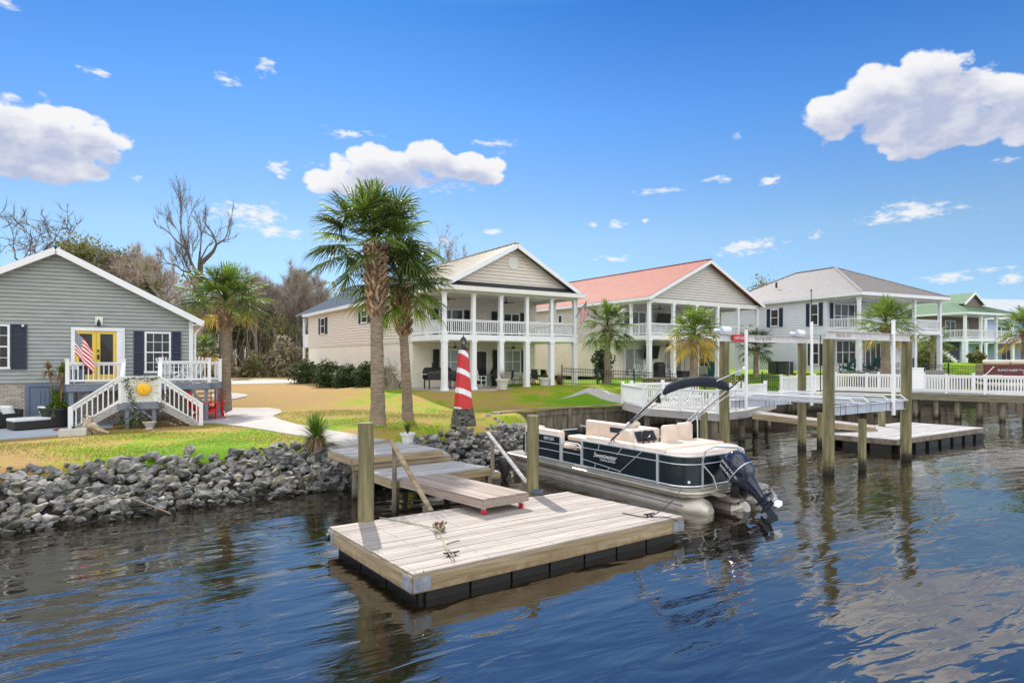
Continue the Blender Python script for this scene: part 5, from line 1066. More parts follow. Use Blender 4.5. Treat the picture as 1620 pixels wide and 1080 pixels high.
# ------------------------------------------------------------------ pilings and the front dock
def piling(label, x, y, ztop, r, group=None, hole=False):
    t = MB(); rr = random.Random(int(x * 100)); pts = [(x + rr.uniform(-.01, .01), y, z) for z in np.linspace(-1.5, ztop, 8)]; t.tube([(p[0] - x, 0, p[2]) for p in pts], [r * (1.04 - .05 * i / 7) for i in range(8)], 18)
    o = t.build('piling', pile_w, None, smooth=True); o.location = (x, y, 0); return tag(o, label, 'piling', group)
def planks(mb, A, B, C, n, z, th=.035, gap=.006, axis_len=None, r=None):
    # quad A,B (front edge) and D-C opposite; boards run parallel to AB
    A, B, Cc, Dd = [Vector((*p, 0)) for p in (A, B, C[0], C[1])]
    for i in range(n):
        u0 = (i) / n; u1 = (i + 1) / n; g = gap / max((Dd - A).length, .01)
        a = A.lerp(Dd, u0 + g / 2); b = B.lerp(Cc, u0 + g / 2); c = B.lerp(Cc, u1 - g / 2); d = A.lerp(Dd, u1 - g / 2); dz = (r.uniform(-.003, .003) if r else 0); e = r.uniform(-.006, .006) if r else 0
        k = (b - a).normalized() * e; mb.slab([(p.x, p.y, z + dz) for p in (a + k, b + k, c + k, d + k)], th)
P1, P2, P3, P4 = [tuple(at(px, py, .42)[:2]) for px, py in ((521, 833), (653, 908), (1080, 816), (897, 777.5))]
DKF = T('floating_dock', 'weathered wooden floating dock with steel corner plates in the foreground', 'dock'); r1_ = random.Random(1)
f = MB(); planks(f, P2, P3, (P4, P1), 21, .42, .03, .008, r=r1_); f.build('deck_boards', deck_w, DKF)
def side(mb, A, B, z0, z1, t, inset=.0):
    A = Vector((*A, 0)); B = Vector((*B, 0)); d = (B - A).normalized(); n = Vector((d.y, -d.x, 0)); mb.ori(((A + B) / 2 + n * (t / 2 - .03 + inset)) + Vector((0, 0, (z0 + z1) / 2)), ((B - A).length / 2 + .0, t / 2, (z1 - z0) / 2), (d, n, (0, 0, 1)))
f = MB()
for A, B in ((P2, P3), (P1, P2), (P3, P4), (P4, P1)): side(f, A, B, .145, .384, .05)
f.build('fascia_board', fascia_w, DKF)
fl_ = MB(); Pc = [Vector((*p, 0)) for p in (P1, P2, P3, P4)]; cen = sum(Pc, Vector()) / 4; ins = [p.lerp(cen, .05) for p in Pc]
fl_.prism([(p.x, p.y) for p in ins], -.35, .14)
for (a, b) in ((1, 2), (0, 1)):
    A, B = Pc[a].lerp(cen, .075), Pc[b].lerp(cen, .075); n = 7 if a == 1 else 3
    for i in range(n):
        p = A.lerp(B, (i + .5) / n); d = (B - A).normalized(); nn_ = Vector((d.y, -d.x, 0)); fl_.ori((p.x, p.y, -.1), ((B - A).length / n / 2 - .02, .09, .235), (d, nn_, (0, 0, 1)))
fl_.build('float', float_m, DKF)
def plate(c, d, L_, par):
    m_ = MB(); d = Vector((*d, 0)).normalized(); n = Vector((d.y, -d.x, 0)); p = Vector((*c, 0)) + d * L_ / 2 + n * .025; m_.ori((p.x, p.y, .265), (L_ / 2, .006, .1), (d, n, (0, 0, 1)))
    for k in (-.3, .3):
        for q_ in (-.05, .05): e = p + d * L_ * k + n * .008; m_.ori((e.x, e.y, .265 + q_), (.012, .004, .012), (d, n, (0, 0, 1)))
    m_.build('corner_plate', plate_m, par)
def sub2(a, b): return (b[0] - a[0], b[1] - a[1])
plate(P2, sub2(P2, P3), .27, DKF); 
d12 = Vector(sub2(P2, P1)).normalized(); q0 = (P2[0] + d12.x * .25, P2[1] + d12.y * .25); plate(q0, sub2(P1, P2), .25, DKF); plate(P1, sub2(P1, P2), .24, DKF)
d23 = Vector(sub2(P2, P3)).normalized(); plate((P3[0] - d23.x * .3, P3[1] - d23.y * .3), d23, .3, DKF)
def cleat(par, p, a, m=black_m, s=1):
    f = MB(); c = Vector((*p[:2], p[2])); d = Vector((math.cos(a), math.sin(a), 0)); f.tube([c - d * .13 * s + Vector((0, 0, .06)), c - d * .06 * s + Vector((0, 0, .05)), c + d * .06 * s + Vector((0, 0, .05)), c + d * .13 * s + Vector((0, 0, .06))], [.012, .018, .018, .012], 7)
    for k in (-.04, .04): f.tube([c + d * k, c + d * k + Vector((0, 0, .05))], .016, 6)
    f.box((c.x, c.y, c.z + .006), (.16, .05, .012), a); return f.build('cleat', m, par)
cl1 = at(714, 879, .42); cl2 = at(1027, 817, .42); cleat(DKF, cl1, .5); cleat(DKF, cl2, .5)
bp = MB(); c = at(519, 850, .25); bp.ell(c, (.06, .09, .07), 10, 6); bp.build('bumper', float_m, DKF)
nl = MB(); A_, B_, C_, D_ = [Vector((*p, .4225)) for p in (P2, P3, P4, P1)]
for i in range(21):
    for j in range(10):
        for e in (.28, .72):
            u = (i + e) / 21; v_ = .012 + j * .1084; c = A_.lerp(B_, v_).lerp(D_.lerp(C_, v_), u); nl.lathe(tuple(c + Vector((r1_.uniform(-.008, .008), r1_.uniform(-.004, .004), 0))), [(.0065, -.004), (.0065, .0012)], 6)
nl.build('nail_heads', black_m, DKF)
pL = at(578, 824, .42); piling('square topped piling at the far left corner of the floating dock', pL.x, pL.y + .05, 2.23, .145, 'pilings of the floating dock')
pR = at(843, 781, .42); piling('piling rising between the floating dock and the pontoon boat', pR.x, pR.y + .08, 2.15, .135, 'pilings of the floating dock')
def rope(label, pts, r=.012, m=rope_m, cat='rope'):
    f = MB(); P = [Vector(p) for p in pts]; out = []
    for i in range(len(P) - 1):
        a, b = P[i], P[i + 1]; pa = P[i - 1] if i else a; pb_ = P[i + 2] if i + 2 < len(P) else b
        for k in range(6): t = k / 6; t2, t3 = t * t, t ** 3; out.append(.5 * ((2 * a) + (-pa + b) * t + (2 * pa - 5 * a + 4 * b - pb_) * t2 + (-pa + 3 * a - 3 * b + pb_) * t3))
    out.append(P[-1]); f.tube(out, r, 6); return tag(f.build('rope', m, None, smooth=True), label, cat)
dz = .435
rope('pale mooring rope with a knot pile running along the dock boards', [at(600, 818, dz), at(640, 825, dz), at(680, 833, dz + .02), at(690, 838, dz + .1), at(698, 846, dz + .02), at(704, 862, dz), at(712, 877, dz + .04), at(718, 878, dz + .05), at(708, 866, dz), at(706, 860, dz), at(722, 855, dz), at(727, 854, dz)], .011)
kn = T('rope_pile', 'tangled rope and brown dead leaves heaped on the dock boards', 'rope pile', at(695, 840, .42)); f = MB(); r2 = random.Random(12); pt_ = []
for i in range(60): a = i * .7; pt_.append((math.cos(a) * .1 * r2.uniform(.6, 1.2), math.sin(a) * .1 * r2.uniform(.6, 1.2), .02 + .11 * abs(math.sin(i * .37))))
f.tube(pt_, .011, 5); f.build('coil', rope_m, kn); f = MB()
for i in range(26):
    a = Vector((r2.gauss(0, 1), r2.gauss(0, 1), r2.gauss(0, .7))).normalized(); b = a.orthogonal().normalized(); p = Vector((r2.uniform(-.13, .13), r2.uniform(-.1, .1), r2.uniform(.02, .14))); f.face([p - b * .04, p + a.cross(b) * .025, p + b * .045 + Vector((0, 0, .02)), p - a.cross(b) * .025])
f.build('dead_leaf', mat('dead_leaf', (.16, .06, .03), .8, .4, 9), kn)
rope('dark line from the dock cleat up to the pontoon boat rail', [at(985, 811, dz), at(1005, 815, dz), at(1027, 817, dz + .03), at(1048, 805, .55), at(1068, 787, .62), at(1077, 774, .66)], .009, black_m)
rope('thin black line on the right end of the dock', [at(1030, 818, dz), at(1050, 817, dz), at(1066, 821, dz), at(1073, 826, .3), at(1071, 838, .18)], .008, black_m)
rope('thin black cord hanging from the front corner plate', [at(670, 903, .43), at(672, 912, .33), at(669, 925, .2), at(664, 945, .02)], .008, black_m)
f = MB(); c = pR + Vector((.1, -.12, .03)); f.tube([c + Vector((math.cos(i) * .12, math.sin(i) * .09, .01 * i * .5)) for i in range(16)], .018, 6); tag(f.build('rope_coil', mat('blue_grey_rope', (.10, .13, .16), .9), None), 'blue grey rope coil at the foot of the dock piling', 'rope')
# ------------------------------------------------------------------ steps, platforms, ramp, handrails
SP = T('boat_steps', 'wide weathered wooden steps and platforms leading down to the dock', 'steps'); r1_ = random.Random(4)
def quad(pxs, z): return [tuple(at(px, py, z)[:2]) for px, py in pxs]
def platform(Q, z, n, par, thick=.16, name='platform', m=grey_w):   # Q: frontleft, frontright, backright, backleft
    f = MB(); planks(f, Q[0], Q[1], (Q[2], Q[3]), n, z, .035, .007, r=r1_); f.build(name, m, par); g = MB()
    for i in range(4): side(g, Q[i], Q[(i + 1) % 4], z - .035 - thick, z - .037, .045, .03)
    g.build('fascia_board', fascia_w, par)
platform(quad(((557, 722.5), (699, 709.5), (631, 698.5), (521, 711.5)), 1.05), 1.05, 9, SP)
q2 = quad(((560, 733), (711, 718), (700, 712), (556, 725)), .87); platform(q2, .87, 3, SP, .12, 'step')
q3 = quad(((622, 758), (774, 738), (707, 727), (570, 741)), .70); platform(q3, .70, 11, SP, .17)
q4 = quad(((700, 757), (790, 745), (772, 740), (690, 752)), .5); platform(q4, .5, 3, SP, .12, 'step')
f = MB()
for px, py, z in ((626, 757, .68), (560, 724, 1.0), (706, 729, .68), (773, 739, .68), (640, 700, 1.0)): c = at(px, py, z); f.box((c.x, c.y + .06, (z - 1.3) / 2), (.11, .11, z + 1.2), .58); f.cut()
f.split('support_post', old_w, SP)
GP = T('gangplank', 'brown wooden ramp on red caster wheels resting on the dock', 'ramp'); zr = .74
G = quad(((763, 789.5), (835, 778), (700, 748), (633, 757)), zr); A = [Vector((*p, 0)) for p in G]
f = MB(); planks(f, G[0], G[3], (G[2], G[1]), 8, zr, .03, .004, r=r1_); f.build('ramp_board', ramp_w, GP); g = MB()
for i in range(4): side(g, G[::-1][i], G[::-1][(i + 1) % 4], zr - .17, zr - .032, .04, -.01)
# side() offsets outward for counterclockwise quads only, so orient by area
g = MB(); cenG = sum(A, Vector()) / 4
for i in range(4):
    a, b = A[i], A[(i + 1) % 4]; d = (b - a).normalized(); n = Vector((d.y, -d.x, 0)); n = n if n.dot((a + b) / 2 - cenG) > 0 else -n; g.ori(((a + b) / 2 - n * .005) + Vector((0, 0, zr - .105)), ((b - a).length / 2 + .01, .02, .072), (d, n, (0, 0, 1)))
g.build('fascia_board', ramp_w, GP)
for k in (0, 1):
    c = A[k].lerp(A[1 - k], .09); c = c.lerp(A[3 if k == 0 else 2], .03); w = MB(); w.tube([(c.x - .02, c.y - .015, .485), (c.x + .02, c.y + .015, .485)], .062, 14); w.build('wheel', red_pl, GP)
    w = MB(); w.box((c.x, c.y, .55), (.06, .09, .05), .6); w.bar((c.x - .03, c.y, .48), (c.x - .03, c.y, .56), .008, .04); w.build('caster_bracket', lift_m, GP)
HR = T('handrail', 'left wooden handrail sloping down beside the gangplank', 'handrail'); f = MB(); a = at(617, 694, 1.62); a = atY(617, 694, 13.9); b = atY(682, 808, 12.35); f.bar(a, b, .10, .04); f.build('rail', fascia_w, HR)
f = MB(); c = atY(624, 705, 13.8); f.bar(c, (c.x, c.y, -.9), .09, .09); f.build('post', old_w, HR); f = MB(); c = atY(673, 800, 12.4); f.bar((c.x, c.y, c.z), (c.x, c.y, -.8), .1, .08); f.build('post', old_w, HR)
HR2 = T('handrail', 'right wooden handrail sloping toward the boat from the rocks', 'handrail'); f = MB(); a = atY(771, 683, 16.3); b = atY(833, 763, 14.6); f.bar(a, b, .10, .04); f.build('rail', grey_w, HR2)
for px, py, Y in ((779, 692, 16.1), (828, 757, 14.7)): f = MB(); c = atY(px, py, Y); f.bar(c, (c.x, c.y, -.9), .1, .09); f.build('post', old_w, HR2)
br_ = MB(); r2 = random.Random(3)
dwd = rope('pale bare branch lying over the rocks of the left bank', [at(120, 800, .45), at(170, 789, .5), at(200, 786, .5), at(240, 800, .35), at(270, 812, .15)], .014, moss, 'branch')
pp = MB(); a, b = at(108, 774, .62), at(142, 767, .68); pp.bar(a, b, .16, .03); tag(pp.build('board', black_m), 'short dark board lying across the rocks of the left bank', 'board')
# ------------------------------------------------------------------ pontoon boat
BA = math.atan2(.83, -.557); BX, BY = 4.66, 13.46; FB = Fr(BX, BY, 0, BA)      # local x to the bow, y to the near side
BT = T('pontoon_boat', 'navy blue and silver pontoon boat with beige seats moored behind the dock', 'boat', (4.963, 14.335, -.222), BA); BT.scale = (1.065,) * 3
LB_, HB = 6.85, 1.2; zd = .66
def rrect(x0, x1, y0, y1, r, n=7, rf=None):   # rounded outline, counterclockwise, stern corners radius r, bow corners rf
    rf = r if rf is None else rf; P = []
    for cx, cy, a0, q in ((x1 - rf, y1 - rf, 0, rf), (x0 + r, y1 - r, 90, r), (x0 + r, y0 + r, 180, r), (x1 - rf, y0 + rf, 270, rf)):
        for i in range(n): a = R(a0 + 90 * i / (n - 1)); P.append((cx + q * math.cos(a), cy + q * math.sin(a)))
    return P
f = MB(); f.prism(rrect(0, LB_, -HB, HB, .42, rf=.18), zd - .15, zd - .012); f.build('deck_edge', alu, BT, smooth=True)
ol = rrect(-.03, LB_ + .03, -HB - .03, HB + .03, .45, 9, .2); f = MB(); f.tube([(x, y, zd - .06) for x, y in ol + ol[:1]], .04, 8, cap=False, sq=1); f.build('rub_rail', alu, BT, smooth=True)
f = MB(); f.prism(rrect(.04, LB_ - .04, -HB + .04, HB - .04, .4, rf=.16), zd - .01, zd + .004); f.build('carpet', carpet, BT)
for y in (HB - .33, -HB + .33):
    f = MB(); xs_ = [-.28, -.16, .02, .4, 5.6, 6.3, 6.75, 7.0, 7.12]; zc = [.26, .25, .22, .2, .2, .24, .34, .46, .54]; rr = [.1, .23, .31, .33, .33, .29, .2, .1, .03]
    f.tube([(x, y, z) for x, z in zip(xs_, zc)], rr, 20); f.build('pontoon', alu, BT, smooth=True); k = MB()
    for x in np.linspace(.3, 6.2, 9): k.b2(x - .04, x + .04, y - .2, y + .2, .42, zd - .15)
    k.b2(.2, 6.5, y - .17, y - .13, .4, zd - .15); k.b2(.2, 6.5, y + .13, y + .17, .4, zd - .15); k.tube([(.2, y + .3, .33), (6.2, y + .3, .33)], .02, 5); k.build('bracket', alu, BT)
f = MB(); f.tube([(-.5, 0, .3), (-.3, 0, .2), (1.2, 0, .18)], [.12, .26, .28], 14); f.b2(-.42, .02, -.3, .3, .40, .47); f.build('motor_mount', alu, BT)
YN = HB - .09; x_ = lambda px, y=YN: FB.ty  # placeholder
def bx(px, y):   # local x of a photo column on a plane of constant local y
    k = (px - 810) / FP; # world X = BX + c x - s y ; Y = BY + s x + c y
    return (FB.X - FB.s * y - k * (FB.Y + FB.c * y)) / (k * FB.s - FB.c)
xg0, xg1, xst = bx(888, YN), bx(921, YN), bx(1041, YN); xfr = bx(832, YN)
zt = 1.34; fo = rrect(.14, 6.3, -YN, YN, .48, 10, .3)
# near side fence as separate panels
def panel(pts, z0, z1, name='fence_panel', inset=0):
    f = MB(); rows = [[(x, y, z0) for x, y in pts], [(x, y, z1) for x, y in pts]]; f.grid(rows)
    p2 = []
    for i, (x, y) in enumerate(pts):
        a = Vector(pts[max(i - 1, 0)]); b = Vector(pts[min(i + 1, len(pts) - 1)]); d = (b - a).normalized(); p2.append((x - d.y * -.02 * -1, y + d.x * -.02 * -1))
    f.grid([[(x, y, z1) for x, y in p2], [(x, y, z0) for x, y in p2]]); f.build(name, navy_boat, BT, smooth=True)
def rail(pts, z, r=.016, name='fence_rail', m=silver_p, n=6, sq=1.0): f = MB(); f.tube([(x, y, z) if len((x, y)) == 2 else 0 for x, y in pts], r, n, sq=sq); return f.build(name, m, BT, smooth=True)
side_main = [(x, YN) for x in np.linspace(xg1, xst, 4)]
cor = [(.14 + .48 - .48 * math.sin(a), YN - .48 + .48 * math.cos(a)) for a in np.linspace(0, math.pi / 2, 8)]
cor2 = [(x, -y) for x, y in cor[::-1]]
sternln = side_main[-1:] + cor + cor2 + [(xg0, -YN)]
panel(side_main, zd + .05, zt - .02); panel([(x, y) for x, y in sternln[:9]], zd + .05, zt - .02); panel(sternln[8:10], zd + .05, zt - .02); panel(sternln[9:], zd + .05, zt - .02)
panel([(xfr, YN), (xg0, YN)], zd + .05, zt - .02); panel([(xg0 - .02, YN - .01), (xg1 + .02, YN - .01)], zd + .05, zt - .28, 'gate_panel')
out = .022
def O(pts, o=out):
    r_ = []
    for i, (x, y) in enumerate(pts):
        a = Vector(pts[max(i - 1, 0)]); b = Vector(pts[min(i + 1, len(pts) - 1)]); d = (b - a).normalized(); r_.append((x + d.y * o, y - d.x * o))
    return r_
for seg in (side_main, sternln):
    for z, r_ in ((zt, .026), (zd + .04, .02), (zt - .17, .011)): rail(O(seg, .014 if r_ < .02 else 0), z, r_)
rail([(xfr, YN), (xg0, YN)], zt + .0, .024); rail([(xfr, YN), (xg0, YN)], zd + .04, .02); rail([(xfr, YN + .014), (xg0, YN + .014)], zt - .2, .011); rail([(xfr, YN + .014), (xg0, YN + .014)], zd + .28, .011)
rail([(xg0, YN), (xg1, YN)], zd + .3, .012); rail([(xg0, YN), (xg1, YN)], zd + .04, .016)
f = MB(); f.tube([(xg0 - .04, YN, zd + .03), (xg0 - .04, YN, zt - .2), (xg0 - .1, YN, zt - .13), (xg0 - .2, YN, zt - .11), (xg1 + .18, YN, zt - .11), (xg1 + .07, YN, zt - .15), (xg1 + .04, YN, zt - .25), (xg1 + .04, YN, zd + .03)], .019, 7); f.build('gate_frame', silver_p, BT, smooth=True)
xm1, xm2 = bx(990, YN), bx(965, YN)
f = MB(); w_ = YN + .017
def seg3(px0, z0, px1, z1, r=.009): f.tube([(bx(px0, YN), w_, z0), (bx(px1, YN), w_, z1)], r, 5)
zq = lambda py, px: FB.zz(py, bx(px, YN), YN)
for (a, b, c, d) in ((949, 703, 947, 711), (984, 709, 977, 719), (1017, 713, 979, 748), (921, 725, 982, 745), (943, 732, 941, 741), (965, 740, 960, 745)): seg3(a, zq(b, a), c, zq(d, c))
f.build('fence_trim', silver_p, BT); f = MB()
for x in (xg0 + .01, xg1 - .01, xst): f.b2(x - .03, x + .03, YN - .02, YN + .03, zd + .01, zt); f.cut()
for x, y in (cor[-1], cor2[0], cor2[2]): f.b2(x - .025, x + .02, y - .02, y + .02, zd + .01, zt); f.cut()
f.b2(xfr - .02, xfr + .02, YN - .02, YN + .02, zd, zt); f.cut(); f.split('fence_post', silver_p, BT)
# far side bow fence and gate frames
rail([(6.2, -YN), (xg0, -YN)], zt, .02); rail([(6.2, -YN), (xg0, -YN)], zt - .3, .012); panel([(6.2, -YN), (xg0, -YN)], zd + .05, zt - .2); rail([(6.25, -YN + .1), (6.25, -.4)], zt - .1, .02); rail([(6.25, .4), (6.25, YN - .1)], zt - .1, .02); panel([(6.25, YN - .1), (6.25, .4)], zd + .05, zt - .12); panel([(6.25, -.4), (6.25, -YN + .1)], zd + .05, zt - .12)
# seats
def cush(x0, x1, y0, y1, z0, z1, name='seat_cushion', m=vinyl, bev=.06):
    f = MB(); f.b2(x0, x1, y0, y1, z0, z1); o = f.build(name, m, BT, bevel=min(bev, (z1 - z0) * .42)); o.modifiers['bevel'].segments = 4
    o.data.polygons.foreach_set('use_smooth', [True] * len(o.data.polygons)); return o
base = MB(); base.b2(xst + .2, xg1 - .1, YN - .62, YN - .04, zd, zd + .3); base.b2(1.0, xg0, -YN + .04, -YN + .62, zd, zd + .3); base.b2(xg0 + .1, 6.1, YN - .62, YN - .04, zd, zd + .3); base.b2(.35, 1.5, -.95, .98, zd, zd + .56); base.build('seat_base', vinyl2, BT)
xs3 = bx(962, YN)
cush(xs3 + .05, xg1 - .12, YN - .66, YN - .2, zd + .3, zd + .44); cush(xs3 + .02, xg1 - .08, YN - .24, YN - .03, zd + .34, zt + .13, 'seat_back'); cush(xst + .05, xs3, YN - .24, YN - .03, zd + .34, zt + .11, 'seat_back'); cush(xst + .1, xs3, YN - .66, YN - .2, zd + .3, zd + .44)
cush(xg0 + .12, 6.1, YN - .24, YN - .03, zd + .34, zt + .14, 'seat_back'); cush(xg0 + .12, 6.1, YN - .66, YN - .2, zd + .3, zd + .44); cush(5.9, 6.15, YN - .66, YN - .1, zd + .3, zt + .12, 'seat_back')
cush(xg1 - .3, 6.0, -YN + .2, -YN + .7, zd + .3, zd + .46); cush(2.9, 5.7, -YN + .02, -YN + .24, zd + .36, zt + .24, 'seat_back'); cush(3.1, 4.6, -YN + .245, -YN + .26, zd + .66, zd + .8, 'seat_inlay', canvas, .005)
cush(2.95, 3.25, -YN + .1, -YN + .75, zd + .4, zt + .24, 'seat_back'); cush(2.4, 3.1, -.5, .1, zd + .3, zd + .46)
RR_ = rrect(.19, 1.64, -1.05, 1.07, .46, 9, .08)
for lo_, hi_, dz_ in ((0, .80, 0), (.80, 3, .03)):
    P_ = [(min(max(x, lo_ + (.01 if lo_ else 0)), hi_ - .01), y) for x, y in RR_]; Pn = []
    for p_ in P_:
        if not Pn or (abs(p_[0] - Pn[-1][0]) + abs(p_[1] - Pn[-1][1])) > 1e-4: Pn.append(p_)
    Pn = [p_ for i, p_ in enumerate(Pn) if not (abs(Pn[i - 1][0] - p_[0]) < 1e-5 and abs(Pn[(i + 1) % len(Pn)][0] - p_[0]) < 1e-5)]
    f = MB(); f.prism(Pn, zt - .12 + dz_, zt + .09 + dz_); o = f.build('sun_pad', vinyl, BT, bevel=.07); o.modifiers['bevel'].segments = 4; o.modifiers['bevel'].angle_limit = R(50)
# helm console
f = MB(); prof = [(1.95, zd), (2.95, zd), (2.78, zt + .12), (2.52, zt + .36), (2.3, zt + .34), (2.12, zt + .05), (2.0, zt - .2)]
for s_ in (1,):
    y0_, y1_ = -.18, .62; n = len(prof); f.face([(x, y0_, z) for x, z in prof]); f.face([(x, y1_, z) for x, z in prof][::-1])
    for i in range(n): a, b = prof[i], prof[(i + 1) % n]; f.face([(a[0], y0_, a[1]), (a[0], y1_, a[1]), (b[0], y1_, b[1]), (b[0], y0_, b[1])])
f.build('console', vinyl, BT, bevel=.05)
f = MB(); f.ori((2.17, .22, zt + .19), (.012, .32, .13), ((.86, 0, -.5), (0, 1, 0), (.5, 0, .86))); f.build('dashboard', dark, BT)
f = MB(); c = Vector((2.05, .28, zt + .14)); ux = Vector((0, 1, 0)); uz = Vector((.42, 0, .9)); ring = [c + ux * math.cos(a) * .2 + uz * math.sin(a) * .2 for a in [2 * math.pi * i / 24 for i in range(25)]]; f.tube(ring, .017, 7, cap=False)
for a in (.5, 2.6, 4.7): f.bar(c, c + ux * math.cos(a) * .19 + uz * math.sin(a) * .19, .03, .012)
f.ell(c, (.04, .05, .05), 8, 6); f.build('steering_wheel', black_m, BT)
f = MB(); f.ell((2.62, .2, zt + .42), (.07, .26, .1), 12, 8); f.build('headrest', vinyl, BT, smooth=True)
for (cx, cy) in ((1.72, .12), (1.9, -.62)):
    cush(cx - .24, cx + .24, cy - .24, cy + .24, zd + .3, zd + .48, 'captain_seat', vinyl, .08); cush(cx - .3, cx - .12, cy - .25, cy + .25, zd + .45, zt + .52, 'captain_seat_back', vinyl, .088); f = MB(); f.tube([(cx, cy, zd), (cx, cy, zd + .3)], .06, 8); f.build('seat_pedestal', black_m, BT)
# folded bimini in its boot
zb_ = 2.66; xb1 = bx(1050, YN); pts_ = []
for i in range(15):
    t_ = i / 14; y = YN - 2 * YN * t_; pts_.append((xb1 + .02 * math.sin(t_ * 9), y, zb_ + .22 * math.sin(math.pi * t_) ** .6 - .0 + .03 * t_))
f = MB(); r2 = random.Random(4); f.tube(pts_, [.04, .085] + [.10 + r2.uniform(-.012, .012) for _ in range(11)] + [.09, .04], 12, sq=1.15); f.build('folded_canopy', canvas, BT, smooth=True, angle=80)
f = MB()
for ysg in (1, -1):
    y = YN * ysg; A_ = (bx(962, YN), y, zt + .02); B_ = (xb1 + .02, y, zb_ + .02); A2 = (bx(967, YN), y - .06 * ysg, zt + .1); B2 = (xb1 + .1, y - .05 * ysg, zb_ + .1)
    f.tube([A_, B_], .016, 7); f.tube([(A_[0] - .13, y, A_[2] + .12), (xb1 - .1, y, zb_ - .04)], .013, 6); f.tube([A2, B2], .018, 7); m1 = Vector(A_).lerp(Vector(B_), .47); xv = bx(1002, YN); f.tube([m1, (xv, y, zt + .5), (xv - .01, y, zt)], .016, 7)
f.build('canopy_frame', silver_p, BT, smooth=True)
f = MB()
for ysg in (1, -1):
    y = YN * ysg; A_ = Vector((bx(962, YN), y + .03 * ysg, zt + .02)); B_ = Vector((xb1 + .02, y + .03 * ysg, zb_ + .02)); f.tube([A_.lerp(B_, .44), A_.lerp(B_, .98 if ysg > 0 else 1.25)], .017, 6); c = A_.lerp(B_, .47); f.ell(c, (.05, .04, .05), 8, 6); f.ell(A_.lerp(B_, .22), (.03, .03, .03), 6, 5); f.tube([A_.lerp(B_, .08), A_.lerp(B_, .2)], .02, 6); f.cut()
f.face([(xb1 + .1, YN + .02, zb_ - .05), (xb1 + .25, YN + .02, zb_ - .2), (xb1 + .05, YN + .02, zb_ - .22)]); f.cut(); f.split('canopy_strap', black_m, BT)
f = MB(); f.tube([(xb1 - .05, -.55, zb_ + .22), (xb1 - .62, -.8, zb_ + .52)], .012, 6); f.build('light_pole', silver_p, BT); f = MB(); f.ell((xb1 - .64, -.81, zb_ + .54), (.035, .035, .04), 10, 6); f.build('stern_light', white, BT)
# swim platform rails
f = MB(); f.tube([(-.02, .32, zd - .1), (.0, .45, zd + .25), (.05, .75, zd + .55), (-.03, .72, zt + .14), (-.12, .55, zt + .22), (-.2, -.1, zt + .16), (-.25, -.22, zt + .02), (-.27, -.24, zd + .3)], .019, 8); f.tube([(-.2, -.06, zt + .12), (-.14, -.08, zt - .04), (-.1, -.08, zd + .2)], .014, 7); f.build('boarding_rail', chrome, BT, smooth=True)
f = MB(); f.b2(-.38, .1, -.95, -.5, zd - .10, zd - .02); f.b2(-.3, -.02, .4, .6, zd - .12, zd - .08); f.tube([(-.45, -.75, zd - .1), (-.62, -.75, .1), (-.62, -.75, -.2)], .02, 6); f.tube([(-.45, -.95, zd - .1), (-.62, -.95, .1), (-.62, -.95, -.2)], .02, 6); f.tube([(-.62, -.95, .25), (-.62, -.75, .25)], .015, 5); f.tube([(-.6, -.95, .45), (-.6, -.75, .45)], .015, 5); f.build('boarding_ladder', alu, BT)
# outboard, tilted up
ang = R(48); ax_ = Vector((math.sin(ang) * -1, 0, -math.cos(ang))); fx = Vector((math.cos(ang), 0, -math.sin(ang)))   # leg direction down-aft ; forward axis
om = Vector((-.28, .0, 1.02)); up_ = -ax_
rot = Matrix((( -fx.x, 0, up_.x), (0, 1, 0), (-fx.z, 0, up_.z))).to_3x3()
f = MB(); rows = []
def oval(t, a, b, off=0, n=20, p=.8):   # ring at distance t up the motor axis
    c = om + up_ * t - fx * off; sg = lambda v: math.copysign(abs(v) ** p, v)
    return [c - fx * a * sg(math.cos(2 * math.pi * j / n)) + Vector((0, 1, 0)) * b * sg(math.sin(2 * math.pi * j / n)) for j in range(n)]
for t, a, b, o_ in ((-.30, .22, .15, .0), (-.2, .30, .20, .02), (-.02, .335, .215, .04), (.15, .33, .21, .05), (.30, .27, .175, .06), (.37, .19, .12, .05), (.40, .08, .05, .04)): rows.append(oval(t, a, b, o_))
f.grid(rows, True); f.face(rows[0][::-1]); f.face(rows[-1]); f.build('motor_cowl', motor_m, BT, smooth=True)
f = MB(); rows = [oval(-.075, .337, .218, .035), oval(-.055, .337, .218, .035)]; f.grid(rows, True); rows = [oval(.385, .15, .095, .05), oval(.405, .12, .07, .05)]; f.build('cowl_seam', silver_p, BT)
f = MB(); rows = []
for t, a, b, o_ in ((-.29, .21, .14, .0), (-.42, .17, .10, .02), (-.55, .13, .075, .03), (-.72, .105, .055, .02), (-.80, .10, .05, .02)): rows.append(oval(t, a, b, o_, 14))
f.grid(rows, True); f.face(rows[-1]); c = om + up_ * -.78; f.ori(c - fx * .05, (.2, .09, .01), (fx, (0, 1, 0), up_)); f.tube([c + up_ * -.16 + fx * .2, c + up_ * -.16, c + up_ * -.16 - fx * .2], [.02, .065, .045], 10); f.ori(c + up_ * -.1, (.09, .02, .12), (fx, (0, 1, 0), up_)); f.ori(c + up_ * -.33 + fx * .03, (.08, .01, .12), (fx, (0, 1, 0), up_)); f.build('motor_leg', motor_m, BT, smooth=True)
f = MB(); pc = c + up_ * -.16 - fx * .25; f.tube([pc + fx * .04, pc - fx * .06], [.04, .03], 10)
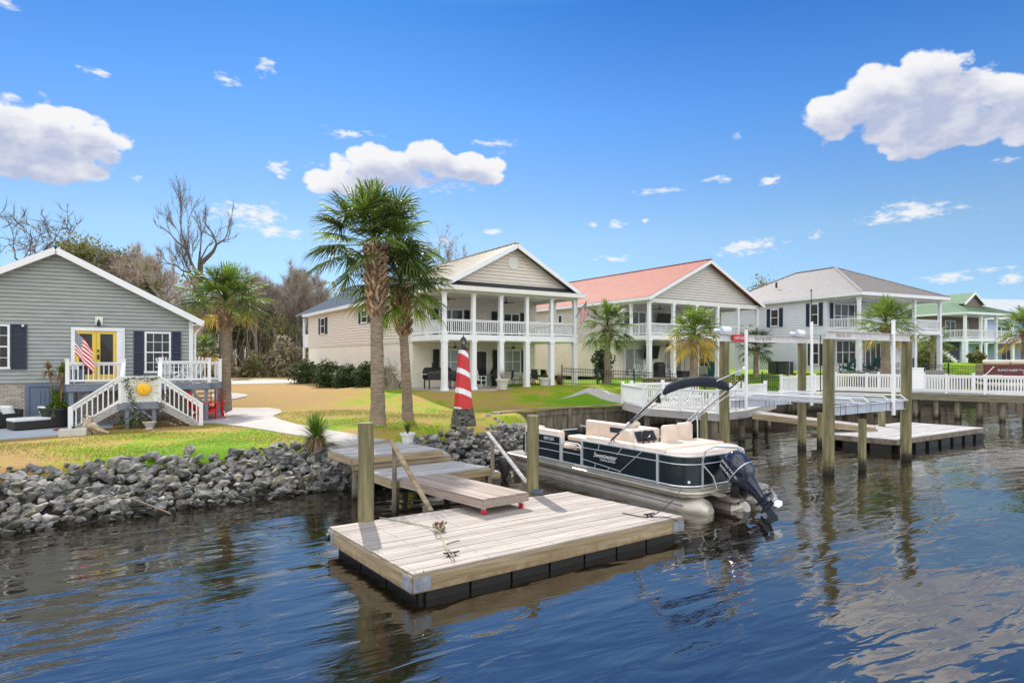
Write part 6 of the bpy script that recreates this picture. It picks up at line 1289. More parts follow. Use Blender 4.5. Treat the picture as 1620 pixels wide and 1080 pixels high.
for k in range(3):
    a = k * 2.094 + .5; rd = Vector((0, 1, 0)) * math.cos(a) + up_ * math.sin(a); tg = Vector((0, 1, 0)) * -math.sin(a) + up_ * math.cos(a); b = (tg * .8 + fx * .6).normalized()
    P_l = [pc + rd * .03 - b * .04, pc + rd * .10 - b * .10, pc + rd * .17 - b * .05, pc + rd * .18 + b * .04, pc + rd * .10 + b * .09, pc + rd * .03 + b * .03]; th_ = fx * .006; f.face([p + th_ for p in P_l]); f.face([p - th_ for p in P_l][::-1])
f.build('propeller', silver_p, BT)
f = MB(); f.b2(-.42, -.2, -.14, .14, .35, .72); f.bar((-.3, 0, .55), om + up_ * -.4, .2, .1, (0, 1, 0)); f.tube([(-.3, .1, .6), (-.55, .14, .5), om + up_ * -.45 + Vector((0, .1, 0))], .018, 6); f.build('motor_bracket', black_m, BT)
rc = (-fx).cross(up_)
# lettering on cowl and fence
mrot = Matrix((( -fx * 1).to_tuple(), (0, 0, 0), (0, 0, 0)))
def basis_rot(xa_, ya_): xa_ = Vector(xa_).normalized(); ya_ = Vector(ya_).normalized(); za_b = xa_.cross(ya_); return Matrix((xa_, ya_, za_b)).transposed().to_euler()
lett = mat('white_lettering', (.75, .76, .78), .4)
e_ = basis_rot(up_ * 1.0, fx * 1.0) ; zc_ = Vector(up_).cross(fx)
dirx = (up_ * 1).normalized(); diry = (-(Vector((0, 1, 0))).cross(dirx)).normalized()
sx_ = Vector((0, 1, 0)).cross(dirx) * -1   # so that x cross y = +local y (near side)
yy_ = Vector((0, 1, 0)).cross(dirx)
ee = basis_rot(dirx, yy_)
text('FOUR STROKE', .062, lett, BT, om + up_ * .12 - fx * .04 + Vector((0, .222, 0)) + yy_ * .02, ee); text('YAMAHA', .085, lett, BT, om + up_ * .12 - fx * .04 + Vector((0, .222, 0)) + yy_ * .13, ee); text('150', .06, lett, BT, om - up_ * .16 + Vector((0, .222, 0)) + yy_ * .0, ee)
te = basis_rot((-1, 0, 0), (0, 0, 1)); xt = bx(957, YN)
text('Sweetwater', .17, lett, BT, (xt, YN + .012, 1.045), te, shear=.35, ext=.002); text('COASTAL EDITION', .062, lett, BT, (xt - .1, YN + .012, .945), te, ext=.002)
text('4295 DM', .12, lett, BT, (bx(872, YN) + .1, YN + .012, zt - .10), te, ext=.002)
f = MB(); f.lathe((0, 0, 0), [(.03, 0), (.03, .01)], 12); o = f.build('badge', lett, BT); o.location = (cor[4][0] - .012, cor[4][1] + .008, zd + .14); o.rotation_euler = (R(-90), 0, R(45))
bf = T('boat_fender', 'black fender hanging at the bow of the pontoon boat', 'fender', atY(798, 745, 17.6)); f = MB(); f.ell((0, 0, .1), (.13, .13, .32), 12, 8, .8); f.tube([(0, 0, .4), (0, 0, .55)], .012, 5); f.build('fender_body', float_m, bf, smooth=True)
# ------------------------------------------------------------------ boat lift
PA, PB_, PC, PD = (7.2, 21.0), (11.0, 23.5), (9.4, 18.4), (13.4, 21.06)
for (x, y), r_, lb_ in ((PA, .165, 'lift piling behind the stern of the pontoon boat'), (PB_, .15, 'far lift piling in the middle of the boat lift'), (PC, .16, 'near lift piling with the beam joint on top'), (PD, .165, 'right hand lift piling rising behind the neighbouring dock')): piling(lb_, x, y, 4.0, r_, 'pilings of the boat lift')
e_p = at(1364, 742, 0); piling('short free standing piling in front of the neighbouring dock', e_p.x, e_p.y, 1.55, .115); e_p = at(1108, 725, 0); piling('thin piling in the water behind the boat seats', e_p.x, 22.3 - 1.5, 1.62, .12)
e_p = at(1470 - 6 - 6, 640, 0)
LF = T('boat_lift', 'white steel beam boat lift with a slatted cradle hung on cables between the pilings', 'boat lift'); vx, vy = .83, .557
def ibeam(par, A, B, z, h=.2, w=.14, m=beam_m, name='beam'):
    f = MB(); A = Vector((*A, z)); B = Vector((*B, z)); f.bar(A, B, .016, h - .03); f.bar(A + Vector((0, 0, h / 2 - .008)), B + Vector((0, 0, h / 2 - .008)), w, .016); f.bar(A - Vector((0, 0, h / 2 - .008)), B - Vector((0, 0, h / 2 - .008)), w, .016); return f.build(name, m, par)
def ex(P, k): return (P[0] + vx * k, P[1] + vy * k)
nrm_ = Vector((.557, -.83, 0))
ABe = ex(PA, 6.15); ibeam(LF, ex(PA, -.25), ABe, 4.12, .24, .16); ibeam(LF, ex(PC, -.12), ex(PD, .25), 4.12, .24, .16)
for P, m_ in ((PA, 0), (PB_, 0)):
    mo = T('lift_motor', 'white lift motor on the beam above the ' + ('left piling' if P is PA else 'middle piling'), 'motor', (*ex(P, .05 if P is PA else -.15), 4.24), YA, 'motors of the boat lift'); mo.scale = (.8,) * 3; f = MB(); f.tube([(-.3, -.05, .17), (-.24, -.05, .17), (.2, -.05, .17), (.26, -.05, .17)], [.1, .15, .15, .11], 16); f.build('housing', white, mo, smooth=True); f = MB(); f.b2(-.42, .1, -.14, .1, 0, .05); f.b2(-.5, -.3, -.1, .08, .03, .3); f.tube([(-.45, -.14, .12), (-.45, .16, .12)], .11, 12); f.build('gearbox', lift_m, mo)
txtm = mat('brown_lettering', (.20, .13, .13), .7)
def btext(s, P, k, z, size, m=txtm, dy=0): c = Vector((*ex(P, k), z)) + nrm_ * .012; return text(s, size, m, LF, c, (R(90), 0, math.atan2(vy, vx)))
btext('910-726-2774', PA, 2.15, 4.11, .17); btext('910-726-2774', PC, .85, 4.11, .15)
f = MB(); c = Vector((*ex(PA, .75), 4.12)) + nrm_ * .09; f.ori(c, (.42, .01, .12), ((vx, vy, 0), tuple(nrm_), (0, 0, 1))); sg_ = f.build('sign_panel', red_p, LF); text('ACE HOIST', .13, lett, LF, c + nrm_ * .014, (R(90), 0, math.atan2(vy, vx)), shear=.2)
zc = 1.86
CA0, CA1 = ex(PA, .35), ex(PA, 3.9); CC0, CC1 = ex(PC, .3), ex(PD, -.2)
ibeam(LF, CA0, CA1, zc, .26, .14, lift_m, 'cradle_beam'); ibeam(LF, CC0, CC1, zc, .28, .14, lift_m, 'cradle_beam')
for i, k in enumerate((.3, 1.1, 2.3, 3.4)):
    a = Vector((*ex(PA, .5 + k * .95), zc + .2)); b = Vector((*ex(PC, .45 + k * 1.05), zc + .2)); d = (b - a).normalized(); f = MB(); f.bar(a - d * .7, b + d * .4, .05, .06); f.build('bunk', silver_p if i % 2 else lift_m, LF); f = MB(); a2, b2_ = a + Vector((vx * .22, vy * .22, .14)), b + Vector((vx * .22, vy * .22, .14)); f.tube([a2 - d * .5, b2_ + d * .1, b2_ + d * .25 - Vector((0, 0, .14))], .022, 6); f.build('guide_rail', white, LF)
cb = MB()
for P, ks in ((PA, (.5, .7, .9, 2.2, 2.4, 2.7, 3.6)), (PC, (.5, .8, 1.5, 2.3, 3.3, 3.9))):
    for k in ks: c = Vector((*ex(P, k), 0)) + nrm_ * .09; cb.tube([(c.x, c.y, zc - .17), (c.x, c.y, zc + .17)], .008, 4)
cb.build('u_bolt', black_m, LF); cb = MB()
for P, k in ((PA, .55), (PA, 3.75), (PC, .35), (PC, 4.4)): c = Vector((*ex(P, k), 0)) + nrm_ * .03; cb.tube([(c.x, c.y, zc + .15), (c.x, c.y, 4.0)], .006, 4)
cb.build('cable', lift_m, LF)
def gpole(px, Y, z0, z1, r, label, par=None): c = atY(px, 500, Y); t = MB(); t.tube([(0, 0, z0), (0, 0, z1)], r, 10); t.lathe((0, 0, z1), [(r * 1.1, 0), (r * 1.1, .05)], 10); o = t.build('guide_pole', white2, None, smooth=True); o.location = (c.x, c.y, 0); return tag(o, label, 'guide pole', 'guide poles of the boat lift')
gpole(1180.5, 21.2, zc - .2, 4.35, .055, 'left white guide pole standing on the lift cradle'); gpole(1284, 23.3, zc - .2, 4.75, .055, 'middle white guide pole with a thin mast, on the lift cradle'); gpole(1413.5, 20.4, zc - .3, 4.63, .058, 'right white guide pole standing on the lift cradle')
c = atY(1283.5, 512, 23.3); f = MB(); f.tube([(c.x, c.y, 4.75), (c.x, c.y, 5.95)], .015, 5); f.ell((c.x, c.y, 5.98), (.04, .04, .04), 6, 4); f.tube([(c.x + .35, c.y, 1.6), (c.x + .35, c.y, 4.3)], .02, 5); tag(f.build('mast', black_m), 'thin dark mast above the middle guide pole of the lift', 'mast')
# ------------------------------------------------------------------ neighbour's floating dock and gangway
ND = T('floating_dock', 'wide grey floating dock of the neighbour beyond the boat lift', 'dock'); Q = [(14.0, 22.6), (20.2, 26.5), (18.3, 28.9), (11.95, 24.75)]; f = MB(); r1_ = random.Random(8)
planks(f, Q[0], Q[1], (Q[2], Q[3]), 17, .47, .03, .008, r=r1_); f.build('deck_boards', grey_w, ND); g = MB()
for i in range(4): side(g, Q[i], Q[(i + 1) % 4], .26, .438, .05)
g.build('fascia_board', old_w, ND); fl_ = MB(); Pc = [Vector((*p, 0)) for p in Q]; cen = sum(Pc, Vector()) / 4
for a, b, n in ((0, 1, 7), (3, 0, 3), (1, 2, 3)):
    A, B = Pc[a].lerp(cen, .04), Pc[b].lerp(cen, .04); d = (B - A).normalized(); nn_ = Vector((d.y, -d.x, 0))
    for i in range(n): p = A.lerp(B, (i + .5) / n) - nn_ * .15; fl_.ori((p.x, p.y, -.05), ((B - A).length / n / 2 * .72, .3, .3), (d, nn_, (0, 0, 1)))
fl_.prism([(p.x, p.y) for p in [q_.lerp(cen, .2) for q_ in Pc]], -.4, .25); fl_.build('float', float_m, ND)
GW = T('gangway', 'long pale wooden gangway running from the railed deck to the neighbour dock', 'ramp'); a0, a1 = at(1190, 653, 1.28), at(1383, 676, .62); b0 = Vector((a0.x + .62, a0.y + .95, 1.28)); b1 = Vector((a1.x + .55, a1.y + .85, .62)); f = MB()
for i in range(5): u0, u1 = i / 5 + .006, (i + 1) / 5 - .006; f.slab([tuple(p) for p in (a0.lerp(b0, u0), a1.lerp(b1, u0), a1.lerp(b1, u1), a0.lerp(b0, u1))], .035)
f.build('boards', deck_w, GW); f = MB(); f.bar(a0 + Vector((0, -.03, -.13)), a1 + Vector((0, -.03, -.13)), .05, .2); f.bar(b0 + Vector((0, .03, -.13)), b1 + Vector((0, .03, -.13)), .05, .2); f.build('side_board', fascia_w, GW)
for px, Y, zt_, r_, lb_ in ((1297, 24.2, 1.3, .1, 'square pile hanging below the lift cradle, left one'), (1395, 27, 1.45, .14, 'light wooden pile behind the neighbour dock')): c = atY(px, 600, Y); f = MB(); f.tube([(c.x, c.y, -1), (c.x, c.y, zt_)], r_, 10); tag(f.build('piling', pile_w), lb_, 'piling')
# ------------------------------------------------------------------ railed deck over the water
RD = T('railed_deck', 'grey boarded deck with white picket railing behind the pontoon boat', 'deck'); zk = 1.27; Q = [(5.35, 30.0), (5.7, 26.7), (8.05, 24.2), (9.75, 25.7), (13.0, 30.5), (10.5, 33.2)]
f = MB(); Pq = Q; n = 34
xs0, xs1 = 5.3, 13.0
f.slab([(x, y, zk) for x, y in Q], .04); f.build('deck_boards', grey_w, RD); g = MB()
for i in range(4): side(g, Q[i], Q[i + 1], zk - .30, zk - .045, .05)
g.build('fascia_board', grey_w, RD); pl = MB()
for x, y in ((5.9, 27.0), (8.05, 24.6), (9.6, 25.9), (7.0, 26), (11, 28), (12.4, 30), (8.3, 28)): pl.tube([(x, y, -1.2), (x, y, zk - .1)], .13, 9); pl.cut()
pl.split('support_post', old_w, RD); pw_ = lambda A, B, ps: railing(RD, A, B, zk, .92, .125, white2, ps, 'railing', .04)
pw_(Q[0], Q[1], (0, 1)); pw_(Q[1], Q[2], (0, .5, 1)); pw_(Q[2], Q[3], (0, .62)); pw_((9.9, 28.2), (11.5, 31.4), (0, 1)); pw_((6.0, 31.1), (9.6, 33.0), (0, .5, 1)); pw_(Q[0], (6.0, 31.1), ()); pw_((11.0, 29.4), (12.6, 30.8), (0, 1))
ta = MB(); p_ = at(1050, 612, 1.27)
for px, Y in ((1075, 28.5), (1100, 29.5), (1140, 28.5)): c = atY(px, 630, Y); adirondack('white slatted deck chair behind the picket railing, ' + {1075: 'nearest the shore', 1100: 'middle one', 1140: 'nearest the lift piling'}[px], white2, (c.x, c.y, zk), R(200) if px != 1100 else R(150), 'white chairs on the railed deck')
# ------------------------------------------------------------------ long pier with white railing, right
PR = T('pier', 'long pier with white picket railing running along the bank on the right', 'pier'); zp = 1.45; A = Vector((20.0, 39.0)); B = Vector((29.5, 31.6)); 
f = MB(); d = (B - A).normalized(); nn = Vector((-d.y, d.x)); Aw, Bw = A + nn * 2.0, B + nn * 2.0; f.slab([(A.x, A.y, zp), (B.x, B.y, zp), (Bw.x, Bw.y, zp), (Aw.x, Aw.y, zp)], .05); f.build('deck_boards', grey_w, PR)
g = MB(); side(g, tuple(A), tuple(B), zp - .42, zp - .05, .06); g.build('fascia_board', pier_w, PR); n = 6
k0 = 0
railing(PR, tuple(A), tuple(B), zp, .98, .13, white2, (0, .17, .34, .5, .645, .79, .93), 'railing', .045); railing(PR, tuple(Aw), tuple(Bw), zp, 1.0, .14, white2, (0, .2, .4, .6, .8, 1), 'railing', .045)
pl = MB()
for i in range(12):
    p = A.lerp(B, (i + .5) / 12)
    for o_ in (.25, 1.8): q_ = p + nn * o_; pl.tube([(q_.x, q_.y, -1.2), (q_.x, q_.y, zp - .06)], .14, 8); pl.cut()
pl.split('support_post', old_w, PR)
wk = T('shore_walk', 'white railed boardwalk along the seawall behind the boat lift', 'boardwalk'); A3, B3 = Vector((13.0, 36.4)), Vector((20.0, 39.0)); f = MB(); f.slab([(12.6, 34.6, 1.35), (19.6, 37.6, 1.35), (20, 39.2, 1.35), (12.8, 36.6, 1.35)], .06); f.build('deck_boards', grey_w, wk); g = MB(); side(g, (12.6, 34.6), (19.6, 37.6), 1.0, 1.3, .06); g.build('fascia_board', pier_w, wk)
railing(wk, (15.6, 35.9), (20.0, 38.9), 1.4, .98, .13, white2, (0, .33, .66, 1), 'railing', .045)
c = atY(1449, 596, 34.5); f = MB(); f.box((c.x, c.y, 1.4 + .9), (.62, .4, 1.15)); f.box((c.x, c.y, 1.4 + 1.49), (.68, .46, .04)); o = f.build('cabinet', white2, None, bevel=.02); tag(o, 'white utility cabinet standing on the pier behind the right lift piling', 'cabinet')
# white and dark red pontoon boat on the right edge
MBT = T('pontoon_boat', 'dark red pontoon boat with cream seats behind the pier railing at the right edge', 'boat', (atY(1556, 580, 37).x, 37.0, 1.15), R(-28)); f = MB(); maroon = mat('maroon_gelcoat', (.12, .02, .018), .2, .2, 2, coat=.4)
f.b2(0, 5.8, 0, .04, 1.2, 1.92); f.b2(0, .04, 0, 2.3, 1.2, 1.92); f.build('fence_panel', maroon, MBT); f = MB(); f.b2(-.1, 5.9, -.1, 2.4, 1.04, 1.16); f.build('deck', alu, MBT)
for y in (.3, 2.0): f = MB(); f.tube([(-.2, y, .75), (.4, y, .68), (5.8, y, .68)], [.1, .32, .32], 14); f.build('pontoon', alu, MBT, smooth=True)
for a, b in ((0, 1.3), (1.32, 2.8), (2.82, 4.3)): f = MB(); f.b2(a, b, -.03, .45, 1.95, 2.2); o = f.build('seat_back', vinyl, MBT, bevel=.1); o.modifiers['bevel'].segments = 4
f = MB(); f.b2(.1, .9, -.012, -.0, 1.28, 1.30); f.bar((.1, -.01, 1.3), (.5, -.01, 1.8), .012, .05); f.build('trim_stripe', trim, MBT); text('SUNCHASER', .17, lett, MBT, (1.15, -.02, 1.58), (R(90), 0, 0)); text('Power & Co', .15, lett, MBT, (2.05, -.02, 1.60), (R(90), 0, 0), shear=.2); text('Transport', .14, lett, MBT, (2.1, -.02, 1.42), (R(90), 0, 0), shear=.2)
# ------------------------------------------------------------------ black fence
def mfence(label, pts, sp=.14, h=1.05, pe=2.0, zf=None):
    t = T('metal_fence', label, 'fence'); f = MB(); pb = MB()
    for a, b in zip(pts[:-1], pts[1:]):
        A = Vector(a); B = Vector(b); L_ = (B - A).length; n = int(L_ / sp); ang = math.atan2(B.y - A.y, B.x - A.x); zA, zB = (ZL(*a), ZL(*b)); V = lambda k, dz: Vector((A.x + (B.x - A.x) * k, A.y + (B.y - A.y) * k, zA + (zB - zA) * k + dz))
        for dz in (.12, h - .22, h - .06): f.bar(V(0, dz), V(1, dz), .03, .035)
        for i in range(n + 1): c = V(i / n, h / 2 + .04); f.box(c, (.018, .018, h - .02), ang)
        m = max(1, int(L_ / pe))
        for i in range(m + 1): c = V(i / m, h / 2 + .03); pb.box(c, (.07, .07, h + .16), ang); pb.box((c.x, c.y, c.z + h / 2 + .1), (.09, .09, .03), ang); pb.cut()
    f.build('picket_panel', black_m, t); pb.split('fence_post', black_m, t); return t
e = lambda px, Y: tuple(atY(px, 600, Y)[:2])
mfence('black metal picket fence across the lawn in front of the taupe house', [e(889, 37.2), e(1060, 37.0), e(1170, 37.0), e(1246, 37.5)]); mfence('black metal picket fence on the green lawn of the white house', [e(1206, 42), e(1330, 41.5), e(1445, 41.5)]); mfence('black metal picket fence in front of the green roofed house', [e(1455, 45), e(1545, 46), e(1700, 48)], pe=2.4)
# ------------------------------------------------------------------ patio things
def hw(F, x, y, z=0): return F.w(x, y, z)
p = F1.w(F1.sx(692, 2.0), 2.0); sm = T('smoker_grill', 'big black smoker grill at the left end of the cream house patio', 'grill', p, YA)
f = MB(); f.b2(-.75, .75, -.35, .35, .55, .85); f.tube([(-.75, 0, .85), (.75, 0, .85)], .36, 18); f.build('fire_box', black_m, sm); f = MB(); f.tube([(-.3, 0, 1.15), (-.3, 0, 1.42)], .05, 8); f.lathe((-.3, 0, 1.42), [(.07, 0), (.07, .04)], 8); f.build('chimney', black_m, sm)
for x in (-.65, .65):
    for y in (-.3, .3): f = MB(); f.b2(x - .03, x + .03, y - .03, y + .03, 0, .55); f.build('leg', black_m, sm)
f = MB(); f.b2(-1.15, -.76, -.3, .3, .82, .85); f.build('side_shelf', lift_m, sm); f = MB(); f.tube([(-.3, -.36, .95), (-.3, -.43, .98), (.3, -.43, .98), (.3, -.36, .95)], .015, 6); f.build('handle', chrome, sm)
for i, (px, yy, rz, lb_) in enumerate(((715, 2.2, 2.9, 'dark patio chair between the smoker grill and the second porch post'), (728, 1.6, 3.6, 'dark patio chair partly behind the garden lighthouse'), (818, 1.6, 1.2, 'dark sling patio chair left of the patio table'), (855, 1.7, -1.4, 'dark sling patio chair right of the patio table'), (868, 1.2, -2.2, 'dark sling patio chair nearest the last porch post'), (842, 3.2, 3.1, 'dark sling patio chair behind the patio table'))):
    sling_chair(lb_, F1.w(F1.sx(px, yy), yy), YA + rz, 'chairs on the cream house patio')
patio_table('round dark patio table under the cream house balcony', F1.w(F1.sx(838, 2.0), 2.0))
p = F1.w(F1.sx(760, 2.2), 2.2); t = T('white_rocking_chair', 'white patio rocker with a small side table by the glass door', 'chair', p, YA + .4); s = MB(); s.box((0, 0, .42), (.5, .5, .04))
for i in range(5): s.bar(((i - 2) * .1, .24, .44), ((i - 2) * .1, .4, 1.05), .06, .02)
s.build('seat', white2, t); s = MB()
for x in (-.24, .24): s.bar((x, -.24, .08), (x, -.24, .65), .04, .04); s.bar((x, -.3, .65), (x, .3, .65), .06, .03); s.tube([(x, -.45, .08), (x, -.1, .02), (x, .2, .03), (x, .5, .12)], .02, 5); s.cut()
s.split('rocker', white2, t)
p = F1.w(F1.sx(772, 2.6), 2.6); patio_table('small green metal side table at the glass door', p, mat('green_metal', (.08, .22, .12), .5), .32)
p = F1.w(F1.sx(785, 3.2), 3.2); t = T('covered_grill', 'black covered kettle grill between two porch posts', 'grill', p); f = MB(); f.lathe((0, 0, 0), [(.3, 0), (.36, .3), (.38, .8), (.3, 1.05), (.1, 1.15)], 14); f.build('cover', black_m, t, smooth=True)
for i, (px, yy, rz) in enumerate(((735, 2.6, .3), (757, 2.6, -.2), (770, 2.6, .2), (806, 2.6, .1), (818, 2.6, .2))):
    q_ = F1.w(F1.sx(px, yy), yy, 3.0); sling_chair('black chair on the cream house balcony, number %s from the left end' % ('first', 'second', 'third', 'fourth', 'fifth')[i], q_, YA + math.pi + rz, 'balcony chairs of the cream house')
# flag on the cream house post
FLM = bpy.data.materials.new('flag_cloth'); FLM.use_nodes = True
def _flag():
    t, n, l, p = nodes(FLM); p.inputs['Roughness'].default_value = .8; uv = n.new('ShaderNodeUVMap'); s = n.new('ShaderNodeSeparateXYZ'); l.new(uv.outputs[0], s.inputs[0])
    def mm(op, a, b=None):
        k = n.new('ShaderNodeMath'); k.operation = op
        for i, v in enumerate((a, b)):
            if v is None: continue
            if isinstance(v, (int, float)): k.inputs[i].default_value = v
            else: l.new(v, k.inputs[i])
        return k.outputs[0]
    st = mm('MODULO', mm('FLOOR', mm('MULTIPLY', s.outputs[1], 13)), 2); st = mm('LESS_THAN', st, .5)
    c1 = n.new('ShaderNodeMixRGB'); l.new(st, c1.inputs[0]); c1.inputs[1].default_value = (.78, .76, .74, 1); c1.inputs[2].default_value = (.55, .02, .04, 1)
    can = mm('MULTIPLY', mm('LESS_THAN', s.outputs[0], .4), mm('GREATER_THAN', s.outputs[1], .4615))
    def dots(ox, oy):
        fx_ = mm('SUBTRACT', mm('FRACT', mm('ADD', mm('MULTIPLY', s.outputs[0], 15), ox)), .5); fy_ = mm('SUBTRACT', mm('FRACT', mm('ADD', mm('MULTIPLY', s.outputs[1], 9.3), oy)), .5)
        return mm('LESS_THAN', mm('ADD', mm('MULTIPLY', fx_, fx_), mm('MULTIPLY', fy_, fy_)), .045)
    star = mm('MAXIMUM', dots(0, 0), dots(.5, .5)); c2 = n.new('ShaderNodeMixRGB'); l.new(star, c2.inputs[0]); c2.inputs[1].default_value = (.015, .03, .12, 1); c2.inputs[2].default_value = (.78, .78, .78, 1)
    c3 = n.new('ShaderNodeMixRGB'); l.new(can, c3.inputs[0]); l.new(c1.outputs[0], c3.inputs[1]); l.new(c2.outputs[0], c3.inputs[2]); l.new(c3.outputs[0], p.inputs['Base Color'])
_flag()
def flag(name, label, base, tip, hoist, fly, sag, seed, pole_m=white):
    base = Vector(base); tip = Vector(tip); t = T(name, label, 'flag', base); d = (tip - base); f = MB(); f.tube([(0, 0, 0), tuple(d)], .016, 6); f.ell(tuple(d * 1.01), (.03, .03, .03), 8, 5); f.build('flag_pole', pole_m, t)
    N_, M_ = 22, 26; dn = d.normalized(); vs = []; uvs = []
    for j in range(M_ + 1):
        for i in range(N_ + 1):
            u, v = i / N_, j / M_   # u along fly, v up the hoist
            p0 = d * 1.0 - dn * hoist * (1 - v); out = u * fly
            p = p0 + Vector((out * sag[0], out * sag[1], -out * sag[2])) + Vector((0, 1, 0)) * math.sin(u * 9 + v * 3 + seed) * .05 * u ** .5 + Vector((1, 0, 0)) * math.sin(u * 5 + v * 7 + seed) * .035 * u; vs.append(tuple(p)); uvs.append((u, v))
    fs = [(j * (N_ + 1) + i, j * (N_ + 1) + i + 1, (j + 1) * (N_ + 1) + i + 1, (j + 1) * (N_ + 1) + i) for j in range(M_) for i in range(N_)]
    me = bpy.data.meshes.new('flag_cloth'); me.from_pydata(vs, [], fs); ul_ = me.uv_layers.new(name='UVMap')
    for lp in me.loops: ul_.data[lp.index].uv = uvs[lp.vertex_index]
    me.polygons.foreach_set('use_smooth', [True] * len(fs)); me.materials.append(FLM); o = bpy.data.objects.new('flag_cloth', me); COL.objects.link(o); o.parent = t; return t
b = FL.w(FL.sx(113, -2.6), -2.6, 1.0); bt = FL.w(FL.sx(118, -2.6), -2.6, 3.62); bb_ = FL.w(FL.sx(117, -2.65), -2.65, 1.5); flag('flag', 'stars and stripes flag hanging by the yellow door of the grey house', bb_, bt, .85, 1.2, (.66, -.1, .62), 0)
q0 = F1.w(8.85, -.12, 4.2); flag('flag', 'small furled stars and stripes flag angled off the last post of the cream house', q0, q0 + Vector((.62, -.35, .95)), .7, 1.0, (.05, .0, .9), 2, black_m)
# red house patio
for i, (px, yy, m_, rz, lb_) in enumerate(((1005, 1.5, white2, 2.7, 'white slatted chair at the french door of the taupe house'), (1016, 1.2, white2, 3.2, 'white slatted chair left of the dark grill of the taupe house'), (1058, 1.4, white2, 3.4, 'white slatted chair right of the dark grill of the taupe house'))): adirondack(lb_, m_, F2.w(F2.sx(px, yy), yy), YA + rz, 'white chairs on the taupe house patio')
p = F2.w(F2.sx(1043, 1.6), 1.6); t = T('barbecue', 'dark barbecue on the taupe house patio', 'grill', p, YA); f = MB(); f.b2(-.35, .35, -.25, .25, .0, .8); f.tube([(-.35, 0, .85), (.35, 0, .85)], .26, 12); f.b2(-.7, .7, -.2, .2, .78, .81); f.build('grill_body', black_m, t, bevel=.02)
p = F2.w(F2.sx(1083, 1.6), 1.6); t = T('storage_basket', 'low dark basket with a tall stick beside the taupe house post', 'basket', p, YA); f = MB(); f.b2(-.55, .55, -.3, .3, 0, .45); f.build('basket_body', wicker, t, bevel=.04); f = MB(); f.tube([(0, 0, .4), (.05, 0, 1.5)], .02, 6); f.build('stick', black_m, t)
p = F2.w(F2.sx(1132, 1.6), 1.6); t = T('teal_cabinet', 'teal storage box between the posts of the taupe house', 'storage box', p, YA); teal = mat('teal_paint', (.04, .16, .17), .6); f = MB(); f.b2(-.5, .5, -.35, .35, 0, 1.1); f.build('box_body', teal, t, bevel=.03); f = MB(); f.b2(-.54, .54, -.39, .39, 1.1, 1.16); f.build('lid', teal, t)
for i, (px, yy) in enumerate(((1173, 2.2), (1188, 2.2))): q_ = F2.w(F2.sx(px, yy), yy, 2.98); pot_plant('potted_palm', 'bushy potted plant on the taupe house balcony, %s one' % ('left', 'right')[i], q_, .22, .4, pot_w, plime, 110, 1.0, .05, 40 + i, el0=.4, droop=.3)
# round brick ring
c = onz(1044, 609); c.z = ZL(c.x, c.y); t = T('fire_ring', 'low round stone ring on the lawn in front of the black fence', 'fire ring', c); f = MB(); r2 = random.Random(4); tan_st = per_object(mat('tan_stone', (.30, .24, .16), .9, .2, 5), .25, True)
for k in range(3):
    for i in range(26): a = 2 * math.pi * (i + .5 * (k % 2)) / 26; f.box((math.cos(a) * .95, math.sin(a) * .95, .07 + k * .13), (.2, .22, .12), a + math.pi / 2 * 0 + math.pi / 2)
f.build('stone_course', tan_st, t); f = MB()
for i in range(18): a = 2 * math.pi * i / 18; f.box((math.cos(a) * .95, math.sin(a) * .95, .42), (.34, .3, .05), a)
f.build('cap_stone', tan_st, t)
# white house things
grn = mat('dark_green_plastic', (.02, .10, .08), .5)
for i, (px, yy, rz, lb_) in enumerate(((1338, 1.2, 3.4, 'dark green slatted chair at the left of the white house patio'), (1351, 1.4, 2.9, 'dark green slatted chair beside the first post of the white house'), (1375, 1.2, 3.3, 'dark green slatted chair behind the palm of the white house'), (1386, 1.5, 2.8, 'dark green slatted chair by the sliding door of the white house'))): adirondack(lb_, grn, F3.w(F3.sx(px, yy), yy), YB + rz, 'green chairs on the white house patio')
for i, px in enumerate((1227, 1243)): p = F3.w(-1.0, F3.ty(px, -1.0)); t = T('air_conditioner', ('left' if i == 0 else 'right') + ' dark air conditioning unit against the white house wall', 'air conditioner', (p.x, p.y, ZL(p.x, p.y)), YB, 'air conditioning units'); f = MB(); f.b2(-.4, .4, -.4, .4, .05, .95); f.build('casing', mat('dark_grey_metal', (.05, .055, .06), .6, .1, 20), t, bevel=.03); f = MB(); f.b2(-.42, .42, -.42, .42, .96, 1.0); f.lathe((0, 0, 1.0), [(.3, 0), (.3, .02), (.05, .03)], 14); f.build('fan_grille', black_m, t)
c = atY(1258, 588, 42.5); t = T('kayak', 'white and pink kayak lying on the lawn beside the white house', 'kayak', (c.x, c.y, ZL(c.x, c.y) + .05), .2); f = MB(); f.tube([(-1.4, 0, .2), (-1.0, 0, .2), (0, 0, .2), (1.0, 0, .2), (1.5, 0, .28)], [.03, .2, .3, .2, .02], 12, sq=.6); f.build('hull', mat('kayak_plastic', (.75, .68, .68), .4), t, smooth=True)
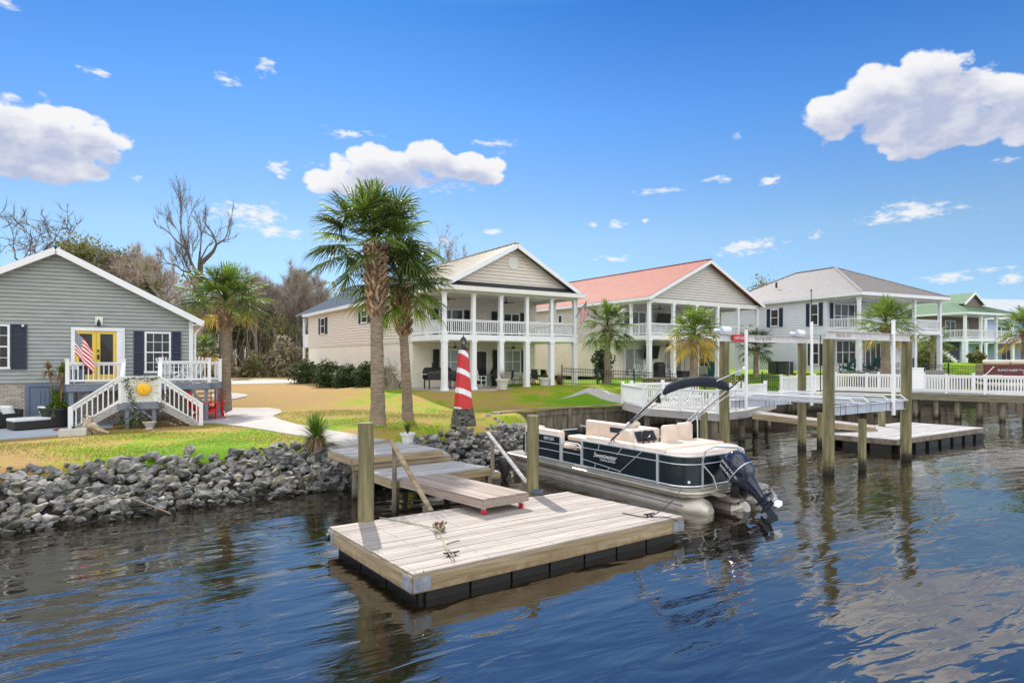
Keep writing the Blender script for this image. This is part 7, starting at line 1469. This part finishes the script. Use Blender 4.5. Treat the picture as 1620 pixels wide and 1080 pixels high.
# left patio
zq_ = .86
PT = MB(); PT.prism([tuple(at(-160,704,zq_)[:2]), tuple(at(0,697,zq_)[:2]), tuple(at(60,692,zq_)[:2]), tuple(at(124,687,zq_)[:2]), tuple(FL.w(-.6, -3.0)[:2]), tuple(FL.w(2.5, -3.2)[:2]), tuple(FL.w(2.5, -.1)[:2]), tuple(FL.w(-9, -.1)[:2])][:], .6, .90); structure(PT.build('patio', slabm))
zp0 = .90
def wchair(name, label, loc, rz, w, dp, back=True, arms=False):
    t = T(name, label, 'wicker seat', loc, rz); f = MB(); f.b2(-w / 2, w / 2, -dp / 2, dp / 2, .03, .30); 
    if back: f.b2(-w / 2, w / 2, dp / 2 - .14, dp / 2, .3, .66)
    if arms: f.b2(-w / 2, -w / 2 + .13, -dp / 2, dp / 2 - .14, .3, .52); f.b2(w / 2 - .13, w / 2, -dp / 2, dp / 2 - .14, .3, .52)
    f.build('wicker_frame', wicker, t, bevel=.02); s = MB(); i_ = .14 if arms else 0.01; s.b2(-w / 2 + i_, w / 2 - i_, -dp / 2 - .01, dp / 2 - .15, .305, .41); s.build('seat_cushion', cushion, t, bevel=.035); s = MB(); s.ori((0, dp / 2 - .27, .60), (w * .34, .07, .2), ((1, 0, 0), (0, .92, .38), (0, -.38, .92))); s.build('pillow', cushion, t, bevel=.06); return t
q_ = at(50, 678, zp0); wchair('wicker_chaise', 'dark wicker lounge seat with a white cushion and leaning pillow by the crawl space door', q_, YL - R(62), .8, 1.25, True)
q_ = at(2, 676, zp0); wchair('wicker_armchair', 'dark wicker armchair with a pale blue pillow at the left edge of the view', q_, YL - R(50), .95, .95, True, True)
q_ = at(40, 664, zp0); t = T('side_table', 'low black metal side table against the brick foundation', 'table', q_, YL); f = MB(); f.b2(-.35, .35, -.25, .25, .5, .53); f.build('tabletop', black_m, t)
for x in (-.32, .32):
    for y in (-.22, .22): f = MB(); f.b2(x - .012, x + .012, y - .012, y + .012, 0, .5); f.build('leg', black_m, t)
q_ = at(91, 675, zp0); t = T('large_potted_yucca', 'huge black pot of spiky green plants with tall tufted stems on the left patio', 'potted plant', q_); t.scale = (1.22,) * 3; f = MB(); f.lathe((0, 0, 0), [(.30, 0), (.44, .5), (.48, .52), (.48, .6), (.42, .6), (.4, .54), (.01, .54)], 22); f.build('pot', wick_col, t, smooth=True)
f = MB(); tuft(f, (0, 0, .5), 240, .62, .045, 51, .05, 1.4, .45); tuft(f, (-.05, .1, .8), 90, .5, .04, 53, .5, 1.5, .2); f.build('leaves', plime, t); f = MB(); sm_ = MB()
for (dx, dy, hh, sd_, L_) in ((-.35, .1, 1.75, 1, .3), (.1, .05, 1.62, 2, .38), (.22, .0, 1.72, 3, .4)):
    sm_.tube([(dx * .3, dy, .5), (dx * .7, dy, 1.2), (dx, dy, hh)], [.03, .022, .018], 6); f.mi = 0 if sd_ != 1 else 1; tuft(f, (dx, dy, hh), 60, L_, .03, 60 + sd_, .1, 1.5, .3); f.mi = 1; tuft(f, (dx, dy, hh - .05), 55, L_ * 1.0, .025, 70 + sd_, -1.0, .2, .5)
f.build('tufted_crown', [plime, pdead], t); sm_.build('stem', pdead, t)
q_ = at(100, 680, zp0); t = MB(); t.lathe((q_.x, q_.y, zp0), [(.22, 0), (.3, .03), (.3, .05), (.05, .03)], 16); tag(t.build('saucer', mat('terracotta', (.30, .08, .05), .8)), 'reddish saucer beside the huge black pot', 'saucer')
q_ = at(116, 690, .88); t = T('planter_box', 'low pale stone planter at the foot of the left stair post', 'planter', q_, YL); f = MB(); f.b2(-.38, .38, -.16, .16, -.05, .26); f.build('box', pot_w, t, bevel=.03); f = MB(); tuft(f, (0, 0, .24), 50, .16, .015, 8, .6, 1.5, .1); f.build('leaves', plime, t)
q_ = at(143, 688, .88); t = T('driftwood', 'pale twisted driftwood piece at the foot of the left stair', 'driftwood', q_); dwm = mat('driftwood', (.42, .33, .23), .9, .25, 5, bump=.02); f = MB()
for P_s, r_s in (([(-.1, 0, 0), (-.12, 0, .25), (-.05, 0, .42), (.02, 0, .6), (-.18, .02, .66)], [.16, .15, .12, .06, .02]), ([(0, 0, .3), (.15, -.05, .3), (.35, -.05, .18), (.62, -.02, .08)], [.13, .12, .08, .03]), ([(.1, 0, .2), (.2, .05, .02), (.4, .1, -.02)], [.1, .08, .03]), ([(-.05, 0, .45), (-.3, 0, .58)], [.07, .02])): f.tube(P_s, r_s, 8)
f.build('wood', dwm, t, smooth=True)
# garden things under the landing
q_ = FL.w((l0 + l1) / 2 - .1, -3.7); 
shrub('dark ground plants under the stair landing', (q_.x, q_.y, .8), .8, .7, 500, 90, dkleaf, L_=.05); shrub('dry bushy plant under the right stair flight', (FL.w(2.9, -3.6).x, FL.w(2.9, -3.6).y, .85), .6, .42, 500, 91, moss, L_=.04)
q_ = FL.w(l0 + .95, -4.35); t = T('stone_urn', 'small stone urn in front of the stair landing', 'urn', (q_.x, q_.y, .86)); f = MB(); f.lathe((0, 0, 0), [(.16, 0), (.17, .05), (.10, .1), (.2, .26), (.24, .3), (.2, .31)], 14); f.build('bowl', pot_w, t)
vn = T('climbing_vine', 'leafy vine with pale blossoms climbing the left side of the sun panel', 'vine', FL.w(l0 + .2, ylf - .12, zl - .6), YL); f = MB(); r2 = random.Random(9); V_ = [(.0, 0, 1.45), (.08, 0, 1.1), (.2, 0, .7), (.3, 0, .3), (.35, 0, 0)]; f.tube(V_, .012, 5); f.tube([(1.25, 0, .9), (1.1, 0, .6), (1.05, 0, .3)], .01, 5); f.tube([(0, 0, 1.45), (.4, 0, 1.5), (.9, 0, 1.46)], .008, 4); f.build('vine_stem', bark, vn); f = MB()
for i in range(420):
    k = r2.random(); j = min(3, int(k * 4)); pA, pB = Vector(V_[j]), Vector(V_[j + 1]); p = pA.lerp(pB, k * 4 - j) if r2.random() < .6 else (Vector((1.25, 0, .9)).lerp(Vector((1.05, 0, .2)), k) if r2.random() < .55 else Vector((k, 0, 1.48)))
    p = p + Vector((r2.gauss(0, .08), r2.gauss(-.02, .03), r2.gauss(0, .05))); a = Vector((r2.gauss(0, 1), r2.gauss(0, 1), r2.gauss(0, 1))).normalized(); b = a.orthogonal().normalized(); l_ = r2.uniform(.02, .045); f.mi = 1 if r2.random() < .12 else 0; f.face([p - b * l_, p + a.cross(b) * l_ * .7, p + b * l_, p - a.cross(b) * l_ * .7])
f.build('vine_leaves', [dkleaf, trim], vn)
# red chairs
for i, (px, py, rz, lb_) in enumerate(((321, 664, 2.4, 'red plastic slatted chair half hidden behind the deck post'), (338, 662, 3.7, 'red plastic slatted chair beside the left palm trunk'))): adirondack(lb_, red_pl, at(px, py, .97), rz, 'red chairs by the deck').scale = (1.2,) * 3
# deck furniture
for i, (s_x, rz) in enumerate(((2.6, 2.6), (3.4, 3.6))): q_ = FL.w(s_x, -1.6, zf); adirondack('white slatted chair on the deck of the grey house, ' + ('left' if i == 0 else 'right') + ' one', white2, q_, YL + rz, 'white chairs on the deck')
q_ = FL.w(-.45, -1.9, 1.66); t = T('grey_planter', 'square grey planter below the flag on the deck', 'planter', q_, YL); f = MB(); f.b2(-.22, .22, -.22, .22, 0, .5); f.build('box', blue_d, t, bevel=.02)
nb = at(630, 580, 2.7); c = atY(612, 572, 22.2); t = MB(); t.box((c.x - .02, c.y - .15, c.z), (.22, .14, .28)); tag(t.build('meter_box', pot_w), 'small beige box fixed to the shorter palm trunk', 'box')
